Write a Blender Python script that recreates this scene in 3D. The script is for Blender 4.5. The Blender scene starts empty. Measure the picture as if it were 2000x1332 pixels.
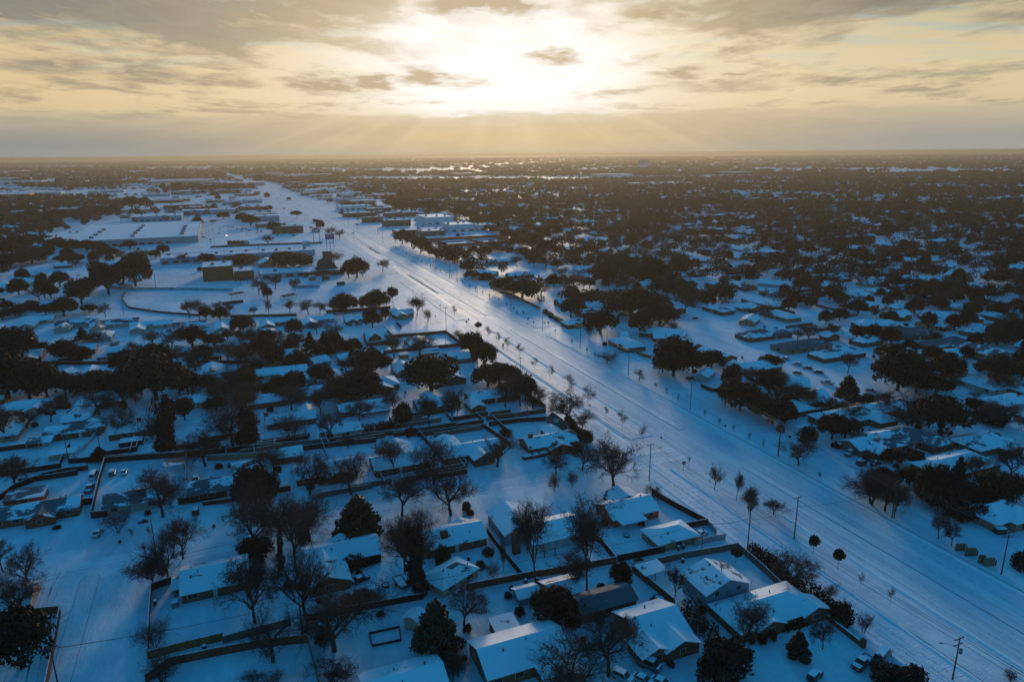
import bpy, math, random
import numpy as np
from mathutils import Vector, Matrix
D = bpy.data
SC = bpy.context.scene
COL = SC.collection
rad = math.radians
# ------------------------------------------------------------------ camera
FPX, CAMH, ROLL = 1370.0, 100.0, rad(-0.5)
PITCH = math.atan((666 - 300) / FPX)
YAW = math.atan(575 / 1418.0)          # the avenue runs along +Y, the camera looks 22 degrees to its east
cam = D.cameras.new("camera"); camo = D.objects.new("camera", cam); COL.objects.link(camo)
cam.sensor_width = 36; cam.lens = 36 * FPX / 2000
cam.clip_start = 1; cam.clip_end = 90000
cr, sr = math.cos(ROLL), math.sin(ROLL)
fwd = Vector((math.sin(YAW) * math.cos(PITCH), math.cos(YAW) * math.cos(PITCH), -math.sin(PITCH)))
rgt = Vector((math.cos(YAW), -math.sin(YAW), 0))
upv = rgt.cross(fwd)
r2 = rgt * cr + upv * sr
u2 = upv * cr - rgt * sr
R = Matrix((r2, u2, -fwd)).transposed()
camo.matrix_world = Matrix.Translation((0, 0, CAMH)) @ R.to_4x4()
SC.camera = camo

def ray(px, py):
    return (fwd * FPX + r2 * (px - 1000) + u2 * (666 - py)).normalized()
def G(px, py, z=0.0):
    d = ray(px, py); t = (z - CAMH) / d.z
    return d.x * t, d.y * t
def PXY(x, y, z=0.0):
    v = Vector((x, y, z - CAMH)); d = v.dot(fwd)
    return 1000 + v.dot(r2) / d * FPX, 666 - v.dot(u2) / d * FPX

# ------------------------------------------------------------------ sun and exposure
HAZE_D = 1 / 8500.0
SUN_AZ, SUN_EL = YAW - rad(0.6), rad(7.2)
sl = D.lights.new("sun", 'SUN'); so = D.objects.new("sun", sl); COL.objects.link(so)
sl.energy = 2.8; sl.angle = rad(12.0); sl.color = (1.0, 0.75, 0.49)
sd = Vector((math.sin(SUN_AZ) * math.cos(SUN_EL), math.cos(SUN_AZ) * math.cos(SUN_EL), math.sin(SUN_EL)))
so.rotation_euler = sd.to_track_quat('Z', 'Y').to_euler()
SC.view_settings.view_transform = 'Standard'
SC.view_settings.look = 'None'
SC.view_settings.exposure = 0.0
SC.view_settings.gamma = 1.0
SC.cycles.max_bounces = 4
SC.cycles.diffuse_bounces = 2
SC.cycles.volume_bounces = 0
SC.cycles.transparent_max_bounces = 6
SC.cycles.use_denoising = True

# ------------------------------------------------------------------ node helpers
class NB:
    def __init__(s, tree):
        s.t = tree; s.n = tree.nodes; s.l = tree.links
    def node(s, typ, **kw):
        n = s.n.new(typ)
        for k, v in kw.items(): setattr(n, k, v)
        return n
    def put(s, sock, v):
        if isinstance(v, bpy.types.NodeSocket): s.l.new(v, sock)
        elif v is not None:
            if isinstance(v, (tuple, list)) and len(v) == 3 and sock.type == 'RGBA': v = (*v, 1)
            sock.default_value = v
    def m(s, op, a, b=None, c=None, clamp=False):
        n = s.node('ShaderNodeMath', operation=op); n.use_clamp = clamp
        s.put(n.inputs[0], a)
        if b is not None: s.put(n.inputs[1], b)
        if c is not None: s.put(n.inputs[2], c)
        return n.outputs[0]
    def ss(s, v, lo, hi):      # smoothstep
        n = s.node('ShaderNodeMapRange', interpolation_type='SMOOTHSTEP')
        s.put(n.inputs['Value'], v); s.put(n.inputs['From Min'], lo); s.put(n.inputs['From Max'], hi)
        return n.outputs['Result']
    def mix(s, f, a, b, mode='MIX'):
        n = s.node('ShaderNodeMix', data_type='RGBA', blend_type=mode)
        s.put(n.inputs[0], f); s.put(n.inputs[6], a); s.put(n.inputs[7], b)
        return n.outputs[2]
    def noise(s, vec, scale, detail=4, rough=0.55, dist=0.0, out='Fac'):
        n = s.node('ShaderNodeTexNoise')
        if vec is not None: s.put(n.inputs['Vector'], vec)
        s.put(n.inputs['Scale'], scale); n.inputs['Detail'].default_value = detail
        n.inputs['Roughness'].default_value = rough; n.inputs['Distortion'].default_value = dist
        return n.outputs[out]
    def comb(s, x, y, z=0.0):
        n = s.node('ShaderNodeCombineXYZ')
        s.put(n.inputs[0], x); s.put(n.inputs[1], y); s.put(n.inputs[2], z)
        return n.outputs[0]
    def vmul(s, v, k):
        n = s.node('ShaderNodeVectorMath', operation='MULTIPLY'); s.put(n.inputs[0], v); n.inputs[1].default_value = k
        return n.outputs[0]
    def dot(s, v, k):
        n = s.node('ShaderNodeVectorMath', operation='DOT_PRODUCT'); s.put(n.inputs[0], v); n.inputs[1].default_value = k
        return n.outputs['Value']

# ------------------------------------------------------------------ the sky
W = D.worlds.new("World"); SC.world = W; W.use_nodes = True
W.node_tree.nodes.clear()
b = NB(W.node_tree)
tc = b.node('ShaderNodeTexCoord').outputs['Generated']
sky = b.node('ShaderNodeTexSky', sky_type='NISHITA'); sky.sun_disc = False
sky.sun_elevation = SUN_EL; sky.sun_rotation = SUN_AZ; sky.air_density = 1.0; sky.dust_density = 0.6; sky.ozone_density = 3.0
fh = (math.sin(YAW), math.cos(YAW), 0); rh = (math.cos(YAW), -math.sin(YAW), 0)
f_ = b.dot(tc, fh); r_ = b.dot(tc, rh); z_ = b.dot(tc, (0, 0, 1))
DEG = 57.29578
az = b.m('MULTIPLY', b.m('ARCTAN2', r_, f_), DEG)         # degrees east of the camera heading
el = b.m('MULTIPLY', b.m('ARCSINE', z_), DEG)             # degrees above the horizon
# soft warping so nothing has a geometric edge
plane = b.comb(b.m('DIVIDE', r_, b.m('ADD', z_, 0.06)), b.m('DIVIDE', f_, b.m('ADD', z_, 0.06)), 0.0)
w1 = b.m('SUBTRACT', b.noise(b.vmul(plane, (1.1, 0.8, 1)), 1.5, 5, 0.6), 0.5)
w2 = b.m('SUBTRACT', b.noise(b.vmul(plane, (1.0, 0.9, 1)), 2.3, 5, 0.6, 0.0), 0.5)
azw = b.m('ADD', az, b.m('MULTIPLY', w1, 7.0))
elw = b.m('ADD', el, b.m('MULTIPLY', w2, 2.2))
def gauss(a, e, sa, se, A=None, E=None):
    A = azw if A is None else A; E = elw if E is None else E
    q = b.m('ADD', b.m('POWER', b.m('DIVIDE', b.m('SUBTRACT', A, a), sa), 2.0), b.m('POWER', b.m('DIVIDE', b.m('SUBTRACT', E, e), se), 2.0))
    return b.m('POWER', 2.718, b.m('MULTIPLY', q, -1.0))
def azel(px, py):
    d = ray(px, py)
    return math.degrees(math.atan2(d.x * rh[0] + d.y * rh[1], d.x * fh[0] + d.y * fh[1])), math.degrees(math.asin(d.z))
glow_core = gauss(*azel(975, 118), 9.6, 5.4)
glow_wide = gauss(*azel(980, 120), 24, 9, az, el)
side = b.ss(az, -10.0, 34.0)
clear = b.mix(side, (0.72, 0.54, 0.29), (0.68, 0.56, 0.34))
clear = b.mix(b.m('MULTIPLY', b.ss(b.noise(b.vmul(plane, (0.5, 1.0, 1)), 2.1, 3), 0.47, 0.62), b.ss(el, 4.0, 9.0)), clear, (0.45, 0.53, 0.47))
clear = b.mix(b.m('MULTIPLY', b.ss(el, 6.0, 2.6), 0.35), clear, (0.74, 0.57, 0.34))
clear = b.mix(glow_wide, clear, (0.95, 0.78, 0.52))
clear = b.mix(b.m('MINIMUM', b.m('MULTIPLY', glow_core, 1.7), 1.0), clear, (1.12, 1.06, 1.0))
# clouds: streaky field that thickens upward and to the west, plus the distinct ones
n1 = b.noise(b.vmul(plane, (0.75, 0.62, 1)), 1.25, 7, 0.56, 0.5)
n2 = b.noise(b.vmul(plane, (1.5, 1.0, 1)), 3.1, 6, 0.6, 0.3)
cl = b.m('ADD', b.m('MULTIPLY', n1, 0.72), b.m('MULTIPLY', n2, 0.28))
thick = b.m('ADD', b.m('MULTIPLY', b.ss(el, 3.5, 12.0), 0.13), b.m('MULTIPLY', b.ss(az, -4.0, -30.0), 0.05))
cl = b.ss(b.m('ADD', cl, thick), 0.52, 0.68)
cl = b.m('MULTIPLY', cl, b.m('SUBTRACT', 1.0, b.m('MULTIPLY', glow_core, 0.95)))
blobs = [(350, 15, 330, 62, 1.0), (60, 20, 130, 40, .9), (120, 130, 110, 18, .8), (285, 143, 75, 20, .85), (410, 158, 90, 14, .8), (40, 190, 40, 12, .6), (630, 166, 70, 19, 1.0),
         (728, 166, 48, 16, 1.0), (820, 146, 56, 20, .95), (900, 162, 55, 12, .5), (950, 10, 150, 24, 1.0), (1085, 112, 48, 16, .8), (850, 200, 25, 4, .6),
         (1320, 143, 70, 11, .85), (1450, 146, 30, 7, .8), (1400, 168, 120, 11, .6), (1650, 155, 90, 10, .75), (1800, 176, 90, 9, .7), (1880, 160, 40, 5, .6), (1230, 175, 60, 7, .6),
         (1300, 22, 110, 22, .8), (1560, 30, 120, 26, .8), (1600, 70, 60, 18, .6), (1980, 30, 90, 22, .7), (620, 40, 130, 40, .7), (500, 60, 120, 30, .7), (1250, 208, 90, 5, .4), (455, 200, 60, 6, .4)]
for (bx, by, bw, bh, bs) in blobs:
    a0, e0 = azel(bx, by); a1, _ = azel(bx + bw, by); _, e1 = azel(bx, by - bh)
    g_ = b.m('MULTIPLY', b.ss(gauss(a0, e0, abs(a1 - a0) * 1.15, abs(e1 - e0) * 1.25), 0.12, 1.0), bs)
    g_ = b.m('MULTIPLY', g_, b.m('ADD', 0.55, b.m('MULTIPLY', b.ss(n2, .34, .58), 0.75)), None, True)
    cl = b.m('MAXIMUM', cl, g_)
ccol = b.mix(b.ss(n2, 0.35, 0.65), (0.19, 0.18, 0.155), (0.34, 0.295, 0.22))
ccol = b.mix(b.m('MULTIPLY', b.m('MULTIPLY', b.ss(az, -6.0, -22.0), b.ss(el, 5.0, 9.0)), .6), ccol, (0.225, 0.235, 0.235))
ccol = b.mix(b.m('MULTIPLY', glow_wide, 0.9), ccol, (0.66, 0.50, 0.29))
cl = b.m('MULTIPLY', cl, 0.92)
skyc = b.mix(cl, clear, ccol)
corner = b.m('MULTIPLY', b.ss(el, 5.5, 12.5), b.ss(b.m('ABSOLUTE', b.m('ADD', az, 2.0)), 15.0, 34.0))
skyc = b.mix(corner, skyc, b.mix(1.0, skyc, (0.62, 0.70, 0.80), 'MULTIPLY'))
# the low deck of cloud along the horizon with shafts of light falling through it
rag = b.m('SUBTRACT', b.noise(b.comb(b.m('MULTIPLY', az, 0.11), b.m('MULTIPLY', el, 0.55), 0.3), 1.6, 6, 0.62, 0.4), 0.5)
ele = b.m('ADD', el, b.m('MULTIPLY', rag, 1.5))
band = b.m('ADD', b.m('MULTIPLY', b.ss(ele, 3.15, 2.75), 0.45), b.m('MULTIPLY', b.ss(ele, 4.3, 1.2), 0.55))
bg = gauss(azel(990, 250)[0], 1.0, 17, 7, az, el)
bcol = b.mix(b.ss(az, -36.0, -8.0), (0.27, 0.28, 0.275), (0.43, 0.37, 0.28))
bcol = b.mix(b.ss(az, 12.0, 34.0), bcol, (0.36, 0.35, 0.32))
bcol = b.mix(bg, bcol, (0.80, 0.60, 0.33))
up_ = b.ss(el, 0.4, 3.0)
bcol = b.mix(b.m('MULTIPLY', up_, 0.6), bcol, (0.66, 0.52, 0.33))
bcol = b.mix(b.m('MULTIPLY', b.m('SUBTRACT', b.noise(b.comb(b.m('MULTIPLY', az, .09), b.m('MULTIPLY', el, .5)), 2.0, 5), .35), 0.5), bcol, (0.27, 0.26, 0.25))
sun_a, sun_e = azel(985, 130)
shaft = b.m('DIVIDE', b.m('SUBTRACT', az, sun_a), b.m('ADD', b.m('SUBTRACT', sun_e, el), 0.8))
rays = b.noise(b.comb(shaft, 0.7), 1.6, 3, 0.5)
bcol = b.mix(b.m('MULTIPLY', b.m('MULTIPLY', b.ss(rays, 0.38, 0.72), gauss(sun_a, 1.5, 17, 6, az, el)), 0.6), bcol, (0.86, 0.68, 0.42))
skyc = b.mix(band, skyc, bcol)
skyc = b.mix(b.m('MULTIPLY', b.ss(el, 1.3, -0.2), 0.35), skyc, (0.42, 0.40, 0.36))
# overhead and behind the camera: unseen sky, tinted deep blue to light the snow
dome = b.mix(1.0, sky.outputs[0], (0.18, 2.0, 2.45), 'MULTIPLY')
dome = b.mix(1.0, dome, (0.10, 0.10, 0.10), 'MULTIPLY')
dome = b.mix(b.ss(el, 17.0, 1.0), dome, (0.13, 0.11, 0.12))  # unseen low sky turned neutral to light the house walls
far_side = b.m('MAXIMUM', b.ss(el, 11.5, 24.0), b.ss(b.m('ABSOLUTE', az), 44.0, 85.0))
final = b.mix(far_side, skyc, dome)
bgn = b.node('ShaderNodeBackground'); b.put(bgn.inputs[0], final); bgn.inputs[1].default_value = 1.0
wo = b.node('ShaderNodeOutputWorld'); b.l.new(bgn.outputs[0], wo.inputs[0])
W.cycles.sampling_method = 'MANUAL'; W.cycles.sample_map_resolution = 512
# ------------------------------------------------------------------ end of camera, sky and light
# ------------------------------------------------------------------ materials
MATS = {}
def mat(name, col, rough=0.8, spec=0.2, fn=None, metal=0.0, emit=None):
    m = D.materials.new(name); m.use_nodes = True
    nt = m.node_tree; p = nt.nodes['Principled BSDF']; q = NB(nt)
    p.inputs['Roughness'].default_value = rough; p.inputs['Metallic'].default_value = metal
    p.inputs['Specular IOR Level'].default_value = spec
    p.inputs['Base Color'].default_value = (*col, 1)
    if fn: fn(q, p, col)
    if emit:
        p.inputs['Emission Color'].default_value = (*emit[0], 1); p.inputs['Emission Strength'].default_value = emit[1]
    MATS[name] = m
    return m
def bump(q, p, h, dist, strength=0.6):
    bn = q.node('ShaderNodeBump'); q.put(bn.inputs['Height'], h)
    bn.inputs['Distance'].default_value = dist; bn.inputs['Strength'].default_value = strength
    q.l.new(bn.outputs[0], p.inputs['Normal'])
def geo(q): return q.node('ShaderNodeNewGeometry').outputs['Position']
def orand(q): return q.node('ShaderNodeObjectInfo').outputs['Random']
SNOW = (0.80, 0.84, 0.90)
def f_snow(q, p, col):
    P = geo(q)
    a = q.noise(P, 0.035, 5, 0.55); c = q.noise(q.vmul(P, (1, .35, 1)), 0.35, 5, 0.6); f = q.noise(P, 2.6, 3, .6)
    q.put(p.inputs['Base Color'], q.mix(q.ss(q.m('ADD', q.m('MULTIPLY', a, .6), q.m('MULTIPLY', c, .4)), .40, .62), (0.58, 0.64, 0.73), (0.80, 0.83, 0.87)))
    g = q.noise(P, 1.1, 6, .72); g2 = q.noise(P, .06, 3)
    bc = p.inputs['Base Color'].links[0].from_socket
    q.put(p.inputs['Base Color'], q.mix(q.m('MULTIPLY', q.ss(g, .60, .70), q.m('MULTIPLY', q.ss(g2, .42, .6), .6)), bc, (0.30, 0.27, 0.22)))
    h = q.m('ADD', q.m('MULTIPLY', c, 1.0), q.m('MULTIPLY', f, 0.22))
    bump(q, p, h, 0.5, 0.75)
def f_road(q, p, col):
    P = geo(q)
    st = q.noise(q.vmul(P, (1.5, .012, 1)), 1.0, 4, .62)          # wheel tracks running up the avenue
    st2 = q.noise(q.vmul(P, (5.0, .03, 1)), 1.0, 3, .6)
    dr = q.noise(q.vmul(P, (.16, .022, 1)), 1.0, 4, .55, .6)       # drifts blown along it
    base = q.mix(q.ss(dr, .38, .62), (0.66, 0.72, 0.82), (0.84, 0.86, 0.89))
    base = q.mix(q.m('MULTIPLY', q.ss(st, .50, .62), .5), base, (0.42, 0.47, 0.55))
    base = q.mix(q.m('MULTIPLY', q.ss(st2, .56, .66), .45), base, (0.34, 0.38, 0.45))
    q.put(p.inputs['Base Color'], base)
    bump(q, p, q.m('ADD', q.m('MULTIPLY', st, 1.0), q.m('ADD', q.m('MULTIPLY', st2, .5), q.m('MULTIPLY', dr, 1.6))), 0.35, .8)
def f_lane(q, p, col):
    P = geo(q)
    c = q.noise(P, .5, 5, .6); t = q.noise(q.vmul(P, (.35, 2.2, 1)), 1.0, 3, .6)
    q.put(p.inputs['Base Color'], q.mix(q.m('MULTIPLY', q.ss(t, .55, .68), .35), (0.76, 0.80, 0.87), (0.48, 0.53, 0.6)))
    bump(q, p, q.m('ADD', c, q.m('MULTIPLY', t, .6)), .3, .7)
def f_roof(thr, wd=0.10, shingle=(0.10, 0.11, 0.12)):
    def f(q, p, col):
        P = geo(q)
        r = orand(q)
        off = q.comb(q.m('MULTIPLY', r, 137.0), q.m('MULTIPLY', r, 71.0), 0.0)
        va = q.node('ShaderNodeVectorMath', operation='ADD'); q.put(va.inputs[0], P); q.put(va.inputs[1], off)
        n = q.noise(q.vmul(va.outputs[0], (.13, .2, .5)), 1.0, 5, .58, .4)
        fine = q.noise(P, 1.6, 3, .6)
        nn = q.m('ADD', q.m('MULTIPLY', n, .86), q.m('MULTIPLY', fine, .14))
        k = q.ss(nn, thr - wd * .25, thr + wd * .25)
        sh = q.noise(q.vmul(P, (1, 1, 6)), 3.0, 2)
        q.put(p.inputs['Base Color'], q.mix(k, q.mix(sh, tuple(c * .8 for c in shingle), tuple(c * 1.5 for c in shingle)), (0.80, 0.83, 0.88)))
        bump(q, p, q.m('ADD', q.m('MULTIPLY', k, .5), q.m('MULTIPLY', fine, .35)), .22, .8)
    return f
def f_brick(q, p, col):
    P = geo(q)
    n = q.noise(P, .9, 4, .6); n2 = q.noise(q.vmul(P, (1, 1, 2.5)), 5.0, 3, .7)
    k = q.m('ADD', q.m('MULTIPLY', n, .5), q.m('MULTIPLY', n2, .5))
    q.put(p.inputs['Base Color'], q.mix(q.ss(k, .3, .7), tuple(c * .62 for c in col), tuple(min(1, c * 1.3) for c in col)))
    bump(q, p, n2, .03, .5)
def f_siding(q, p, col):
    P = geo(q)
    w = q.node('ShaderNodeTexWave', wave_type='BANDS', bands_direction='Z'); q.put(w.inputs['Vector'], P); w.inputs['Scale'].default_value = 1.6
    n = q.noise(P, .8, 4, .6)
    q.put(p.inputs['Base Color'], q.mix(n, tuple(c * .75 for c in col), tuple(min(1, c * 1.15) for c in col)))
    bump(q, p, w.outputs['Fac'], .04, .6)
def f_wood(q, p, col):
    P = geo(q)
    n = q.noise(q.vmul(P, (5, 5, .25)), 1.0, 3, .6); n2 = q.noise(P, .3, 3)
    k = q.m('ADD', q.m('MULTIPLY', n, .6), q.m('MULTIPLY', n2, .4))
    q.put(p.inputs['Base Color'], q.mix(q.ss(k, .3, .7), tuple(c * .5 for c in col), tuple(min(1, c * 1.5) for c in col)))
    bump(q, p, n, .04, .6)
def f_leaf(q, p, col):
    P = geo(q); r = orand(q)
    n = q.noise(P, .55, 3, .6); n2 = q.noise(P, 4.0, 2)
    a = q.mix(r, tuple(c * .7 for c in col), (col[0] * 1.5, col[1] * 1.15, col[2] * .9))
    a = q.mix(q.ss(n, .35, .7), q.mix(.5, a, (col[0] * .3, col[1] * .35, col[2] * .4)), a)
    a = q.mix(q.ss(n2, .62, .72), a, (col[0] * 2.1, col[1] * 2.0, col[2] * 1.7))
    q.put(p.inputs['Base Color'], a)
def f_bark(q, p, col):
    P = geo(q); n = q.noise(P, 3.0, 3, .6)
    q.put(p.inputs['Base Color'], q.mix(n, tuple(c * .5 for c in col), tuple(c * 1.5 for c in col)))
mat('snow', SNOW, .6, .15, f_snow)
mat('road_snow', SNOW, .56, .14, f_road)
mat('lane_snow', SNOW, .6, .2, f_lane)
mat('snow_plain', (0.82, 0.85, 0.9), .7, .12, f_lane)
mat('drift', (0.82, 0.85, 0.9), .8, .1, lambda q, p, c: bump(q, p, q.noise(geo(q), 1.2, 4), .2, .6))
mat('sand', (0.36, 0.22, 0.07), .9, .1, lambda q, p, c: q.put(p.inputs['Base Color'], q.mix(q.ss(q.noise(q.vmul(geo(q), (.7, .06, 1)), 1.2, 5, .6), .42, .6), (0.74, 0.76, 0.78), c)))
mat('brown_sand', (0.28, 0.12, 0.07), .9, .1, lambda q, p, c: q.put(p.inputs['Base Color'], q.mix(q.ss(q.noise(q.vmul(geo(q), (.7, .06, 1)), 1.2, 5, .6), .42, .6), (0.74, 0.76, 0.78), c)))
mat('rut', (0.42, 0.47, 0.54), .8, .1, lambda q, p, c: q.put(p.inputs['Base Color'], q.mix(q.ss(q.noise(geo(q), .8, 5, .7), .42, .60), (0.72, 0.77, 0.84), c)))
mat('kerb', (0.24, 0.25, 0.27), .9, .1)
mat('roof_full', SNOW, .7, .1, f_roof(.37))
mat('roof_thin', SNOW, .7, .1, f_roof(.44))
mat('roof_patchy', SNOW, .7, .1, f_roof(.52))
mat('roof_bare', SNOW, .75, .12, f_roof(.62, .3, (0.09, 0.10, 0.115)))
mat('roof_dark', (0.05, 0.05, 0.05), .8, .1, f_roof(.80, .3, (0.05, 0.045, 0.04)))
mat('red_brick', (0.36, 0.075, 0.045), .9, .1, f_brick)
mat('brown_brick', (0.26, 0.085, 0.05), .9, .1, f_brick)
mat('orange_brick', (0.52, 0.095, 0.042), .9, .1, f_brick)
mat('tan_brick', (0.50, 0.20, 0.12), .9, .1, f_brick)
mat('cream', (0.62, 0.35, 0.26), .8, .15, f_siding)
mat('grey_siding', (0.33, 0.35, 0.36), .8, .15, f_siding)
mat('blue_siding', (0.17, 0.24, 0.30), .8, .15, f_siding)
mat('green_siding', (0.14, 0.12, 0.10), .8, .15, f_siding)
mat('white_panel', (0.62, 0.64, 0.66), .7, .2, f_siding)
mat('orange_panel', (0.55, 0.20, 0.05), .7, .2, f_siding)
mat('teal_panel', (0.20, 0.36, 0.42), .7, .2, f_siding)
mat('barn_red', (0.35, 0.04, 0.03), .8, .1, f_siding)
mat('brown_fence', (0.20, 0.062, 0.036), .9, .08, f_wood)
mat('red_fence', (0.40, 0.11, 0.045), .9, .08, f_wood)
mat('dark_fence', (0.058, 0.026, 0.022), .9, .08, f_wood)
mat('grey_fence', (0.15, 0.115, 0.10), .9, .08, f_wood)
mat('white_fence', (0.55, 0.57, 0.6), .8, .1, f_wood)
mat('screen_red', (0.75, 0.07, 0.035), .8, .1, f_wood)
mat('screen_teal', (0.10, 0.34, 0.36), .8, .1, f_wood)
mat('hedge', (0.020, 0.028, 0.024), .85, .1, f_leaf)
mat('oak_leaf', (0.016, 0.027, 0.022), .8, .1, f_leaf)
mat('magnolia_leaf', (0.020, 0.036, 0.024), .6, .2, f_leaf)
mat('pine_leaf', (0.014, 0.028, 0.022), .85, .1, f_leaf)
mat('rust_leaf', (0.09, 0.045, 0.025), .85, .1, f_leaf)
mat('brush_leaf', (0.036, 0.030, 0.028), .9, .05, f_leaf)
mat('bark', (0.060, 0.042, 0.034), .95, .05, f_bark)
mat('twig', (0.070, 0.052, 0.046), .95, .05, f_bark)
mat('pole_wood', (0.10, 0.07, 0.05), .9, .1, f_bark)
mat('metal', (0.35, 0.36, 0.37), .45, .4, None, .6)
mat('dark_metal', (0.06, 0.06, 0.065), .55, .3)
mat('rubber', (0.02, 0.02, 0.02), .8, .1)
mat('glass', (0.015, 0.02, 0.025), .12, .5)
mat('trim', (0.6, 0.5, 0.42), .7, .2)
mat('door_white', (0.5, 0.5, 0.48), .6, .2, f_siding)
mat('stop_red', (0.42, 0.02, 0.03), .5, .3)
mat('sign_white', (0.75, 0.75, 0.75), .5, .3)
mat('sign_green', (0.0, 0.22, 0.16), .5, .3)
mat('sign_blue', (0.02, 0.07, 0.14), .5, .3)
mat('sign_purple', (0.20, 0.05, 0.15), .5, .3)
mat('dumpster_green', (0.02, 0.10, 0.07), .6, .2)
mat('bin_dark', (0.03, 0.035, 0.045), .6, .2)
mat('tarp_red', (0.45, 0.03, 0.04), .6, .2)
mat('tarp_blue', (0.03, 0.06, 0.25), .6, .2)
mat('wrap_teal', (0.10, 0.36, 0.38), .8, .1)
mat('grass_screen', (0.17, 0.115, 0.08), .9, .05, f_wood)
mat('unit_grey', (0.16, 0.18, 0.18), .7, .2)
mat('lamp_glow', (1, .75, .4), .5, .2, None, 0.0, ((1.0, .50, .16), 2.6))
mat('lamp_blue', (.3, .2, 1), .5, .2, None, 0.0, ((.25, .15, 1.0), 8.0))
mat('water_tank', (0.22, 0.24, 0.26), .6, .3)
for nm, c in dict(paint_white=(.62, .63, .65), paint_silver=(.32, .34, .36), paint_black=(.015, .016, .02), paint_red=(.20, .015, .015), paint_blue=(.04, .08, .16), paint_grey=(.10, .11, .12), paint_tan=(.25, .20, .14)).items():
    mat(nm, c, .3, .5)

# ------------------------------------------------------------------ mesh building
class MB:
    def __init__(s): s.v = []; s.f = []; s.k = []
    def poly(s, pts, k=0):
        n = len(s.v); s.v += [tuple(p) for p in pts]; s.f.append(tuple(range(n, n + len(pts)))); s.k.append(k)
    def faces(s, pts, fs, k=0):
        n = len(s.v); s.v += [tuple(p) for p in pts]
        for f in fs: s.f.append(tuple(n + i for i in f)); s.k.append(k)
    def box(s, cx, cy, z0, lx, ly, h, a=0.0, k=0, tx=1.0, ty=1.0):
        c, d = math.cos(a), math.sin(a); P = []
        for z, sx, sy in ((z0, 1, 1), (z0 + h, tx, ty)):
            for u, v in ((-1, -1), (1, -1), (1, 1), (-1, 1)):
                x, y = u * lx / 2 * sx, v * ly / 2 * sy
                P.append((cx + x * c - y * d, cy + x * d + y * c, z))
        s.faces(P, [(3, 2, 1, 0), (4, 5, 6, 7), (0, 1, 5, 4), (1, 2, 6, 5), (2, 3, 7, 6), (3, 0, 4, 7)], k)
    def prism(s, pts, z0, z1, k=0):
        n = len(pts); P = [(x, y, z0) for x, y in pts] + [(x, y, z1) for x, y in pts]
        s.faces(P, [tuple(range(n - 1, -1, -1)), tuple(range(n, 2 * n))] + [(i, (i + 1) % n, n + (i + 1) % n, n + i) for i in range(n)], k)
    def slab(s, pts, th, k=0):
        n = len(pts); P = [tuple(p) for p in pts] + [(p[0], p[1], p[2] - th) for p in pts]
        s.faces(P, [tuple(range(n)), tuple(range(2 * n - 1, n - 1, -1))] + [(i, n + i, n + (i + 1) % n, (i + 1) % n) for i in range(n)], k)
    def tube(s, p0, p1, r0, r1=None, n=6, k=0, caps=True):
        r1 = r0 if r1 is None else r1
        p0 = Vector(p0); p1 = Vector(p1); d = (p1 - p0).normalized()
        u = d.orthogonal().normalized(); w = d.cross(u); P = []
        for p, r in ((p0, r0), (p1, r1)):
            for i in range(n):
                t = 2 * math.pi * i / n; P.append(p + (u * math.cos(t) + w * math.sin(t)) * r)
        F = [(i, (i + 1) % n, n + (i + 1) % n, n + i) for i in range(n)]
        if caps: F += [tuple(range(n - 1, -1, -1)), tuple(range(n, 2 * n))]
        s.faces(P, F, k)
    def mesh(s, name, mats):
        me = D.meshes.new(name); me.from_pydata(s.v, [], s.f)
        for m in mats: me.materials.append(MATS[m] if isinstance(m, str) else m)
        if len(mats) > 1: me.polygons.foreach_set('material_index', s.k)
        me.update(); return me
def link(name, me, parent=None, loc=(0, 0, 0), rz=0.0, sc=None):
    o = D.objects.new(name, me); COL.objects.link(o); o.location = loc
    if rz: o.rotation_euler = (0, 0, rz)
    if sc: o.scale = sc
    if parent: o.parent = parent
    return o
def thing(name, label, cat, loc=(0, 0, 0), rz=0.0, group=None, me=None, sc=None):
    o = link(name, me, None, loc, rz, sc); o['label'] = label; o['category'] = cat
    if group: o['group'] = group
    return o
def struct(name, me, loc=(0, 0, 0), kind='structure'):
    o = link(name, me, None, loc); o['kind'] = kind; return o

# ------------------------------------------------------------------ places in the photograph -> metres on the ground
CR = dict(A1=(0, 960, 3.58), A2=(400, 960, 3.58), A3=(800, 960, 3.58), A4=(1200, 960, 3.58), A5=(1500, 960, 3.58), B1=(0, 700, 4), B2=(400, 700, 4), B3=(800, 700, 4),
          C1=(1150, 700, 4.44), C2=(1550, 700, 4.44), D1=(0, 500, 4), D2=(450, 500, 4), D3=(850, 500, 4), D4=(1250, 450, 4.933), D5=(1600, 450, 4.9325),
          E1=(0, 290, 5), E2=(350, 290, 5), E3=(700, 290, 5), E4=(1050, 290, 4.444), E5=(1500, 290, 4))
def pp(c, x, y):
    o = CR[c]; return o[0] + x / o[2], o[1] + y / o[2]
def at(c, x, y, z=0.0): return G(*pp(c, x, y), z)
def height_at(x, y, pytop):
    lo, hi = 0.2, 60.0
    for _ in range(30):
        m_ = (lo + hi) / 2
        if PXY(x, y, m_)[1] > pytop: lo = m_
        else: hi = m_
    return lo
def mpp(x, y, z=0):           # metres per photo pixel, sideways
    a = PXY(x, y, z); q = PXY(x + rgt.x, y + rgt.y, z)
    return 1 / abs(q[0] - a[0])

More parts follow.
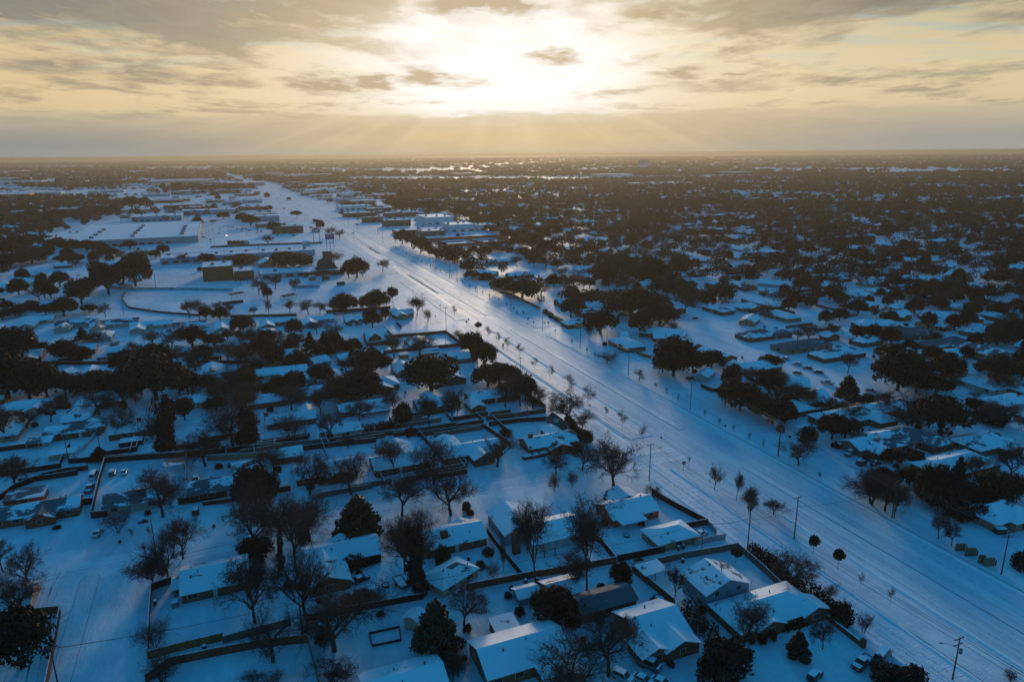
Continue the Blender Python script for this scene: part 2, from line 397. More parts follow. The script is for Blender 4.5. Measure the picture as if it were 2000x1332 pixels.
# ------------------------------------------------------------------ labels that say which one
ONES = 'zero one two three four five six seven eight nine ten eleven twelve thirteen fourteen fifteen sixteen seventeen eighteen nineteen'.split()
TENS = 'x x twenty thirty forty fifty sixty seventy eighty ninety'.split()
def word(n):
    n = int(max(0, min(99, n)))
    return ONES[n] if n < 20 else TENS[n // 10] + ('' if n % 10 == 0 else '-' + ONES[n % 10])
MARKS = []      # (phrase, x, y)
USED = set()
def uniq(phrase, x, y, adj=None, reach=45.0):
    """a phrase plus the landmark it stands by, never the same twice"""
    near = sorted(MARKS, key=lambda m: (m[1] - x) ** 2 + (m[2] - y) ** 2)[:5]
    hx, hy = math.sin(YAW), math.cos(YAW)
    def rel(m):
        dx, dy = x - m[1], y - m[2]; a = dx * hx + dy * hy; s_ = dx * hy - dy * hx
        if abs(a) >= abs(s_) * .8: return ('behind ' if a > 0 else 'in front of ') + m[0]
        return ('on the avenue side of ' if (s_ > 0) == (x < 150) else 'beside ') + m[0]
    near = [m for m in near if math.hypot(m[1] - x, m[2] - y) < reach]
    heads = [phrase] + ([adj + ' ' + phrase] if adj else [])
    c = []
    for h in heads[:1]:
        c += [h + ' ' + rel(m) for m in near[:2]]
    if len(near) > 1: c.append(phrase + ' between ' + near[0][0] + ' and ' + near[1][0])
    if adj: c += [heads[1] + ' ' + rel(m) for m in near[:2]]
    if len(near) > 2:
        c.append(phrase + ' between ' + near[0][0] + ' and ' + near[2][0]); c.append(phrase + ' ' + rel(near[2]))
    px, py = PXY(x, y)
    c.append('%s, %s percent across and %s down the photo' % (phrase, word(px / 20), word(py / 13.32)))
    if adj: c.append('%s %s, %s percent across and %s down' % (adj, phrase, word(px / 20), word(py / 13.32)))
    for dx, dy in ((.34, 0), (.34, .34), (-.34, 0), (0, -.34)):
        c.append('%s, near %s percent across and %s down' % (phrase, word(px / 20 + dx * 3), word(py / 13.32 + dy * 3)))
    for t in c:
        if len(t.replace(',', '').split()) <= 16 and t.lower() not in USED:
            USED.add(t.lower()); return t
    return c[-1]
# ------------------------------------------------------------------ houses
random.seed(7)
WIN = {}
def win_meshes(w, h):
    key = (w, h)
    if key not in WIN:
        f = MB(); f.box(0, 0, 0, w + .16, .10, h + .16); p = MB(); p.box(0, -.045, .08, w, .05, h)
        p2 = p.mesh('pane', ['glass']); WIN[key] = (f.mesh('window', ['trim']), p2)
    return WIN[key]
def add_window(parent, x, y, z, a, w=1.3, h=1.1):
    f, p = win_meshes(w, h)
    o = link('window', f, parent, (x, y, z), a); link('pane', p, o)
def door_meshes(kind):
    if kind not in WIN:
        f = MB()
        if kind == 'garage':
            f.box(0, 0, 0, 4.9, .12, 2.15)
            for i in range(3): f.box(0, -.07, .12 + i * .7, 4.7, .05, .6)
        else: f.box(0, 0, 0, .95, .1, 2.05); f.box(0, -.06, .15, .6, .04, .8); f.box(0, -.06, 1.15, .6, .04, .75)
        WIN[kind] = f.mesh(kind, ['door_white'])
    return WIN[kind]
def vol(mbw, mbr, cx, cy, L, w, a, e, slope, typ, ox, oy, oh=.45, base=0.0):
    """one gabled, hipped or lean-to volume: walls into mbw, roof slabs into mbr. a = ridge direction"""
    c, d = math.cos(a), math.sin(a)
    T = lambda u, v, z: (cx - ox + u * c - v * d, cy - oy + u * d + v * c, z)
    hw, hl = w / 2, L / 2; r = hw * slope
    if typ == 'gable':
        P = []
        for u in (-hl, hl): P += [T(u, -hw, base), T(u, hw, base), T(u, hw, e), T(u, 0, e + r - .06), T(u, -hw, e)]
        mbw.faces(P, [(0, 1, 2, 3, 4), (9, 8, 7, 6, 5), (0, 4, 9, 5), (1, 6, 7, 2), (4, 3, 8, 9), (3, 2, 7, 8)])
        H = hl + oh; V = hw + oh; ze = e - oh * slope + .12; zr = e + r + .12
        mbr.slab([T(-H, -V, ze), T(H, -V, ze), T(H, 0, zr), T(-H, 0, zr)], .2)
        mbr.slab([T(-H, 0, zr), T(H, 0, zr), T(H, V, ze), T(-H, V, ze)], .2)
    elif typ == 'hip':
        mbw.faces([T(-hl, -hw, base), T(hl, -hw, base), T(hl, hw, base), T(-hl, hw, base), T(-hl, -hw, e), T(hl, -hw, e), T(hl, hw, e), T(-hl, hw, e)],
                  [(0, 1, 5, 4), (1, 2, 6, 5), (2, 3, 7, 6), (3, 0, 4, 7), (4, 5, 6, 7)])
        H = hl + oh; V = hw + oh; ze = e - oh * slope + .12; zr = ze + V * slope; q = max(H - V * .95, .15)
        mbr.slab([T(-H, -V, ze), T(H, -V, ze), T(q, 0, zr), T(-q, 0, zr)], .2); mbr.slab([T(-q, 0, zr), T(q, 0, zr), T(H, V, ze), T(-H, V, ze)], .2)
        mbr.slab([T(-H, V, ze), T(-H, -V, ze), T(-q, 0, zr)], .2); mbr.slab([T(H, -V, ze), T(H, V, ze), T(q, 0, zr)], .2)
    elif typ in ('flat', 'open'):
        if typ == 'flat': mbw.box(cx - ox, cy - oy, base, L, w, e - base, a)
        else:
            for u, v in ((-hl + .2, -hw + .2), (hl - .2, -hw + .2), (0, -hw + .2), (-hl + .2, hw - .2), (hl - .2, hw - .2)):
                x, y, _ = T(u, v, 0); mbw.box(x, y, 0, .14, .14, e)
        H = hl + .3; V = hw + .3
        mbr.slab([T(-H, -V, e + .08), T(H, -V, e + .08), T(H, V, e + .3), T(-H, V, e + .3)], .2)
def ridge(c, r, zr, w):
    x1, y1 = at(c, r[0], r[1], zr); x2, y2 = at(c, r[2], r[3], zr)
    L = math.hypot(x2 - x1, y2 - y1); a = math.atan2(y2 - y1, x2 - x1)
    k = round(a / (math.pi / 2)) * math.pi / 2
    if abs(a - k) < rad(24): a = k
    return (x1 + x2) / 2, (y1 + y2) / 2, L, a
HOUSES = []
def foot(x, y, L, w, a): HOUSES.append((x, y, abs(L / 2 * math.cos(a)) + abs(w / 2 * math.sin(a)) + 1, abs(L / 2 * math.sin(a)) + abs(w / 2 * math.cos(a)) + 1))
def windows_for(root, cx, cy, L, w, a, e, ox, oy, dens=1.0, front=None):
    """doors and windows round a volume: all four sides, so that it holds up from elsewhere"""
    a = (a + math.pi / 2) % math.pi - math.pi / 2
    if a > math.pi / 2 - .01: a -= math.pi
    for face in range(4):
        fa = a + face * math.pi / 2               # outward normal is local -Y turned by fa
        n = (math.sin(fa), -math.cos(fa)); t = (math.cos(fa), math.sin(fa))
        ln, dist = (L, w / 2) if face % 2 == 0 else (w, L / 2)
        k = max(1, int(ln / 4.2 * dens)); used_door = False
        for i in range(k):
            s_ = (i + .5) / k * ln - ln / 2 + random.uniform(-.25, .25)
            x = cx - ox + n[0] * dist + t[0] * s_; y = cy - oy + n[1] * dist + t[1] * s_
            if face == 0 and front == 'garage' and i == k - 1 and k > 1:
                link('garage_door', door_meshes('garage'), root, (x, y, 0), fa); continue
            if face in (0, 2) and i == k // 2 and not used_door and k > 2:
                link('door', door_meshes('door'), root, (x, y, 0), fa); used_door = True; continue
            add_window(root, x, y, min(1.0, e - 1.7) if e < 3.6 else 1.0, fa, random.choice((1.2, 1.7, 2.1)), 1.15)
            if e > 4.4: add_window(root, x, y, 3.4, fa, 1.2, 1.15)
def house(nick, label, c, r, w=9.5, e=2.6, slope=.40, typ='gable', wall='red_brick', roof='roof_full', wings=(), chim=None, front=None, detail=2, cat='house', name='house', group=None, wname=None, posts=None):
    rise = w / 2 * slope
    cx, cy, L, a = ridge(c, r, e + rise, w)
    if typ == 'hip': L += w * .95
    L = max(L, 2.5)
    root = thing(name, label, cat, (cx, cy, 0), 0, group)
    mw, mr = MB(), MB(); vol(mw, mr, cx, cy, L, w, a, e, slope, typ, cx, cy); foot(cx, cy, L, w, a)
    if detail and typ != 'open': windows_for(root, cx, cy, L, w, a, e, cx, cy, 1.0 if detail > 1 else .6, front)
    for wg in wings:
        c2, r2_, w2 = wg[0], wg[1], wg[2]; t2 = wg[3] if len(wg) > 3 else 'gable'; e2 = wg[4] if len(wg) > 4 else e
        z2 = e2 + (w2 / 2 * slope if t2 in ('gable', 'hip') else .2)
        x2, y2, L2, a2 = ridge(c2, r2_, z2 - .04, w2)
        if t2 == 'open':
            pw, pr = MB(), MB(); vol(pw, pr, x2, y2, max(L2, 2), w2, a2, e2 - .035, slope, t2, cx, cy, .42); link('porch_roof', pr.mesh('porch_roof', [roof]), root)
            for i in range(0, len(pw.v), 8):
                q_ = MB(); q_.v = pw.v[i:i + 8]; q_.f = [tuple(j for j in f) for f in pw.f[:6]]; q_.k = [0] * 6; link('post', q_.mesh('post', ['trim']), root)
            continue
        vol(mw, mr, x2, y2, max(L2, 2), w2, a2, e2 - .035, slope, t2, cx, cy, .42); foot(x2, y2, L2, w2, a2)
        if detail > 1 and t2 != 'open': windows_for(root, x2, y2, L2, w2, a2, e2, cx, cy, .8)
    wo_ = link('wall', mw.mesh('wall', [wall]), root)
    ro = link('roof', mr.mesh('roof', [roof]), root)
    if chim is not None:
        u = (chim - .5) * L; x, y = u * math.cos(a), u * math.sin(a); m_ = MB()
        m_.box(x, y, e - .3, 1.5, .95, rise + 1.4, a); m_.box(x, y, e + rise + 1.1, 1.7, 1.15, .14, a)
        link('chimney', m_.mesh('chimney', ['red_brick' if 'brick' in wall else 'tan_brick']), ro)
    if detail:
        for i in range(2 + (detail > 1)):
            u = random.uniform(-.4, .4) * L; v = random.uniform(-.32, .32) * w
            x, y = u * math.cos(a) - v * math.sin(a), u * math.sin(a) + v * math.cos(a)
            z = e + rise - abs(v) * slope if typ != 'flat' else e
            m_ = MB(); m_.tube((x, y, z - .1), (x, y, z + .62), .12 if i else .2, n=7); link('roof_vent', m_.mesh('roof_vent', ['dark_metal']), ro)
    if nick: MARKS.append((nick, cx, cy))
    return root
# flat-roofed shops and stores, front edge from two photo points on the ground
def flatb(nick, label, c, x1, y1, x2, y2, depth, h, wall='white_panel', name='store', cat='store', units=4, top='snow_plain', group=None, win=True, rect=None):
    if rect: xa, ya, xb, depth = rect
    else:
        xa, ya = at(c, x1, y1); xb, yb = at(c, x2, y2); ya = (ya + yb) / 2
    cx, cy = (xa + xb) / 2, ya + depth / 2; L = abs(xb - xa)
    root = thing(name, label, cat, (cx, cy, 0), 0, group)
    m_ = MB(); m_.box(0, 0, 0, L, depth, h - .5)
    for (x, y, lx, ly) in ((0, -depth / 2 + .15, L, .3), (0, depth / 2 - .15, L, .3), (-L / 2 + .15, 0, .3, depth - .6), (L / 2 - .15, 0, .3, depth - .6)): m_.box(x, y, h - .5, lx, ly, .5)
    link('wall', m_.mesh('wall', [wall]), root)
    m_ = MB(); m_.box(0, 0, h - .5, L - .62, depth - .62, .22); ro = link('roof', m_.mesh('roof', [top]), root)
    m_ = MB()
    for (x, y, lx, ly) in ((0, -depth / 2 + .15, L, .26), (0, depth / 2 - .15, L, .26), (-L / 2 + .15, 0, .26, depth - .6), (L / 2 - .15, 0, .26, depth - .6)): m_.box(x, y, h, lx, ly, .09)
    link('snow_cap', m_.mesh('snow_cap', ['drift']), root)
    for i in range(units):
        m_ = MB(); m_.box(0, 0, 0, 3.0, 2.0, 1.5, tx=.94, ty=.94); m_.box(0, 0, 1.5, 2.6, 1.7, .2)
        x = (-L / 2 + L * (i + .5) / units) + random.uniform(-2, 2); y = random.uniform(-.2, .3) * depth
        link('rooftop_unit', m_.mesh('rooftop_unit', ['unit_grey']), ro, (x, y, h - .28))
    if win:
        k = max(2, int(L / 9))
        for i in range(min(k, 12)):
            m_ = MB(); m_.box(0, 0, 0, min(5.5, L / k * .7), .14, 2.2)
            link('window', m_.mesh('window', ['glass']), root, (-L / 2 + (i + .5) * L / k, -depth / 2 - .02, .7))
    HOUSES.append((cx, cy, L / 2 + 2, depth / 2 + 2))
    if nick: MARKS.append((nick, cx, cy))
    return root, L, depth, h

# ------------------------------------------------------------------ trees
def seg_mesh(segs, name, m, n=3, mi=None):
    """many tapered prisms at once. segs: array (N, 8): p0, p1, r0, r1"""
    S = np.array(segs, dtype=np.float64); p0, p1, r0, r1 = S[:, 0:3], S[:, 3:6], S[:, 6:7], S[:, 7:8]
    d = p1 - p0; d /= np.maximum(np.linalg.norm(d, axis=1, keepdims=True), 1e-6)
    ref = np.where(np.abs(d[:, 2:3]) > .9, np.array([[1., 0, 0]]), np.array([[0, 0, 1.]]))
    u = np.cross(d, ref); u /= np.linalg.norm(u, axis=1, keepdims=True); w = np.cross(d, u)
    N = len(S); V = np.zeros((N, 2 * n, 3))
    for i in range(n):
        t = 2 * math.pi * i / n
        o = u * math.cos(t) + w * math.sin(t); V[:, i] = p0 + o * r0; V[:, n + i] = p1 + o * r1
    base = np.arange(N)[:, None, None] * 2 * n
    q = np.array([[i, (i + 1) % n, n + (i + 1) % n, n + i] for i in range(n)])[None]
    return quads_mesh(V.reshape(-1, 3), (base + q).reshape(-1, 4), name, m)
def quads_mesh(V, F, name, m):
    me = D.meshes.new(name); k = F.shape[1]
    me.vertices.add(len(V)); me.vertices.foreach_set('co', V.astype(np.float32).ravel())
    me.loops.add(F.size); me.loops.foreach_set('vertex_index', F.astype(np.int32).ravel())
    me.polygons.add(len(F)); me.polygons.foreach_set('loop_start', np.arange(0, F.size, k, dtype=np.int32))
    try: me.polygons.foreach_set('loop_total', np.full(len(F), k, dtype=np.int32))
    except Exception: pass
    me.materials.append(MATS[m]); me.update(calc_edges=True); return me
def bare_proto(seed, kind):
    R_ = random.Random(seed); trunk, twigs = [], []
    spread = dict(B=1.0, U=.55, V=.60, Y=.7, G=1.25)[kind]; depth = dict(B=6, U=6, V=5, Y=5, G=5)[kind]
    def grow(p, d, L, r, lev):
        n = 4 if lev < 3 else 2; q = Vector(p); dd = Vector(d); pts = [q.copy()]
        for i in range(n):
            wob = .10 + .07 * lev
            dd = (dd + Vector((R_.gauss(0, wob), R_.gauss(0, wob), R_.gauss(0, wob * .6) + (.06 if lev else 0))) * (.6 if kind != 'G' else 1.2)).normalized()
            q2 = q + dd * (L / n); ra = r * (1 - .55 * i / n); rb = r * (1 - .55 * (i + 1) / n)
            (trunk if lev <= 1 else twigs).append((*q, *q2, ra, rb)); q = q2; pts.append(q.copy())
        if lev >= depth: return
        cnt = {0: R_.choice((5, 6)), 1: 5, 2: 4, 3: 4, 4: 3, 5: 3}[lev]
        if kind == 'Y': cnt = {0: 9, 1: 4, 2: 4, 3: 3, 4: 3}.get(lev, 3)
        if lev == 0 and kind == 'V': cnt = 0
        for j in range(cnt):
            t = (.62 + .38 * j / max(cnt - 1, 1)) if lev == 0 and kind != 'Y' else .22 + .78 * (j + R_.random() * .6) / cnt
            t = min(t, 1.0); k = min(int(t * n), n - 1); f = t * n - k; s = pts[k].lerp(pts[k + 1], f)
            ang = rad(R_.uniform(24, 52)) * (spread if lev < 2 else 1.0) * (1.25 if lev == 0 else 1.0)
            phi = 2 * math.pi * (j / cnt + R_.uniform(-.12, .12)) + lev * 1.7 + (R_.random() * 6 if lev > 1 else 0)
            u = dd.orthogonal().normalized(); w = dd.cross(u)
            nd = (dd * math.cos(ang) + (u * math.cos(phi) + w * math.sin(phi)) * math.sin(ang)).normalized()
            if lev < 4: nd.z += .10 if kind != 'G' else -.02; nd.normalize()
            if lev > 3 and R_.random() < .3: nd.z -= .3; nd.normalize()
            l2 = L * R_.uniform(.56, .78) * (1.55 if lev == 0 and kind in 'BG' else 1.25 if lev == 0 and kind == 'U' else 1.0)
            if lev == 0 and kind == 'Y': l2 = L * R_.uniform(.30, .45) * (1.25 - t * .6)
            if lev == 0 and j == 0: l2 *= 1.15
            grow(s, nd, l2, max(r * (.52 if lev == 0 else .46), .013), lev + 1)
    if kind == 'V':
        for j in range(7):
            a = j * .9 + R_.random(); t = rad(R_.uniform(6, 24)); grow((math.cos(a) * .15, math.sin(a) * .15, -.1), (math.cos(a) * math.sin(t), math.sin(a) * math.sin(t), math.cos(t)), 4.2, .10, 1)
    else: grow((0, 0, -.15), (R_.gauss(0, .04), R_.gauss(0, .04), 1), dict(B=2.9, U=3.6, Y=8.2, G=2.4)[kind], dict(B=.34, U=.26, Y=.10, G=.34)[kind], 0)
    T_, C_ = np.array(trunk), np.array(twigs); A = np.vstack([T_, C_])
    hz = np.percentile(A[:, 5], 99.7); hr = np.percentile(np.hypot(A[:, 3], A[:, 4]), 88)
    for X in (T_, C_):
        X[:, (2, 5)] *= 10 / hz; X[:, (0, 1, 3, 4)] *= 5 / hr
    C_[:, 6:] = np.maximum(C_[:, 6:], .015)
    return seg_mesh(T_, 'trunk', 'bark', 5), seg_mesh(C_, 'crown', 'twig', 3)
def leaf_cloud(rs, n, lobes, size, up=.25):
    """n leaf sprays scattered through lumpy lobes. lobes: (x, y, z, rx, rz)"""
    L = np.array(lobes); wts = L[:, 3] ** 2 * L[:, 4]; ix = rs.choice(len(L), n, p=wts / wts.sum()); L = L[ix]
    d = rs.normal(size=(n, 3)); d /= np.linalg.norm(d, axis=1, keepdims=True)
    rr = rs.uniform(.45, 1.0, (n, 1)) ** .55 * (1 + rs.normal(0, .13, (n, 1)))
    P = L[:, 0:3] + d * rr * np.stack([L[:, 3], L[:, 3], L[:, 4]], 1)
    keep = P[:, 2] > .25; P = P[keep]; d = d[keep]; n = len(P)
    nn = d + rs.normal(0, .7, (n, 3)); nn[:, 2] += up; nn /= np.linalg.norm(nn, axis=1, keepdims=True)
    u = np.cross(nn, rs.normal(size=(n, 3))); u /= np.linalg.norm(u, axis=1, keepdims=True); v = np.cross(nn, u)
    s = rs.uniform(.6, 1.35, (n, 1)) * size; a = rs.uniform(.55, 1.0, (n, 1))
    V = np.stack([P - u * s - v * s * a * .3, P + v * s * a, P + u * s - v * s * .2, P - v * s * a * .8], 1).reshape(-1, 3)
    return V, np.arange(n * 4).reshape(-1, 4)
def leafy_proto(seed, kind, n=None):
    rs = np.random.RandomState(seed); R_ = random.Random(seed); lob = []; trunk = []
    if kind == 'O':
        for i in range(17):
            a = i * 2.4; q = math.sqrt((i + .5) / 17); lob.append((math.cos(a) * q * 3.5, math.sin(a) * q * 3.5, 5.9 - q * q * 2.0 + R_.uniform(-.8, .8), R_.uniform(1.15, 1.8), R_.uniform(1.5, 2.4)))
        for i in range(6):
            a = i * 1.05 + R_.random(); e_ = (math.cos(a) * 2.6, math.sin(a) * 2.6, 5.2)
            m_ = (math.cos(a) * .9, math.sin(a) * .9, 3.2); trunk += [(0, 0, 1.7, *m_, .26, .18), (*m_, *e_, .18, .08)]
        trunk.append((0, 0, -.2, 0, 0, 1.8, .42, .3)); n = n or 4200; sz = .29
    elif kind == 'M':
        for i in range(26):
            t = (i + .5) / 26; z = .9 + t * 8.2; rr = (1 - t) ** .72 * 4.0; a = i * 2.4
            lob.append((math.cos(a) * rr * .72, math.sin(a) * rr * .72, z, .9 + (1 - t) * .9, .85))
        trunk.append((0, 0, -.2, 0, 0, 8, .3, .06)); n = n or 5200; sz = .30
    elif kind == 'C':
        for i in range(26):
            t = (i + .5) / 26; z = 1.2 + t * 8.4; rr = (1 - t) ** .9 * 3.0; a = i * 2.4
            lob.append((math.cos(a) * rr, math.sin(a) * rr, z, .55 + (1 - t) * 1.3, .6))
        trunk.append((0, 0, -.2, 0, 0, 9, .26, .05)); n = n or 4200; sz = .26
    elif kind == 'T':      # tall ivy-clad or juniper column
        for i in range(22):
            t = (i + .5) / 22; lob.append((R_.gauss(0, .9), R_.gauss(0, .9), .8 + t * 8.6, R_.uniform(1.5, 2.7) * (1 - .35 * t), 1.1))
        trunk.append((0, 0, -.2, 0, 0, 8, .35, .1)); n = n or 4200; sz = .30
    elif kind == 'E':      # small lollipop street evergreen
        for i in range(12):
            a = i * 2.4; q = math.sqrt((i + .5) / 12); lob.append((math.cos(a) * q * 2.9, math.sin(a) * q * 2.9, 6.6 + R_.uniform(-1.6, 1.8) * (1.1 - q), 1.6, 1.5))
        trunk.append((0, 0, -.2, 0, 0, 6, .22, .12)); n = n or 1300; sz = .45
    else:                  # S: shrub down to the ground
        for i in range(12):
            a = i * 2.4; q = math.sqrt((i + .5) / 12); lob.append((math.cos(a) * q * 3.4, math.sin(a) * q * 3.4, 5.2 - q * 2.4 + R_.uniform(-.8, .8), 1.7, 2.9))
        for i in range(4): trunk.append((0, 0, -.2, R_.gauss(0, 1), R_.gauss(0, 1), 4, .12, .06))
        n = n or 1900; sz = .42
    V, F = leaf_cloud(rs, n, lob, sz)
    hr = np.percentile(np.hypot(V[:, 0], V[:, 1]), 97); hz = np.percentile(V[:, 2], 99.5)
    V[:, :2] *= 5 / hr; V[:, 2] *= 10 / hz
    lm = dict(O='oak_leaf', M='magnolia_leaf', C='pine_leaf', T='brush_leaf', E='oak_leaf', S='hedge')[kind]
    return seg_mesh(trunk, 'trunk', 'bark', 6), quads_mesh(V, F, 'crown', lm)
PROTO = {}
for k_, cnt_ in dict(B=6, U=4, V=3, Y=4, G=2).items(): PROTO[k_] = [bare_proto(100 + 17 * i + ord(k_), k_) for i in range(cnt_)]
for k_, cnt_ in dict(O=5, M=3, C=2, T=2, E=2, S=4).items(): PROTO[k_] = [leafy_proto(300 + 13 * i + ord(k_), k_) for i in range(cnt_)]
def recolour(k, m):
    out = []
    for t, c in PROTO[k]:
        c2 = c.copy(); c2.materials.clear(); c2.materials.append(MATS[m]); out.append((t, c2))
    return out
PROTO['D'] = recolour('O', 'brush_leaf')     # dense brown-leaved oak
PROTO['R'] = recolour('E', 'rust_leaf')
TNAME = dict(B=('bare_tree', 'bare spreading tree', 'trees standing bare in the yards'), U=('bare_tree', 'bare upright tree', 'trees standing bare in the yards'), V=('bare_shrub', 'bare many-stemmed shrub', 'leafless vase-shaped shrubs'),
             Y=('young_tree', 'bare young tree', 'young trees planted along the avenue'), G=('bare_tree', 'gnarled pollarded tree', 'trees standing bare in the yards'), O=('evergreen_tree', 'dark evergreen oak', 'evergreen trees in the neighbourhood'),
             M=('evergreen_tree', 'dense pointed magnolia', 'evergreen trees in the neighbourhood'), C=('conifer_tree', 'dark conifer', 'evergreen trees in the neighbourhood'), T=('ivy_covered_tree', 'dark ivy-clad tree', 'evergreen trees in the neighbourhood'),
             E=('small_evergreen_tree', 'small round evergreen', 'young trees planted along the avenue'), S=('shrub', 'low dark shrub', 'shrubs in the yards'), D=('brown_leaved_tree', 'brown-leaved oak', 'evergreen trees in the neighbourhood'), R=('small_tree', 'small rust-leaved tree', 'young trees planted along the avenue'))
TREES = []
def tree(k, x, y, h, w, label=None, group=None):
    i = random.randrange(len(PROTO[k])); t, c = PROTO[k][i]; nm, ph, gr = TNAME[k]
    adj = 'tall' if h > 11 else 'low' if h < 5 else 'broad' if w > h * 1.15 else 'slim' if w < h * .6 else 'mid-sized'
    if label is None: label = uniq(ph, x, y, adj)
    r = thing(nm, label, 'shrub' if k in 'SV' else 'tree', (x, y, 0), random.uniform(0, 6.28), group or gr, None, (w / 10, w / 10, h / 10))
    link('trunk', t, r); link('crown', c, r); TREES.append((x, y, w / 2)); return r
def T(c, rows):
    for k, x, yb, yt, w in rows:
        px, py = pp(c, x, yb); gx, gy = G(px, py); top = pp(c, x, yt)[1]
        if gy < 20 or gy > 6000: continue
        h = height_at(gx, gy, top); wm = w / CR[c][2] * mpp(gx, gy, h * .6)
        tree(k, gx, gy, max(h, 1.0), max(wm, .8))

# ------------------------------------------------------------------ fences
def fence(c, pts, h=1.9, m='brown_fence', label=None, phrase='brown board fence', g=None, cap=True, world=None, th=.12):
    P = world or [at(c, *p) for p in pts]; ox, oy = P[0]
    b1, b2, b3 = MB(), MB(), MB()
    for (x0, y0), (x1, y1) in zip(P, P[1:]):
        L = math.hypot(x1 - x0, y1 - y0); a = math.atan2(y1 - y0, x1 - x0); n = max(1, round(L / 2.4))
        for i in range(n):
            t = (i + .5) / n; hh = h * random.uniform(.97, 1.03)
            x, y = x0 + (x1 - x0) * t - ox, y0 + (y1 - y0) * t - oy
            b1.box(x, y, 0, L / n - .09, th * random.uniform(.8, 1), hh, a)
            if cap: b3.box(x, y, hh + .005, L / n - .12, th + .05, .06, a)
        for i in range(n + 1):
            t = i / n; b2.box(x0 + (x1 - x0) * t - ox, y0 + (y1 - y0) * t - oy, 0, .11, .13, h + .1, a)
    mx, my = P[len(P) // 2]
    r = thing('fence', label or uniq(phrase, (P[0][0] + mx) / 2, (P[0][1] + my) / 2, 'long' if len(P) > 2 else 'short'), 'fence', (ox, oy, 0), 0, g or 'fences round the yards')
    link('panel', b1.mesh('panel', [m]), r); link('post', b2.mesh('post', [m]), r)['kind'] = 'stuff'
    if cap: link('snow_cap', b3.mesh('snow_cap', ['drift']), r)
    return r

# ------------------------------------------------------------------ vehicles (length along local X)
def ring(stations, k_mat, mb, n=None):
    """loft rectangular rounded sections: (x, z0, z1, half width)"""
    rows = []
    for x, z0, z1, hw in stations:
        b_ = min(.14, (z1 - z0) * .3); rows.append([(x, -hw + b_ * .5, z0), (x, hw - b_ * .5, z0), (x, hw, z0 + b_), (x, hw, z1 - b_), (x, hw - b_, z1), (x, -hw + b_, z1), (x, -hw, z1 - b_), (x, -hw, z0 + b_)])
    n = len(rows[0]); P = [p for r in rows for p in r]; F = []
    for i in range(len(rows) - 1):
        for j in range(n): F.append((i * n + j, i * n + (j + 1) % n, (i + 1) * n + (j + 1) % n, (i + 1) * n + j))
    F += [tuple(range(n - 1, -1, -1)), tuple(range((len(rows) - 1) * n, len(rows) * n))]
    mb.faces(P, F, k_mat)
WH = {}
def wheel_mesh():
    if not WH:
        a = MB(); a.tube((0, -.11, 0), (0, .11, 0), .33, n=14); WH['t'] = a.mesh('tyre', ['rubber'])
        a = MB(); a.tube((0, -.125, 0), (0, .125, 0), .19, n=10); WH['r'] = a.mesh('rim', ['metal'])
    return WH
CAR = {}
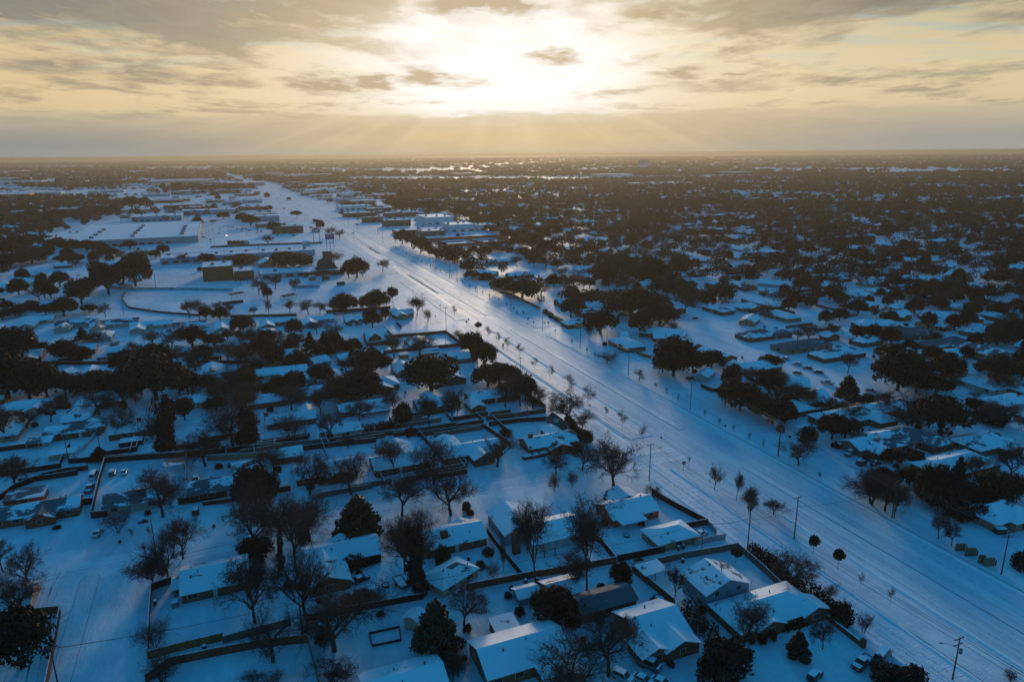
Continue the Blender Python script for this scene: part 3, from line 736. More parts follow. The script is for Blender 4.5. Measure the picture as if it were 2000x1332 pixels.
def car_parts(typ, paint):
    key = (typ, paint)
    if key in CAR: return CAR[key]
    S = dict(car=dict(L=4.6, hw=.9, hood=.92, roof=1.42, cab=(-1.75, -1.05, .35, 1.15), bed=0), suv=dict(L=4.8, hw=.95, hood=1.08, roof=1.75, cab=(-2.15, -1.9, .45, 1.2), bed=0),
             van=dict(L=5.4, hw=1.0, hood=1.2, roof=2.15, cab=(-2.6, -2.45, 1.25, 1.95), bed=0), pickup=dict(L=5.7, hw=.98, hood=1.12, roof=1.82, cab=(-.75, -.55, .75, 1.35), bed=1), jeep=dict(L=4.2, hw=.88, hood=1.12, roof=1.82, cab=(-1.9, -1.85, .25, .5), bed=0))[typ]
    L, hw, hd, rf = S['L'], S['hw'], S['hood'], S['roof']; a, b_, c_, d_ = S['cab']; H = L / 2
    body = MB(); low = .28
    if S['bed']:
        ring([(-.78, low + .1, hd, hw), (.9, low, hd, hw), (H - .25, low, hd - .06, hw), (H, low + .12, hd - .18, hw * .93)], 0, body)
        body.box((-H - .78) / 2 + 0, 0, low + .1, H - .78, 2 * hw - .1, .28)
        for s_ in (-1, 1): body.box((-H - .78) / 2, s_ * (hw - .06), low + .1, H - .78, .12, hd - low - .1)
        body.box(-H + .05, 0, low + .1, .1, 2 * hw - .24, hd - low - .1)
    else: ring([(-H, low + .14, hd - .12, hw * .9), (-H + .3, low, hd, hw), (-.4, low, hd + .02, hw), (1.1, low, hd, hw), (H - .3, low, hd - .12, hw), (H, low + .12, hd - .3, hw * .88)], 0, body)
    ci = hw * .80
    top = [(b_, -ci, rf), (c_, -ci, rf), (c_, ci, rf), (b_, ci, rf)]; bot = [(a, -hw + .06, hd - .04), (d_, -hw + .06, hd - .04), (d_, hw - .06, hd - .04), (a, hw - .06, hd - .04)]
    body.faces(bot + top, [(3, 2, 1, 0), (4, 5, 6, 7), (0, 1, 5, 4), (1, 2, 6, 5), (2, 3, 7, 6), (3, 0, 4, 7)], 0)
    def inset(p, q, r_, s_, f=.12, out=.012):
        c0 = (Vector(p) + Vector(q) + Vector(r_) + Vector(s_)) / 4; n_ = (Vector(q) - Vector(p)).cross(Vector(s_) - Vector(p)).normalized()
        return [tuple(Vector(v).lerp(c0, f) + n_ * out) for v in (p, q, r_, s_)]
    glass = MB(); B_, T_ = bot, top
    for p in ((B_[1], B_[2], T_[2], T_[1]), (B_[3], B_[0], T_[0], T_[3]), (B_[0], B_[1], T_[1], T_[0]), (B_[2], B_[3], T_[3], T_[2])): glass.slab([Vector(v) for v in inset(*p)], .008)
    snow = MB(); ring([(b_ - .02, rf - .02, rf + .16, ci), (c_ + .03, rf - .02, rf + .13, ci * .95)], 0, snow)
    ring([(d_ + .12, hd - .1, hd + .12, hw * .86), (H - .35, hd - .2, hd - .02, hw * .82)], 0, snow)
    if S['bed']: snow.box((-H - .78) / 2 + 0.02, 0, low + .4, H - 1.0, 2 * hw - .32, .3)
    elif a > -H + .4: ring([(-H + .1, hd - .15, hd + .08, hw * .8), (a - .05, hd - .08, hd + .13, hw * .84)], 0, snow)
    lm = MB(); lm.box(0, 0, 0, .06, .32, .14)
    CAR[key] = (body.mesh('body', ['paint_' + paint]), glass.mesh('window', ['glass']), snow.mesh('snow_cover', ['drift']), lm.mesh('headlight', ['sign_white']), S)
    return CAR[key]
def car(c, x, y, typ='car', paint='white', yaw=90.0, phrase=None, label=None, world=None, near=True):
    gx, gy = world or at(c, x, y); bd, gl, sn, hl, S = car_parts(typ, paint)
    phrase = phrase or 'snow-covered %s %s' % (paint, {'car': 'car', 'suv': 'estate car', 'van': 'van', 'pickup': 'pickup truck', 'jeep': 'off-road vehicle'}[typ])
    nm = dict(car='parked_car', suv='parked_suv', van='parked_van', pickup='pickup_truck', jeep='parked_jeep'.replace('jeep', 'offroader'))[typ]
    r = thing(nm, label or uniq(phrase, gx, gy, 'snowy'), {'van': 'van', 'pickup': 'pickup truck'}.get(typ, 'car'), (gx, gy, .02), rad(yaw), 'parked vehicles under snow')
    link('body', bd, r); link('window', gl, r); link('snow_cover', sn, r)
    if near:
        w = wheel_mesh(); H = S['L'] / 2
        for sx in (-H + .95, H - .95):
            for sy in (-1, 1):
                o = link('wheel', w['t'], r, (sx, sy * (S['hw'] - .08), .33)); link('rim', w['r'], o)
        for sy in (-1, 1): link('headlight', hl, r, (H - .02, sy * S['hw'] * .62, S['hood'] - .36))
    return r

# ------------------------------------------------------------------ poles and wires
PM = {}
def pole_part(key):
    if key in PM: return PM[key]
    m_ = MB(); mt = 'pole_wood'
    if key == 'pole': m_.tube((0, 0, -.2), (0, 0, 10), .17, .10, 8)
    elif key == 'crossarm': m_.box(0, 0, 0, 2.5, .12, .16)
    elif key == 'insulator': m_.tube((0, 0, 0), (0, 0, .22), .07, .05, 6); mt = 'dark_metal'
    elif key == 'transformer': m_.tube((0, 0, 0), (0, 0, 1.0), .3, .3, 10); m_.tube((0, 0, 1.0), (0, 0, 1.15), .3, .12, 10); mt = 'unit_grey'
    elif key == 'lamp_arm':
        p = [(0, 0, 0), (.9, 0, .55), (1.9, 0, .85), (3.0, 0, .95)]
        for a, b_ in zip(p, p[1:]): m_.tube(a, b_, .05, n=5)
        mt = 'metal'
    elif key == 'lamp_head': m_.box(0, 0, -.12, .75, .3, .16, tx=.7, ty=.6); mt = 'unit_grey'
    PM[key] = m_.mesh(key, [mt]); return PM[key]
def pole(c, x, y, yt=None, h=None, arms=1, arm_rz=0.0, lamp=None, trans=False, label=None, phrase='wooden utility pole', world=None, wires=None, thin=1.0):
    gx, gy = world or at(c, x, y)
    if h is None: h = height_at(gx, gy, pp(c, x, yt)[1])
    r = thing('utility_pole', label or uniq(phrase, gx, gy, 'tall' if h > 9 else 'short'), 'utility pole', (gx, gy, 0), 0, 'utility poles along the streets')
    link('pole', pole_part('pole'), r, sc=(thin, thin, h / 10))
    for i in range(arms):
        z = h - .45 - i * 1.3; ca = link('crossarm', pole_part('crossarm'), r, (0, .16, z), arm_rz)
        for u in (-1.1, 0.35, 1.1): link('insulator', pole_part('insulator'), ca, (u, 0, .16))
    if trans: link('transformer', pole_part('transformer'), r, (.1, -.5, h - 3.2))
    if lamp is not None:
        la = link('lamp_arm', pole_part('lamp_arm'), r, (0, 0, h - 2.4), rad(lamp)); link('lamp_head', pole_part('lamp_head'), la, (3.2, 0, .95))
    if wires is not None: wires.append((gx, gy, h))
    return r
def wires(line, label0, offs=(-1.1, 1.1), drop=.2, sag=.9, rad_=.04):
    for i, (a, b_) in enumerate(zip(line, line[1:])):
        m_ = MB(); ox, oy = a[0], a[1]
        for o_ in offs:
            prev = None
            for k in range(9):
                t = k / 8; x = a[0] + (b_[0] - a[0]) * t + o_ - ox; y = a[1] + (b_[1] - a[1]) * t + .16 - oy
                z = a[2] + (b_[2] - a[2]) * t - drop - sag * 4 * t * (1 - t)
                if prev: m_.tube(prev, (x, y, z), rad_, n=3, caps=False)
                prev = (x, y, z)
        mx, my = (a[0] + b_[0]) / 2, (a[1] + b_[1]) / 2
        r = thing('power_line', uniq(label0, mx, my, 'sagging', 60), 'power line', (ox, oy, 0), 0, 'power lines between the poles', m_.mesh('power_line', ['dark_metal']))
# ================================================================== THE PLACE
# ------------------------------------------------------------------ ground, roads, kerbs
def sheet(name, x0, y0, x1, y1, z, m, nx=1, ny=1):
    xs = np.linspace(x0, x1, nx + 1); ys = np.linspace(y0, y1, ny + 1); X, Y = np.meshgrid(xs, ys)
    V = np.stack([X.ravel(), Y.ravel(), np.full(X.size, z)], 1); i = np.arange(nx)[None, :] + np.arange(ny)[:, None] * (nx + 1)
    F = np.stack([i, i + 1, i + nx + 2, i + nx + 1], -1).reshape(-1, 4)
    return struct(name, quads_mesh(V, F, name, m))
sheet('ground', -42000, -3000, 42000, 62000, 0.0, 'snow')
X_LC, X_RC = 137.0, 164.0
def ribbon(name, pts, w, z, m):
    """a street of constant width through world points"""
    P = [Vector((x, y)) for x, y in pts]; Lf, Rt = [], []
    for i, p in enumerate(P):
        d = ((P[min(i + 1, len(P) - 1)] - P[max(i - 1, 0)])).normalized(); n = Vector((-d.y, d.x)); Lf.append(p + n * w / 2); Rt.append(p - n * w / 2)
    b_ = MB(); n = len(P); b_.faces([(v.x, v.y, z) for v in Rt + Lf], [(i, i + 1, n + i + 1, n + i) for i in range(n - 1)])
    return struct(name, b_.mesh(name, [m]))
ribbon('road_surface', [(150.5, -60), (150.5, 1200), (150.5, 2150), (146, 2450), (118, 2900), (78, 3500), (12, 4800), (-60, 9000)], 27, .004, 'road_snow')
ribbon('parkway_lane', [(121.5, -20), (121.5, 500)], 8.5, .006, 'lane_snow')
sy1, sy2 = 186.0, 395.0
ribbon('street', [(137, sy1), (60, sy1 - 1), (-190, sy1 - 3)], 10, .008, 'lane_snow')
ribbon('street', [(137, sy2), (60, sy2 + 3), (-60, 421), (-190, 470), (-300, 520)], 9, .008, 'lane_snow')
ribbon('street', [(-48, 196), (-44, 120), (-36, 0)], 11, .010, 'lane_snow')
ribbon('street', [(238, 440), (252, 330), (254, 240), (258, 160), (262, 40)], 11, .008, 'lane_snow')
ribbon('street', [(164, 362), (205, 366), (238, 372)], 10, .010, 'lane_snow')
for yy, x0, x1 in ((286, -190, 100), (352, -190, 104), (560, 170, 600), (640, 170, 700), (470, 270, 640), (330, 262, 520), (250, 262, 480), (800, 340, 900), (960, 340, 900)):
    ribbon('street', [(x0, yy), (x1, yy + (0 if yy > 400 else 2))], 8, .005, 'lane_snow')
ribbon('parking_lot', [(-25, 880), (118, 880)], 170, .006, 'lane_snow')
# raised verges with real kerbs, broken at the side streets
def verge(x0, x1, y0, y1, rnd=True):
    cx = (x0 + x1) / 2; w = (x1 - x0) / 2; pts = [(x1, y0), (x1, y1 - w), (cx + w * .7, y1 - w * .3), (cx, y1), (cx - w * .7, y1 - w * .3), (x0, y1 - w), (x0, y0)] if rnd else [(x1, y0), (x1, y1), (x0, y1), (x0, y0)]
    b_ = MB(); b_.prism(pts, -.05, .13); v = struct('verge', b_.mesh('verge', ['snow']))
    e_ = MB()
    for (xa, ya), (xb, yb) in zip(pts, pts[1:]): e_.box((xa + xb) / 2, (ya + yb) / 2, 0, math.hypot(xb - xa, yb - ya), .16, .10, math.atan2(yb - ya, xb - xa))
    link('kerb', e_.mesh('kerb', ['kerb']), v)
verge(127.5, 136.9, -20, 172); verge(127.5, 136.9, 202, 384); verge(127.5, 136.9, 406, 560); verge(127.5, 136.9, 600, 1400, False)
verge(164.1, 181, -20, 355); verge(164.1, 178, 369, 1400, False)
verge(149.0, 151.6, 60, 168); verge(149.0, 151.6, 203, 372); verge(149.0, 151.6, 412, 1900)
verge(-41, -37, 110, 128); verge(-41.5, -37.5, 138, 182)
random.seed(77)
for i, (P_, w_) in enumerate([([(136, 187.5), (90, 188), (30, 184), (-60, 184), (-150, 181)], 1.7), ([(136, 184), (100, 182.5), (40, 186), (-30, 181), (-46, 160), (-42, 110), (-38, 60)], 1.7), ([(-49, 190), (-47, 150), (-44.5, 110), (-40, 50)], 1.7), ([(-46, 186), (-49, 150), (-47, 100), (-43, 50)], 1.8),
        ([(160, 190), (150, 188), (140, 184), (128, 187), (80, 185)], 1.7), ([(240, 430), (252, 330), (255, 240), (260, 150), (263, 60)], 1.8), ([(243, 420), (256, 320), (257, 220), (257, 130), (266, 70)], 1.8), ([(165, 364), (200, 368), (236, 376), (250, 340)], 1.7), ([(123, 30), (122.5, 130), (123, 260), (121.5, 400)], 1.8), ([(119.5, 30), (120.5, 160), (119.6, 300)], 1.8),
        ([(154, 40), (153.5, 200), (154.5, 420), (153.8, 800)], 1.8), ([(158, 40), (158.4, 260), (157.6, 500), (158, 900)], 1.8), ([(161.5, 60), (160.8, 230), (161.3, 520)], 1.8), ([(146, 60), (145.4, 240), (146.4, 520), (146, 1000)], 1.8), ([(141.6, 50), (142, 230), (141.2, 480)], 1.8)]):
    b_ = MB()
    for sd_ in (-w_ / 2, w_ / 2):
        pts_ = []
        for (x0, y0), (x1, y1) in zip(P_, P_[1:]):
            n = max(2, int(math.hypot(x1 - x0, y1 - y0) / 4))
            for k in range(n):
                t = k / n; L_ = math.hypot(x1 - x0, y1 - y0); nx_, ny_ = -(y1 - y0) / L_, (x1 - x0) / L_
                pts_.append((x0 + (x1 - x0) * t + nx_ * (sd_ + random.uniform(-.07, .07)), y0 + (y1 - y0) * t + ny_ * (sd_ + random.uniform(-.07, .07)), nx_, ny_))
        b_.faces([(x - nx_ * .14, y - ny_ * .14, .016) for x, y, nx_, ny_ in pts_] + [(x + nx_ * .14, y + ny_ * .14, .016) for x, y, nx_, ny_ in pts_], [(k, k + 1, len(pts_) + k + 1, len(pts_) + k) for k in range(len(pts_) - 1)])
    struct('tyre_track', b_.mesh('tyre_track', ['rut']))
b_ = MB(); b_.box(142.2, 541, .006, 2.6, 92, .012); struct('sand_strip', b_.mesh('sand_strip', ['sand']))
b_ = MB(); b_.box(147.5, 760, .006, 4.5, 60, .012); struct('gravel_strip', b_.mesh('gravel_strip', ['brown_sand']))
# ploughed ridges of snow along the avenue
for i, (x, y0, y1, hh) in enumerate([(138.4, 60, 168, .22), (138.3, 206, 380, .2), (162.9, 70, 350, .22), (126.9, 60, 175, .28), (126.6, 205, 380, .25), (117.4, 60, 170, .25)]):
    n = int((y1 - y0) / 3); V = []
    for k in range(n + 1):
        y = y0 + (y1 - y0) * k / n; j = random.uniform(-.15, .15); h_ = hh * random.uniform(.4, 1.3)
        for u, z in ((-.7, .0), (-.3, h_ * .8), (.1, h_), (.6, 0.0)): V.append((x + u + j, y, z + .005))
    F = np.array([[k * 4 + q, k * 4 + q + 1, k * 4 + q + 5, k * 4 + q + 4] for k in range(n) for q in range(3)])
    struct('snow_bank', quads_mesh(np.array(V), F, 'snow_bank', 'drift'))

# ------------------------------------------------------------------ houses on the near side, west of the avenue
H = house
H('the sledge yard house', 'patchy roofed red brick house with a white front gable at the picture edge', 'B1', (-60, 1160, 612, 1082), 9, roof='roof_patchy', wings=[('B1', (335, 1135, 300, 1215), 7), ('B1', (60, 1060, 340, 1040), 7, 'flat', 2.5)], chim=None)
H('the walled yard house', 'pale walled house with thin grey roof inside a tall dark board compound', 'B1', (822, 1055, 1250, 1008), 9.5, wall='cream', roof='roof_patchy', wings=[('B1', (1290, 805, 1430, 800), 5, 'open', 2.6)])
H('the driveway house', 'grey roofed ranch house with garage wing beside three cars on a drive', 'B1', (1600, 937, 1950, 900), 10, wall='dark_fence', roof='roof_patchy', typ='hip', wings=[('B2', (215, 812, 450, 790), 7, 'gable', 2.4)])
H('the blank roofed house', 'long house with one wide unbroken snow roof behind a brick garden wall', 'A1', (1268, 548, 1720, 470), 12, wall='brown_brick', wings=[('A1', (1215, 610, 1270, 600), 5, 'gable', 2.3)])
H('the hipped wing house', 'brown brick house with a long cross wing reaching towards the alley', 'A2', (690, 405, 1200, 312), 10, wall='brown_brick', wings=[('A2', (810, 400, 880, 590), 9.5), ('A2', (950, 295, 960, 345), 6)], chim=None)
H('the square chimney house', 'red brick house with a square chimney on its snowy slope facing the alley', 'A3', (85, 282, 497, 212), 10, wings=[('A3', (330, 190, 420, 260), 5)])
b_ = MB(); cx_, cy_ = at('A3', 243, 400); b_.box(0, 0, 0, 1.9, 1.2, 5.3); thing('chimney_stack', 'square red brick chimney at the wall of the alley house', 'chimney', (cx_, cy_ - .3, 0), 0, None, b_.mesh('chimney_stack', ['red_brick']))
H('the cream garage', 'cream boarded garage with a snowy hipped roof on the alley', 'A3', (235, 550, 325, 497), 7.5, e=2.5, typ='hip', wall='cream', name='garage', cat='garage')
H('the pergola house', 'large two winged house with melting dark patches on its end gable', 'A3', (800, 228, 1172, 175), 11, wall='grey_siding', e=3.0, wings=[('A3', (665, 72, 800, 222), 10.5, 'gable', 3.4)])
b_ = MB(); cx_, cy_ = at('A3', 745, 430); b_.box(0, 0, 0, 2.0, 1.3, 6.2); thing('chimney_stack', 'tall brown chimney rising beside the two tall bare yard trees', 'chimney', (cx_, cy_, 0), 0, None, b_.mesh('chimney_stack', ['brown_brick']))
H('the orange brick house', 'orange brick house with a covered patio and snow on its L-shaped roof', 'B3', (1515, 1130, 1885, 1077), 10, wall='orange_brick', wings=[('B3', (1625, 992, 1700, 1065), 9), ('A3', (1440, 175, 1620, 160), 6.5, 'open', 2.5)])
H('the pyramid garage', 'tan garage with a four sided snow roof beside a white car', 'A4', (350, 262, 432, 224), 8, e=2.6, typ='hip', wall='tan_brick', name='garage', cat='garage', detail=1)
H('the tall blue house', 'tall blue-grey house with half its snow slid off the roof', 'A4', (637, 472, 800, 610), 12, e=4.6, wall='blue_siding', roof='roof_thin', wings=[])
H('the corner brick house', 'low brick house with several small gables below the tall blue house', 'A4', (900, 775, 1215, 705), 10.5, wall='brown_brick', typ='hip', wings=[('A4', (1000, 800, 1100, 900), 7), ('A4', (1290, 725, 1440, 790), 7, 'gable', 2.8)])
H('the porch gable house', 'snowy house with a dark open porch gable behind the row of vans', 'A4', (95, 880, 425, 800), 12, wall='brown_brick', wings=[('A4', (365, 895, 470, 1040), 8), ('A4', (210, 960, 290, 1090), 7)])
H('the small brick workshop', 'small brick workshop whose dark roof has shed nearly all its snow', 'A3', (1152, 742, 1545, 667), 6.5, e=2.8, wall='red_brick', roof='roof_bare', name='workshop', cat='outbuilding', detail=1)
H('the long lit ridge house', 'big low house whose far roof slope catches the sun, nearly at the bottom', 'A3', (475, 1087, 1045, 952), 11.5, e=3.0, wall='brown_brick', wings=[('A3', (985, 1080, 1100, 1250), 8), ('A3', (600, 960, 760, 930), 8, 'flat', 2.6)])
H('the bottom edge house', 'house cut off by the bottom edge with a sunlit strip along its ridge', 'A2', (1110, 1322, 1655, 1207), 11, wall='grey_siding')
H('the blue garden shed', 'small blue-grey garden shed with a snow cap in an open yard', 'A3', (742, 682, 885, 657), 4, e=2.3, wall='blue_siding', name='garden_shed', cat='shed', detail=0)
H('the low alley garage', 'low garage roof drifted with snow beside the two upright bare trees', 'A3', (960, 650, 1150, 600), 7.5, e=2.4, wall='tan_brick', name='garage', cat='garage', detail=0)
H('the tall narrow shed', 'narrow beige shed half hidden by the round dark evergreen', 'A2', (1445, 868, 1500, 812), 4, e=3.0, wall='cream', name='garden_shed', cat='shed', detail=0)
H(None, 'snow topped open shelter on posts in the corner of the fenced yard', 'A4', (180, 525, 335, 495), 4.2, e=2.4, typ='open', name='garden_shelter', cat='shelter', detail=0)
H('the lit patch house', 'pale roof glowing between bare trees at the lower picture edge', 'A1', (-90, 700, 215, 665), 10, wall='cream', detail=0)
# middle rows
H('the red brick bend house', 'red brick house with a bright rear wing and a porch roof on posts', 'B1', (385, 507, 760, 508), 9, wall='red_brick', roof='roof_patchy', wings=[('B1', (735, 450, 700, 510), 8), ('B1', (220, 640, 400, 628), 5.5, 'open', 2.4)])
H(None, 'low plywood coloured box shed under snow beside the alley fence', 'B1', (390, 715, 575, 708), 4, e=1.9, typ='flat', wall='cream', name='garden_shed', cat='shed', detail=0)
H('the grey chimney house', 'long snowy roof behind bare trees with a tall grey chimney', 'B1', (870, 500, 1330, 478), 9.5, wall='brown_brick', chim=.47, detail=1)
H('the cedar house', 'snowy roof mostly hidden behind the leaning ivy column', 'B1', (1480, 525, 1890, 515), 9.5, wall='brown_brick', detail=1, wings=[('B1', (1810, 395, 1800, 500), 8)])
H('the small hip house', 'small brown walled house with a neat snow roof under dark oaks', 'B1', (992, 162, 1130, 168), 7, wall='brown_brick', detail=1)
H('the twin gable house', 'long roofed house with two bright snowy gables behind it', 'B1', (600, 112, 905, 101), 8, wall='brown_brick', detail=1, wings=[('B1', (720, 50, 700, 95), 7), ('B1', (820, 65, 810, 100), 7)])
H('the red barn shed', 'small dark red barn shaped shed among the western oaks', 'B1', (500, 88, 560, 62), 5, e=2.6, slope=.8, wall='barn_red', name='garden_shed', cat='shed', detail=0)
H('the white gable house', 'long speckled snow roof below a large bright white gable', 'B1', (1480, 108, 1875, 95), 9, wall='brown_brick', roof='roof_thin', detail=1, wings=[('B1', (1640, 25, 1665, 85), 10, 'gable', 3.6)])
H('the beige gable garage house', 'house with a steep beige garage gable facing the street', 'B2', (395, 75, 790, 55), 9, wall='cream', wings=[('B2', (665, 82, 665, 140), 8, 'gable', 3.2)], front='garage')
H('the long porch house', 'red brick house with chimney and a dark porch strip along the front', 'B2', (1040, 340, 1430, 318), 9, wings=[('B2', (1180, 412, 1450, 396), 2.4, 'open', 2.2)], chim=.02)
H('the dark dormer house', 'snow roofed house with a dark triangular dormer and a glowing yard patch', 'B2', (1640, 312, 1935, 297), 10, wall='green_siding', wings=[('B2', (1762, 250, 1775, 325), 6.5)])
H('the plain brick house', 'plain low red brick house behind a forked bare tree', 'B2', (482, 432, 850, 416), 8.5, wall='red_brick', wings=[('B2', (815, 350, 790, 420), 6)], chim=.0)
H('the alley hip garage', 'cream garage with hipped snow roof at the end of the long hedge', 'B2', (1075, 510, 1130, 495), 8, e=2.6, typ='hip', wall='cream', name='garage', cat='garage', detail=1)
H('the ivy gable house', 'snowy roof with a sunlit gable behind two spreading bare trees', 'B2', (700, 842, 1170, 775), 10, wall='red_brick', wings=[('B2', (1000, 790, 1090, 870), 8)])
H('the broad gable house', 'wide house with a tall cross gable and snow covered front slope', 'B2', (1300, 765, 1700, 722), 10.5, wall='brown_brick', wings=[('B2', (1485, 625, 1560, 730), 10, 'gable', 3.0)])
H('the brown alley garage', 'brown brick garage with one lit gable along the alley fence', 'B2', (510, 705, 750, 685), 8, wall='brown_brick', roof='roof_thin', name='garage', cat='garage', detail=0)
H('the two gable brick house', 'brick house with a pointed front gable opposite the snowy crossroad', 'B3', (235, 690, 690, 630), 9.5, wall='red_brick', wings=[('B3', (505, 680, 600, 745), 7), ('B3', (270, 590, 330, 680), 8)])
H('the boxed hedge house', 'tan and orange brick house with a stout chimney and planter boxes', 'B3', (890, 615, 1275, 572), 9.5, wall='orange_brick', roof='roof_thin', wings=[('B3', (1128, 605, 1180, 665), 8), ('B3', (1075, 512, 1170, 575), 6, 'gable', 2.5)], chim=.12)
H('the avenue gable house', 'snow roofed house inside the pointed corner fence beside the avenue', 'B3', (440, 255, 845, 232), 9, wall='brown_brick', wings=[('B3', (500, 300, 520, 360), 6)])
H('the gambrel shed', 'dark green barn roofed shed where the alley meets the parkway', 'B3', (1110, 425, 1190, 465), 5.5, e=2.6, slope=.8, wall='green_siding', roof='roof_bare', name='garden_shed', cat='shed', detail=0)
H('the dormer house', 'steep snowy house with a tan two windowed dormer and lit brick chimney', 'D2', (1050, 575, 1215, 572), 12, e=2.8, slope=.8, wall='brown_brick', wings=[('D2', (1115, 572, 1120, 600), 6.5, 'gable', 4.8)], detail=1)
H('the dark walled bungalow', 'low dark walled bungalow in front of a bright snowy rear gable', 'D2', (225, 692, 500, 682), 8, wall='brown_brick', detail=1, wings=[('D2', (290, 655, 280, 690), 7)])
H('the white ridge house', 'house with a rounded front gable and two cars buried at its door', 'D2', (235, 492, 510, 478), 8, wall='green_siding', detail=1, wings=[('D2', (285, 490, 285, 530), 7.5)])
H('the blue gable house', 'blue-grey walled garage gable house with one white car outside', 'D2', (600, 470, 800, 460), 8, wall='blue_siding', detail=1, wings=[('D2', (615, 475, 620, 510), 8.5)])
H('the green walled house', 'low green walled house below the large evergreen by the field', 'D2', (890, 470, 1080, 455), 8, wall='green_siding', detail=1, wings=[('D2', (940, 458, 940, 495), 7)])
H('the tan end house', 'tan brick end house with a pointed gable nearest the avenue corner', 'D2', (1255, 420, 1420, 415), 9, wall='tan_brick', detail=1, wings=[('D2', (1320, 400, 1310, 450), 7.5)])
H('the hipped oak house', 'hip roofed house with pale fascia tucked behind roadside oaks', 'D2', (1600, 768, 1830, 748), 10, typ='hip', wall='tan_brick', detail=1)
H('the split roof house', 'tan garage house with a ridge pointing at the street behind oaks', 'D2', (1330, 815, 1380, 870), 10, wall='tan_brick', detail=1, wings=[('D2', (1400, 800, 1480, 830), 8)], front='garage')
H('the flat carport house', 'greyish roofed house between the beige garage and the big oak', 'D2', (620, 800, 740, 770), 9, wall='grey_siding', roof='roof_thin', detail=1)
H('the parkway bungalow', 'low bungalow roof behind the corner fence with bare trees around', 'D2', (1480, 725, 1620, 715), 7, wall='brown_brick', detail=0)
H(None, 'small tan garden gazebo with white flat roof behind a dark fence', 'D2', (1320, 752, 1385, 748), 4, e=2.4, typ='flat', wall='tan_brick', name='gazebo', cat='gazebo', detail=0)
# the straight row facing the street below the playing field
rowd = [(170, 482, 420, 457, 'the first row house'), (445, 502, 740, 490, 'the second row house'), (715, 503, 1070, 487, 'the third row house'), (1025, 512, 1335, 500, 'the fourth row house'), (1355, 517, 1600, 507, 'the fifth row house'), (1680, 510, 1830, 500, 'the sixth row house')]
dsc = ['low pale house opening the row under the playing field, furthest from the avenue', 'cream gabled house second along the row under the playing field', 'wide cream house with double garage gable third along the field row', 'fourth house of the field row with a small square pale gable',
       'fifth house of the field row beside two parked cars', 'bright gabled last house of the field row beside a dark oak']
for i, (x1, y1, x2, y2, nk) in enumerate(rowd):
    H(nk, dsc[i], 'D1', (x1, y1, x2, y2), 9, wall='cream', roof='roof_patchy' if i in (1, 2, 4) else 'roof_full', detail=1, wings=[('D1', (x1 + 55, y1 + 5, x1 + 50, y1 + 45), 8)])
H('the bright flank house', 'L shaped snowy house behind a bare tree in the second western row', 'D1', (480, 700, 735, 692), 9, wall='brown_brick', detail=1, wings=[('D1', (640, 690, 620, 745), 8)])
H('the glass porch house', 'straight roofed house with a long dark porch west of the dark oaks', 'D1', (855, 698, 1150, 692), 9, wall='brown_brick', detail=1)
H('the sunken roof house', 'partly hidden snowy roof right of the dark oaks in the second row', 'D1', (1310, 715, 1480, 715), 8, wall='brown_brick', detail=0)
H('the hidden end house', 'snow roof glimpsed behind a wide bare tree, second row', 'D1', (1600, 745, 1720, 742), 8, wall='brown_brick', detail=0)
H('the far west brick house', 'brown walled house with snowy roof at the end of the western lane', 'D1', (245, 668, 400, 680), 8, wall='tan_brick', detail=0)
for i, (x1, y1, x2, y2, c) in enumerate([(190, 102, 320, 128, 'cream'), (0, 215, 90, 222, 'tan_brick'), (145, 168, 275, 190, 'cream'), (830, 42, 965, 38, 'grey_siding'), (110, 368, 270, 366, 'brown_brick'), (300, 366, 440, 345, 'grey_siding'), (20, 200, 110, 235, 'grey_siding'), (860, 90, 960, 96, 'brown_brick'), (420, 60, 560, 50, 'brown_brick'), (880, 200, 990, 215, 'cream'), (1010, 160, 1090, 150, 'tan_brick')]):
    H(None, uniq(['cream', 'tan', 'pale grey'][i % 3] + ' walled house in the western block', *at('D1', (x1 + x2) / 2, y2)), 'D1', (x1, y1, x2, y2), 9, wall=c, detail=0, group='houses of the western block')

# ------------------------------------------------------------------ east of the avenue
H('the street end house', 'brick house whose eave runs down to the end of the car lined street', 'C2', (735, 632, 1010, 600), 13, e=2.9, typ='hip', wall='red_brick', roof='roof_patchy', wings=[('C2', (1080, 620, 1330, 690), 10, 'hip', 2.9)])
H('the parapet house', 'wide hipped brick house half covered in snow next to the car lined street', 'C2', (330, 455, 560, 425), 12, e=2.9, typ='hip', wall='brown_brick', wings=[('C2', (640, 430, 850, 500), 9, 'hip', 2.9)])
H('the side garage house', 'green walled garage with a pickup truck parked on the verge side', 'C2', (480, 705, 640, 685), 9, wall='green_siding', wings=[('C2', (640, 690, 800, 775), 8)], detail=1)
H('the low snow wedge house', 'long snow roof wedge beside the pointed magnolia on the street', 'C2', (0, 300, 250, 262), 12, wall='brown_brick', wings=[('C2', (180, 262, 400, 365), 8)], detail=1)
H('the hollow roof house', 'snowy hip roof behind a conifer, nearest the lower east corner', 'C2', (1270, 870, 1560, 815), 12, typ='hip', wall='brown_brick', detail=1)
H('the sand brick house', 'sand coloured brick house at the picture edge with a sunlit ridge', 'A5', (1560, 85, 1655, 62), 11, typ='hip', wall='tan_brick', wings=[('A5', (1640, 62, 1830, 150), 10, 'hip', 2.8)], detail=1)
H('the verge garage', 'small pale garage beside the dark estate car along the avenue fence', 'C1', (975, 130, 1040, 80), 6, wall='grey_siding', name='garage', cat='garage', detail=0)
H('the timber front house', 'snow roofed house along the eastern fence behind the twin shrubs', 'C1', (1290, 40, 1620, 5), 11, wall='brown_brick', detail=1, wings=[('C1', (1260, 10, 1400, 70), 8)])
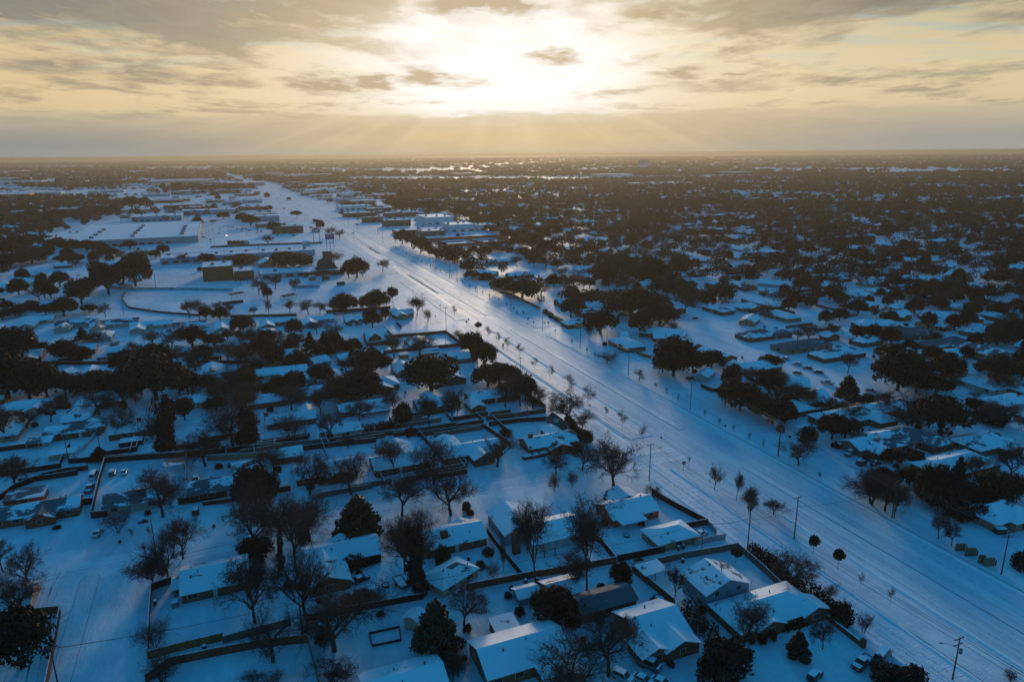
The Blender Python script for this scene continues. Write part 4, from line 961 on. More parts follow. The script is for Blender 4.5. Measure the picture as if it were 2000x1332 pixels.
H('the fenced bare yard house', 'snow roof behind thin bare trees below the parked car row', 'C1', (1650, 160, 1900, 170), 11, wall='brown_brick', detail=1)
for i, (x1, y1, x2, y2, w_, wl, ds) in enumerate([(1440, 590, 1500, 590, 8, 'tan_brick', 'small round roofed tan house with a brick yard wall by the avenue'), (1700, 590, 1900, 590, 11, 'brown_brick', 'house with a big plain snow slope behind the cluster of oaks'), (960, 340, 1090, 320, 10, 'brown_brick', 'snowy roofed house behind the first eastern fence and evergreen'),
        (1120, 290, 1290, 285, 10, 'red_brick', 'red walled house with snow roof east of the roadside evergreen'), (560, 130, 760, 120, 10, 'brown_brick', 'house behind the dark corner hedge on the eastern verge'), (330, 110, 480, 118, 9, 'tan_brick', 'house with a tall tan chimney behind the corner trees'),
        (200, 30, 330, 22, 9, 'green_siding', 'pale roofed house beside the dark trees under the red screened courts'), (400, 25, 620, 15, 9, 'cream', 'long low pale building behind the corner hedge'), (870, 170, 980, 165, 9, 'brown_brick', 'dark walled snowy house among the eastern bare trees'),
        (1120, 420, 1300, 400, 9, 'brown_brick', 'snowy lean roof between the oaks above the verge'), (1810, 375, 1930, 400, 9, 'brown_brick', 'small snow roof with a dark shadow right of the great oak')]):
    H('the %s verge house' % ONES[i + 1], ds, 'D3', (x1, y1, x2, y2), w_, wall=wl, detail=1 if i < 4 else 0)
for i, (x1, y1, x2, y2, w_, wl, rf, ty, ds) in enumerate([(1060, 960, 1330, 935, 12, 'red_brick', 'roof_patchy', 'hip', 'thin snowed hip roof above the first bend of the curving eastern street'), (1430, 1075, 1690, 1035, 12, 'tan_brick', 'roof_bare', 'hip', 'long grey roof house beside the curving eastern street'),
        (1030, 850, 1090, 800, 9, 'tan_brick', 'roof_thin', 'gable', 'yellow ochre gable house behind the row of oaks'), (100, 930, 350, 950, 11, 'brown_brick', 'roof_full', 'hip', 'clean snow hip roof where the curving street begins'), (340, 1010, 560, 1090, 8, 'brown_brick', 'roof_thin', 'gable', 'narrow dark roof edge along the curving street'),
        (600, 1110, 900, 1190, 9, 'brown_brick', 'roof_full', 'gable', 'snow roof with its lit eave next to the round evergreen'), (1040, 640, 1330, 680, 10, 'brown_brick', 'roof_full', 'hip', 'white hip roof behind three evergreens'), (330, 480, 520, 465, 10, 'brown_brick', 'roof_full', 'gable', 'snow roof between dark crowns under the haze'),
        (850, 470, 1090, 520, 11, 'brown_brick', 'roof_full', 'gable', 'wide roof behind a bare spreading tree in the eastern wood'), (1150, 470, 1500, 500, 10, 'grey_siding', 'roof_full', 'gable', 'long white roof strip beyond the spreading tree'), (380, 250, 650, 265, 10, 'brown_brick', 'roof_full', 'gable', 'pair of white roof planes deep in the eastern wood'),
        (820, 130, 1020, 165, 11, 'grey_siding', 'roof_full', 'gable', 'bright stepped roofs deep in the eastern wood'), (1180, 170, 1350, 200, 12, 'grey_siding', 'roof_full', 'gable', 'pale building with a white gable deep in the eastern wood'), (1530, 220, 1700, 225, 12, 'cream', 'roof_full', 'flat', 'flat white roofed building between round evergreens')]):
    H(['the bend house', 'the long grey house', 'the ochre gable house', 'the clean hip house', 'the narrow eave house', 'the lit eave house', 'the white hip house', 'the crown gap house', 'the wide tree house', 'the roof strip house', 'the paired roof house', 'the stepped roof house', 'the pale gable house', 'the flat white house'][i],
      ds, 'D4', (x1, y1, x2, y2), w_, wall=wl, roof=rf, typ=ty, detail=1 if i < 6 else 0)
for i, (x1, y1, x2, y2, w_, wl, rf, ty, ds) in enumerate([(700, 935, 1000, 935, 14, 'brown_brick', 'roof_bare', 'hip', 'wide slate blue hip roof with a chimney east of the curving street'), (1060, 1040, 1350, 1030, 12, 'brown_brick', 'roof_bare', 'hip', 'second slate blue hip roof nearer the picture edge'), (1420, 1085, 1830, 1150, 12, 'brown_brick', 'roof_patchy', 'hip', 'sprawling snow patched roof with a brown chimney at the edge'),
        (440, 860, 680, 860, 11, 'brown_brick', 'roof_full', 'hip', 'white hip roof under the big twin oaks'), (20, 1140, 330, 1130, 11, 'brown_brick', 'roof_thin', 'hip', 'mottled roof behind brush on the eastern street'), (850, 1200, 1050, 1240, 10, 'brown_brick', 'roof_full', 'gable', 'bright low roof between dark trunks near the edge'), (60, 970, 150, 990, 9, 'brown_brick', 'roof_full', 'gable', 'small white roof slanting behind a brick chimney'),
        (1050, 780, 1480, 800, 10, 'brown_brick', 'roof_full', 'hip', 'long pale twin roof with dark eaves in the eastern wood'), (1050, 620, 1180, 640, 12, 'grey_siding', 'roof_full', 'gable', 'upright pale grey building in the dark wood'), (1540, 620, 1640, 640, 10, 'grey_siding', 'roof_full', 'gable', 'small blue white roof in the dark wood'), (820, 430, 1210, 450, 12, 'brown_brick', 'roof_full', 'gable', 'white open clearing roof beyond the dark wood'),
        (60, 440, 260, 420, 12, 'brown_brick', 'roof_full', 'gable', 'snow roof crossed by bare limbs in the wood'), (520, 370, 790, 360, 12, 'brown_brick', 'roof_full', 'gable', 'snow roof behind a dark pointed conifer')]):
    H(['the slate hip house', 'the second slate house', 'the sprawling edge house', 'the twin oak house', 'the mottled roof house', 'the trunk gap house', 'the slanted roof house', 'the twin eave house', 'the upright grey house', 'the small blue house', 'the clearing house', 'the crossed limb house', 'the conifer house'][i],
      ds, 'D5', (x1, y1, x2, y2), w_, wall=wl, roof=rf, typ=ty, detail=1 if i < 3 else 0, chim=.35 if i in (0, 2) else None)
# ------------------------------------------------------------------ school, church, shops, courts
flatb('the brick school hall', 'tall windowless orange brick school hall with two roof units', 'D1', 1592, 200, 1830, 190, 34, 12, 'orange_brick', 'school_hall', 'school', 2, win=False)
flatb(None, 'lower orange brick block joined beside the tall school hall', 'D1', 1834, 192, 1990, 190, 26, 8, 'orange_brick', 'school_block', 'school', 1)
flatb('the low school wing', 'long flat snowy school wing with a thin dark wall line', 'D2', 235, 178, 690, 158, 30, 4.5, 'grey_siding', 'school_wing', 'school', 2)
H(None, 'small tan gabled school building with one golden sunlit roof slope', 'D2', (262, 10, 300, 35), 14, e=3.5, wall='tan_brick', name='school_annex', cat='school', detail=0)
cx_, cy_ = at('D2', 775, 155); root = thing('church', 'dark church with sweeping pyramid roof and a blunt square tower', 'church', (cx_, cy_ + 14, 0)); MARKS.append(('the dark church', cx_, cy_))
m_ = MB()
for r0, z0, r1, z1 in ((11.5, 0, 11, 2.5), (12, 2.3, 8, 5.5), (8, 5.5, 5.4, 9.5), (5.4, 9.5, 3.6, 13)):
    P = [(u * r, v * r * .72, z) for r, z in ((r0, z0), (r1, z1)) for u, v in ((-1, -1), (1, -1), (1, 1), (-1, 1))]; m_.faces(P, [(0, 1, 5, 4), (1, 2, 6, 5), (2, 3, 7, 6), (3, 0, 4, 7), (4, 5, 6, 7)])
link('roof', m_.mesh('roof', ['roof_dark']), root); m_ = MB(); m_.box(1, 0, 0, 7, 6, 19.5); link('tower', m_.mesh('tower', ['brown_brick']), root)
m_ = MB(); m_.box(1, 0, 19.51, 6.8, 5.8, .25); link('snow_cap', m_.mesh('snow_cap', ['drift']), root)
HOUSES.append((cx_, cy_ + 14, 13, 10))
m_ = MB(); m_.box(-4, -9.5, 0, 34, 7, 4.2); link('wall', m_.mesh('wall', ['brown_brick']), root); m_ = MB(); m_.box(-4, -9.5, 4.2, 34.6, 7.6, .35); link('porch_roof', m_.mesh('porch_roof', ['roof_thin']), root)
m_ = MB(); m_.box(0, 0, 0, 6.1, 2.4, 2.6)
for i in range(11): m_.box(-2.75 + i * .55, -1.23, .1, .2, .06, 2.4)
x, y = at('D2', 862, 228); thing('shipping_container', 'dark green steel container alone on the school snow', 'container', (x, y, 0), 0, None, m_.mesh('shipping_container', ['dumpster_green']))
for i, (X_, Y_, wl, lb) in enumerate([(640, 188, 'tan_brick', 'small tan storage hut with snow top behind the church'), (750, 184, 'brown_brick', 'narrow brown storage hut with rounded roof behind the church')]):
    x, y = at('D2', X_, Y_); r = thing('storage_hut', lb, 'shed', (x, y, 0)); m_ = MB(); m_.box(0, 0, 0, 5, 4, 3.2); link('wall', m_.mesh('wall', [wl]), r); m_ = MB(); m_.box(0, 0, 3.2, 5.3, 4.3, .3, tx=.9, ty=.8); link('roof', m_.mesh('roof', ['drift']), r)
for c, X_, Y_, lb in (('D1', 1850, 320, 'open baseball dugout with a dark slanting roof beside the field'), ('D2', 455, 335, 'second dugout with blue-grey roof nearer the avenue')):
    x, y = at(c, X_, Y_); r = thing('dugout', lb, 'dugout', (x, y, 0), rad(35)); m_ = MB(); m_.slab([(-6, -2, 2.5), (6, -2, 2.5), (6, 2, 3.1), (-6, 2, 3.1)], .18); link('roof', m_.mesh('roof', ['roof_dark']), r)
    for u in (-5.7, -2, 2, 5.7):
        m_ = MB(); m_.tube((u, -1.8, 0), (u, -1.8, 2.5), .08, n=5); m_.tube((u, 1.8, 0), (u, 1.8, 3), .08, n=5); link('post', m_.mesh('post', ['dark_metal']), r)
S_ = flatb('the long roofed superstore', 'huge flat white superstore roof dotted with rows of dark roof units', None, 0, 0, 0, 0, 0, 8, 'grey_siding', 'superstore', 'store', 0, rect=(-171, 925, -30, 225))
for cxr, n_ in ((-45, 4), (-22 + 20, 5), (52, 4)):
    for i in range(n_):
        m_ = MB(); m_.box(0, 0, 0, 5, 3, 2, tx=.92, ty=.92); m_.box(0, 0, 2, 4.4, 2.5, .25); link('rooftop_unit', m_.mesh('rooftop_unit', ['unit_grey']), S_[0], (cxr, -85 + i * 34, 7.7))
flatb(None, 'lower side wing of the superstore with two roof units', None, 0, 0, 0, 0, 0, 6.5, 'grey_siding', 'superstore_wing', 'store', 3, rect=(-196, 975, -171.5, 110))
flatb('the teal strip mall', 'long low shop strip with teal shadowed walls and a line of roof units', None, 0, 0, 0, 0, 0, 6, 'teal_panel', 'strip_mall', 'store', 10, rect=(-60, 745, 84, 32))
flatb(None, 'short raised teal entrance block at the avenue end of the shop strip', 'E2', 1215, 985, 1285, 980, 8, 8, 'teal_panel', 'shop_entrance', 'store', 0, win=False)
flatb('the brick office', 'two storey brown brick office behind the parking lot', 'E2', 912, 832, 1222, 830, 16, 9.5, 'brown_brick', 'office_block', 'office', 2)
for i, (c, x1, y1, x2, y2, dp, h_, wl, lb) in enumerate([('E2', 30, 652, 560, 640, 40, 8, 'teal_panel', 'long blue-white store behind the parked cars'), ('E2', 565, 692, 965, 688, 30, 8, 'green_siding', 'greenish store block hung with bare trees'), ('E2', 0, 605, 370, 602, 34, 6, 'brown_brick', 'long dark walled shop row behind the blue-white store'), ('E2', 420, 560, 620, 545, 24, 7, 'teal_panel', 'angled store with a pale blue roof edge'),
        ('E2', 640, 600, 915, 600, 24, 6, 'brown_brick', 'dark fronted shop row nearest the avenue'), ('E1', 1290, 722, 1780, 700, 60, 8, 'teal_panel', 'teal walled store right behind the superstore'), ('E1', 1600, 590, 1980, 585, 60, 7, 'brown_brick', 'brown store row beyond the teal walled store'), ('E1', 0, 492, 285, 490, 70, 11, 'orange_panel', 'big orange fronted store at the far picture edge'),
        ('E1', 1650, 452, 1950, 450, 40, 8, 'green_siding', 'dark green walled hall beyond the car parks'), ('E1', 300, 462, 590, 460, 50, 8, 'teal_panel', 'blue grey hall beside the orange store'), ('E1', 0, 245, 205, 245, 200, 16, 'cream', 'large cream stadium-like building on the far skyline'), ('E1', 60, 290, 270, 290, 120, 10, 'orange_brick', 'tan long building under the cream skyline building'),
        ('E2', 1235, 442, 1550, 438, 70, 10, 'white_panel', 'white walled store with snow roof across the avenue'), ('E2', 1560, 480, 1720, 478, 50, 9, 'white_panel', 'pale stepped store across the avenue'), ('E2', 1645, 550, 1935, 545, 40, 8, 'cream', 'cream fronted store row across the avenue'), ('E2', 1560, 608, 1890, 600, 36, 8, 'white_panel', 'blue-white fronted store nearest the brick flats'),
        ('E2', 1610, 672, 1940, 668, 24, 7, 'brown_brick', 'dark brick shop row with red brick neighbours'), ('E2', 1795, 725, 2000, 722, 16, 8, 'red_brick', 'pinkish red brick block right at the avenue'), ('E3', 45, 722, 250, 718, 14, 7, 'red_brick', 'red brick flats beside the greenish hall'), ('E3', 255, 765, 520, 758, 22, 9, 'green_siding', 'greenish windowed hall facing the avenue'),
        ('E3', 262, 672, 600, 668, 26, 7, 'brown_brick', 'dark long hall behind the greenish hall'), ('E3', 340, 832, 870, 828, 20, 5, 'tan_brick', 'low tan clinic with white flat roofs'), ('E3', 600, 858, 865, 852, 22, 6.5, 'green_siding', 'pale green glazed hall beside the tennis courts'), ('E3', 880, 818, 1160, 815, 40, 10, 'white_panel', 'white warehouse behind the clinic'),
        ('E3', 1165, 806, 1362, 803, 30, 8, 'white_panel', 'smaller white warehouse at the end of the row'), ('E3', 655, 748, 945, 742, 60, 11, 'white_panel', 'warehouse with a broad golden lit roof'), ('E2', 1060, 505, 1090, 500, 20, 5, 'brown_brick', 'tiny kiosk beside the far avenue'), ('E2', 1280, 480, 1500, 476, 30, 6, 'white_panel', 'low white store behind roadside signs'), ('E2', 1060, 355, 1260, 352, 60, 8, 'red_brick', 'distant red store by the avenue bend'), ('E2', 1330, 380, 1540, 372, 80, 9, 'white_panel', 'distant pale store strip by the wood')]):
    flatb('the ' + ['long blue store', 'greenish block', 'dark shop row', 'angled store', 'avenue shop row', 'teal walled store', 'brown store row', 'orange store', 'green hall', 'blue grey hall', 'cream skyline building', 'long tan building', 'white store', 'stepped store', 'cream store row', 'blue-white store', 'dark brick row', 'pink brick block', 'red brick flats', 'greenish hall', 'dark long hall', 'tan clinic', 'glazed hall', 'white warehouse', 'small white warehouse', 'golden roof warehouse', 'tiny kiosk', 'low white store', 'distant red store', 'distant pale store'][i], lb, c, x1, y1, x2, y2, dp, h_, wl, 'store', 'store', 3 if i < 26 else 1)
# tennis courts with red wind screens
for i, (x0, y0, x1, y1) in enumerate([(229, 748, 263, 812), (268, 748, 306, 812)]):
    r = thing('tennis_court', ['snowy tennis court with red screens, the one closer to the avenue', 'snowy tennis court with red screens, the one farther from the avenue'][i], 'tennis court', ((x0 + x1) / 2, (y0 + y1) / 2, 0), 0, 'tennis courts')
    w_, d_ = x1 - x0, y1 - y0; m_ = MB(); m_.box(0, 0, .01, w_ - .5, d_ - .5, .05); link('court_surface', m_.mesh('court_surface', ['snow_plain']), r)
    for (x, y, lx, ly) in ((0, -d_ / 2, w_, .1), (0, d_ / 2, w_, .1), (-w_ / 2, 0, .1, d_), (w_ / 2, 0, .1, d_)):
        m_ = MB(); m_.box(x, y, .1, lx, ly, 3.2)
        if i or x != w_ / 2: link('wind_screen', m_.mesh('wind_screen', ['screen_red']), r)
    for k in (1, 2):
        m_ = MB(); m_.box(0, -d_ / 2 + d_ * k / 3, .05, w_ - 6, .12, 1.0); link('net', m_.mesh('net', ['dark_fence']), r)
for i, (x0, y0, x1, y1) in enumerate([(218, 815, 312, 815.2), (218, 780, 218.2, 815), (312, 745, 312.2, 815)]):
    fence(None, None, 3.0, 'screen_red', ['tall red screen fence closing the far end of the tennis courts', 'red screen fence at the avenue end of the tennis courts', 'red screen fence at the wooded end of the tennis courts'][i], world=[(x0, y0), (x1, y1)])
# water tower on the skyline
x, y = at('E4', 915, 182); hh = height_at(x, y, 290 + 95 / 4.444); r = thing('water_tower', 'round grey water tower standing above the far wood', 'water tower', (x, y, 0))
wv = 10.5 * mpp(x, y)
m_ = MB(); m_.tube((0, 0, hh * .45), (0, 0, hh * .9), wv, wv, 24); m_.tube((0, 0, hh * .9), (0, 0, hh), wv, wv * .5, 24); link('tank', m_.mesh('tank', ['water_tank']), r)
m_ = MB(); m_.tube((0, 0, 0), (0, 0, hh * .45), wv * .92, wv * .97, 24); link('pedestal', m_.mesh('pedestal', ['white_panel']), r)
# roadside signs
def big_sign(lb, c, X_, Yb, Yt, wpx, m, legs, bars):
    x, y = at(c, X_, Yb); h_ = height_at(x, y, pp(c, X_, Yt)[1]); w_ = wpx / CR[c][2] * mpp(x, y); r = thing('shop_sign', lb, 'sign', (x, y, 0), -YAW * .5)
    bh = h_ * (.30 if legs == 2 else .34); m_ = MB(); m_.box(0, 0, h_ - bh, w_, .7, bh)
    if legs == 2: m_.box(0, 0, h_, w_ * .5, .6, .9)
    link('board', m_.mesh('board', [m]), r)
    m_ = MB()
    for (u, v, ww, vv) in bars: m_.box(u * w_, -.40, h_ - bh + v * bh, ww * w_, .06, vv * bh)
    link('marking', m_.mesh('marking', ['sign_white']), r)
    for i in range(legs):
        m_ = MB(); m_.box((i / (legs - 1) - .5) * w_ * .82, 0, 0, .5, .5, h_ - bh); link('leg', m_.mesh('leg', [m if legs == 3 else 'dark_metal']), r)
    if legs == 3:
        m_ = MB(); m_.box(0, 0, h_ * .42, w_ * .82, .3, .4); link('brace', m_.mesh('brace', [m]), r)
    MARKS.append(('the ' + ('dark blue' if legs == 2 else 'purple') + ' shop sign', x, y))
big_sign('dark blue shop sign with pale lettering on two tall legs', 'E2', 1345, 920, 782, 72, 'sign_blue', 2, [(-.28, .3, .1, .4), (-.12, .3, .1, .4), (.04, .3, .1, .4), (.2, .3, .1, .4)])
big_sign('tall purple shop sign tower standing on three legs', 'E2', 1478, 988, 838, 82, 'sign_purple', 3, [(-.2, .62, .22, .12), (.22, .62, .22, .12)])
for lb, c, X_, Yb, Yt, wp in (('small red banner sign on a slim post behind the blue one', 'E2', 1290, 830, 765, 34), ('small dark sign board on the avenue verge opposite the purple one', 'E2', 1740, 790, 735, 26)):
    x, y = at(c, X_, Yb); h_ = height_at(x, y, pp(c, X_, Yt)[1]); w_ = wp / CR[c][2] * mpp(x, y); r = thing('post_sign', lb, 'sign', (x, y, 0)); m_ = MB(); m_.tube((0, 0, 0), (0, 0, h_), .2, n=6); link('post', m_.mesh('post', ['dark_metal']), r)
    m_ = MB(); m_.box(0, -.3, h_ - 1.8, w_, .4, 1.8); link('board', m_.mesh('board', ['stop_red' if 'red' in lb else 'dark_metal']), r)
# grey drop-off boxes in the parking lot, one lit lamp among them
for i, X_ in enumerate((497, 541, 580, 620, 660)):
    x, y = at('E2', X_, 938); m_ = MB(); m_.box(0, 0, 0, 5.5, 5, 3.4); m_.box(0, 0, 3.4, 5.6, 5.1, 1.2, tx=.35); thing('garden_hut', ['flat brown', 'first rounded', 'second rounded', 'reddish peaked', 'pale'][i] + ' hut in the line of display huts on the lot', 'hut', (x, y, 0), 0, 'display huts on the parking lot', m_.mesh('garden_hut', ['brown_brick' if i != 4 else 'grey_siding']))
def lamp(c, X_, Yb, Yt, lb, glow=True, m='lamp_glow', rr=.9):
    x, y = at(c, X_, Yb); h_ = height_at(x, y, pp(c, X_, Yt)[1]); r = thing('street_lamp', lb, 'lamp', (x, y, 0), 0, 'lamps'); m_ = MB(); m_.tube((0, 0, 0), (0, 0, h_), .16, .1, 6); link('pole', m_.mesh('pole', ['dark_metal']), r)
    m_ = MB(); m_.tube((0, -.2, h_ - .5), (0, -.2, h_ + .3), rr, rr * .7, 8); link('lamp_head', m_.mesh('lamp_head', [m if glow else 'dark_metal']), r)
lamp('E2', 470, 920, 850, 'lit parking lot lamp glowing over the display huts', rr=1.2)
lamp('E3', 1268, 850, 793, 'lit lamp on a post before the white warehouse', rr=.6)
lamp('E3', 1080, 865, 770, 'tall unlit floodlight mast over the tennis courts', False, rr=.8)
lamp('E2', 840, 215, 203, 'tiny blue lit sign lamp near the horizon', True, 'lamp_blue', 4)
lamp('E5', 1305, 262, 247, 'amber light glinting low in the far eastern wood', rr=2.2)
lamp('E5', 1980, 175, 160, 'warm light at the far edge of the eastern wood', rr=3.5)
lamp('E5', 1322, 130, 119, 'pale far light near the eastern skyline', rr=3)
lamp('E4', 998, 520, 507, 'yellow porch light inside the hazy wood', rr=.7)
lamp('E2', 425, 650, 620, 'small white light on the long store wall', rr=.7)
for i, (c, X_, Yb, Yt) in enumerate([('E2', 345, 950, 790), ('E2', 295, 880, 800), ('E2', 660, 850, 780), ('E2', 905, 520, 430), ('E2', 1655, 755, 640), ('E2', 1225, 700, 630), ('E2', 1250, 702, 640), ('E2', 1500, 690, 640), ('E2', 1525, 695, 635), ('E1', 1180, 725, 640), ('E1', 1192, 725, 645), ('E1', 1490, 960, 900), ('E2', 1100, 660, 590), ('E2', 780, 1065, 950), ('E2', 445, 1080, 960)]):
    x, y = at(c, X_, Yb); lamp(c, X_, Yb, Yt, uniq('thin dark lamp mast', x, y, 'slim', 120), False, rr=.3)

# ------------------------------------------------------------------ poles and lines
WL, WR, WE = [], [], []
pole('A5', 1290, 1312, yt=1020, arms=2, lamp=150, trans=True, label='leaning utility pole with lamp arm and transformer at the bottom corner', wires=WL)
pole('A4', 930, 402, yt=0, arms=1, trans=False, label='tall utility pole with crossed arms in front of a bare tree', h=12.5, wires=WL)
WL.append((*at('A4', 930, 402), 11.5)); WL.pop()
pole('C1', 524, 1057, yt=742, arms=1, lamp=-10, label='utility pole with curved lamp arm at the snowy crossroad', wires=WL)
pole('B3', 1228, 480, yt=245, arms=1, arm_rz=.5, label='utility pole inside the bare trees beside the gambrel shed', wires=WL)
pole('D3', 665, 900, yt=795, arms=1, label='utility pole behind the roadside oaks below the young trees', wires=WL)
pole('D2', 1686, 580, yt=402, arms=1, label='utility pole at the sharp corner of the upper alley fence', wires=WL)
pole('D2', 1502, 440, yt=290, arms=2, label='double armed utility pole beside the tan end house', wires=WL)
pole('A4', 1256, 330, yt=35, arms=1, label='single armed utility pole alone on the verge beside round evergreens')
pole('A4', 612, 402, yt=215, arms=0, label='slim bare post beside the pyramid garage drive', thin=.6)
pole('D2', 1432, 410, yt=262, arms=0, label='plain post behind the small bare tree by the tan end house', thin=.7)
pole('D2', 1455, 720, yt=600, arms=0, thin=.6); pole('D2', 1680, 700, yt=600, arms=0, label='thin post inside the corner yard behind the upper alley fence', thin=.6)
for i, (px, py, pt) in enumerate([(1742, 1012, 955), (1520, 892, 828), (1348, 800, 745), (1227, 734, 684), (1133, 682, 637), (1060, 644, 606), (998, 610, 572), (932, 573, 545), (893, 552, 521), (878, 543, 517), (846, 528, 504), (813, 510, 490), (773, 489, 468), (748, 475, 452), (738, 458, 450)]):
    x, y = G(px, py); h_ = height_at(x, y, pt); pole(None, 0, 0, h=max(h_, 8), arms=1 if i % 2 == 0 else 0, world=(x, y), wires=WR if i < 13 else None, phrase='utility pole on the east verge')
pole('A5', 1630, 582, yt=275, arms=2, arm_rz=-.4, label='double armed utility pole beside the board screens by the picture edge', wires=WE)
pole('C1', 1640, 846, yt=555, arms=2, trans=True, label='utility pole crowded with gear beside the low spreading tree', wires=WE)
pole('C1', 1180, 410, yt=250, arms=0, label='dark pole against the evergreens below the estate car', wires=WE)
pole('C1', 608, 128, yt=40, arms=0, trans=True, label='short pole with dark box on the verge above the estate car', wires=WE)
pole('A5', 880, 188, yt=0, arms=0, label='pole standing among the forked bare trees'); pole('A5', 1185, 140, yt=10, arms=0, label='slim pole before the dark eastern shrubs', thin=.7)
pole('A1', 1092, 440, yt=188, arms=0, label='bare pole rising behind the many-stemmed corner tree'); pole('A1', 404, 1340, yt=1080, arms=1, label='utility pole leaning at the bottom edge beside the brown wall')
pole('A2', 682, 996, yt=725, arms=0, label='dark alley pole beside the sprawling yard tree'); pole('A3', 878, 660, yt=560, arms=0, label='stub pole where the wooden alley fence ends', thin=.8)
pole('B1', 540, 825, yt=560, arms=1, label='utility pole at the bend of the curved alley fence', wires=None); pole('B1', 780, 700, yt=590, arms=0, label='pole behind the spiky evergreen shrub'); pole('B1', 1512, 370, yt=210, arms=0, label='thin pole behind the buried cars')
pole('D1', 1220, 262, yt=130, arms=0, label='lone wooden pole on the sunlit field edge', thin=1.2); pole('D1', 966, 462, yt=355, arms=0, label='short pole at the near corner of the playing field'); pole('D2', 176, 862, yt=700, arms=0, label='tall thin pole beside the orange fence')
pole('D1', 1880, 220, yt=80, arms=0, label='mast in front of the school hall corner'); pole('D1', 1935, 230, yt=60, arms=1, label='taller mast beside the school hall with a lamp frame'); pole('B3', 922, 465, yt=340, arms=0, label='thin pole inside the pointed fenced yard'); pole('D3', 1340, 700, yt=580, arms=0, label='thin pole beside the tan roofed corner house')
pole('B2', 1680, 590, yt=460, arms=0, label='alley pole under the dark dormer house'); pole('B3', 345, 1000, yt=850, arms=0, label='hidden pole inside the rounded crossroad tree', thin=.6); pole('D5', 1700, 1000, yt=900, arms=0, thin=.7)
wires(WL, 'pair of black overhead wires along the west poles', (-1.1, 1.1, .35), .2, .8, .045)
x0_, y0_, _ = WL[0]; wires([(x0_ + 4, y0_ - 60, 11), WL[0]], 'black wires leaving at the bottom corner', (-1.1, 1.1, .35), .2, .6, .045)
wires(WR, 'thin overhead wire along the east verge poles', (0, .5), .2, .9, .036); wires(WE, 'thin overhead wire behind the east verge', (-.8, .8), .2, .8, .036)
a_ = at('A4', 930, 402); c_ = at('A5', 880, 188); d_ = at('A4', 1256, 330)
wires([(a_[0], a_[1], 8.6), (d_[0], d_[1], 9.5), (c_[0], c_[1], 9)], 'single sagging wire crossing the avenue', (0,), .2, .8, .035)
a_ = at('A1', 404, 1340); c_ = at('A2', 682, 996); d_ = at('A3', 878, 660); e_ = at('A4', 612, 402)
wires([(a_[0] - 25, a_[1] - 4, 8), (a_[0], a_[1], 8), (c_[0], c_[1], 8), (d_[0], d_[1], 7.5), (e_[0], e_[1], 7.5), (*at('A4', 930, 402), 9)], 'thin black wire along the alley', (0, .7), .1, .8, .036)

# ------------------------------------------------------------------ traffic signs
def txt(body, size, m):
    cu = D.curves.new('lettering', 'FONT'); cu.body = body; cu.size = size; cu.extrude = .004; cu.align_x = 'CENTER'; cu.align_y = 'CENTER'; cu.resolution_u = 2
    o = D.objects.new('t', cu); me = D.meshes.new_from_object(o); D.objects.remove(o); me.materials.clear(); me.materials.append(MATS[m]); return me
STOP = txt('STOP', .30, 'sign_white')
def stop_sign(c, X_, Yb, lb, blade=False, k=1.0):
    x, y = at(c, X_, Yb); r = thing('stop_sign', lb, 'stop sign', (x, y, 0), -YAW, None, None, (k, k, k)); m_ = MB(); m_.tube((0, 0, 0), (0, 0, 2.9), .04, n=6); link('post', m_.mesh('post', ['metal']), r)
    m_ = MB(); P = [(math.cos(rad(22.5 + 45 * i)) * .46, math.sin(rad(22.5 + 45 * i)) * .46) for i in range(8)]
    m_.faces([(u, -.03, 2.45 + v) for u, v in P] + [(u, -.07, 2.45 + v) for u, v in P], [tuple(range(7, -1, -1)), tuple(range(8, 16))] + [(i, (i + 1) % 8, 8 + (i + 1) % 8, 8 + i) for i in range(8)])
    pl = link('plate', m_.mesh('plate', ['stop_red']), r); link('lettering', STOP, pl, (0, -.075, 2.45)).rotation_euler = (rad(90), 0, 0)
    if blade:
        m_ = MB(); m_.box(0, 0, 3.0, .95, .03, .22); link('name_blade', m_.mesh('name_blade', ['sign_green']), r)
stop_sign('C1', 820, 996, 'red octagonal stop sign at the snowy crossroad by the avenue', k=1.5)
stop_sign('A1', 1018, 470, 'red stop sign with a small street blade beside the corner tree', True, 1.4)
stop_sign('D3', 246, 560, 'distant red stop sign at the upper side street', k=1.5)
stop_sign('D3', 884, 562, 'dark backed stop sign across the avenue at the upper junction', k=1.3)
def blade_sign(c, X_, Yb, Yt, lb, wz=1.1):
    x, y = at(c, X_, Yb); h_ = height_at(x, y, pp(c, X_, Yt)[1]); r = thing('street_name_sign', lb, 'street sign', (x, y, 0), .3); m_ = MB(); m_.tube((0, 0, 0), (0, 0, h_), .05, n=6); link('post', m_.mesh('post', ['metal']), r)
    m_ = MB(); m_.box(0, 0, h_ - .7, wz, .05, .3); link('name_blade', m_.mesh('name_blade', ['sign_green']), r); m_ = MB(); m_.box(0, 0, h_ - .35, .05, wz, .3); link('name_blade', m_.mesh('name_blade', ['sign_green']), r)
    m_ = MB(); m_.box(0, -.08, h_ - 1.5, .42, .04, .75); link('plate', m_.mesh('plate', ['dark_metal']), r)
blade_sign('C1', 865, 966, 858, 'green crossed street name blades on the post by the crossroad', 1.5); blade_sign('D3', 262, 545, 488, 'small crossed street blades behind the distant red one', 1.2); blade_sign('D3', 857, 560, 515, 'crossed street blades across the avenue at the upper junction', 1.2)
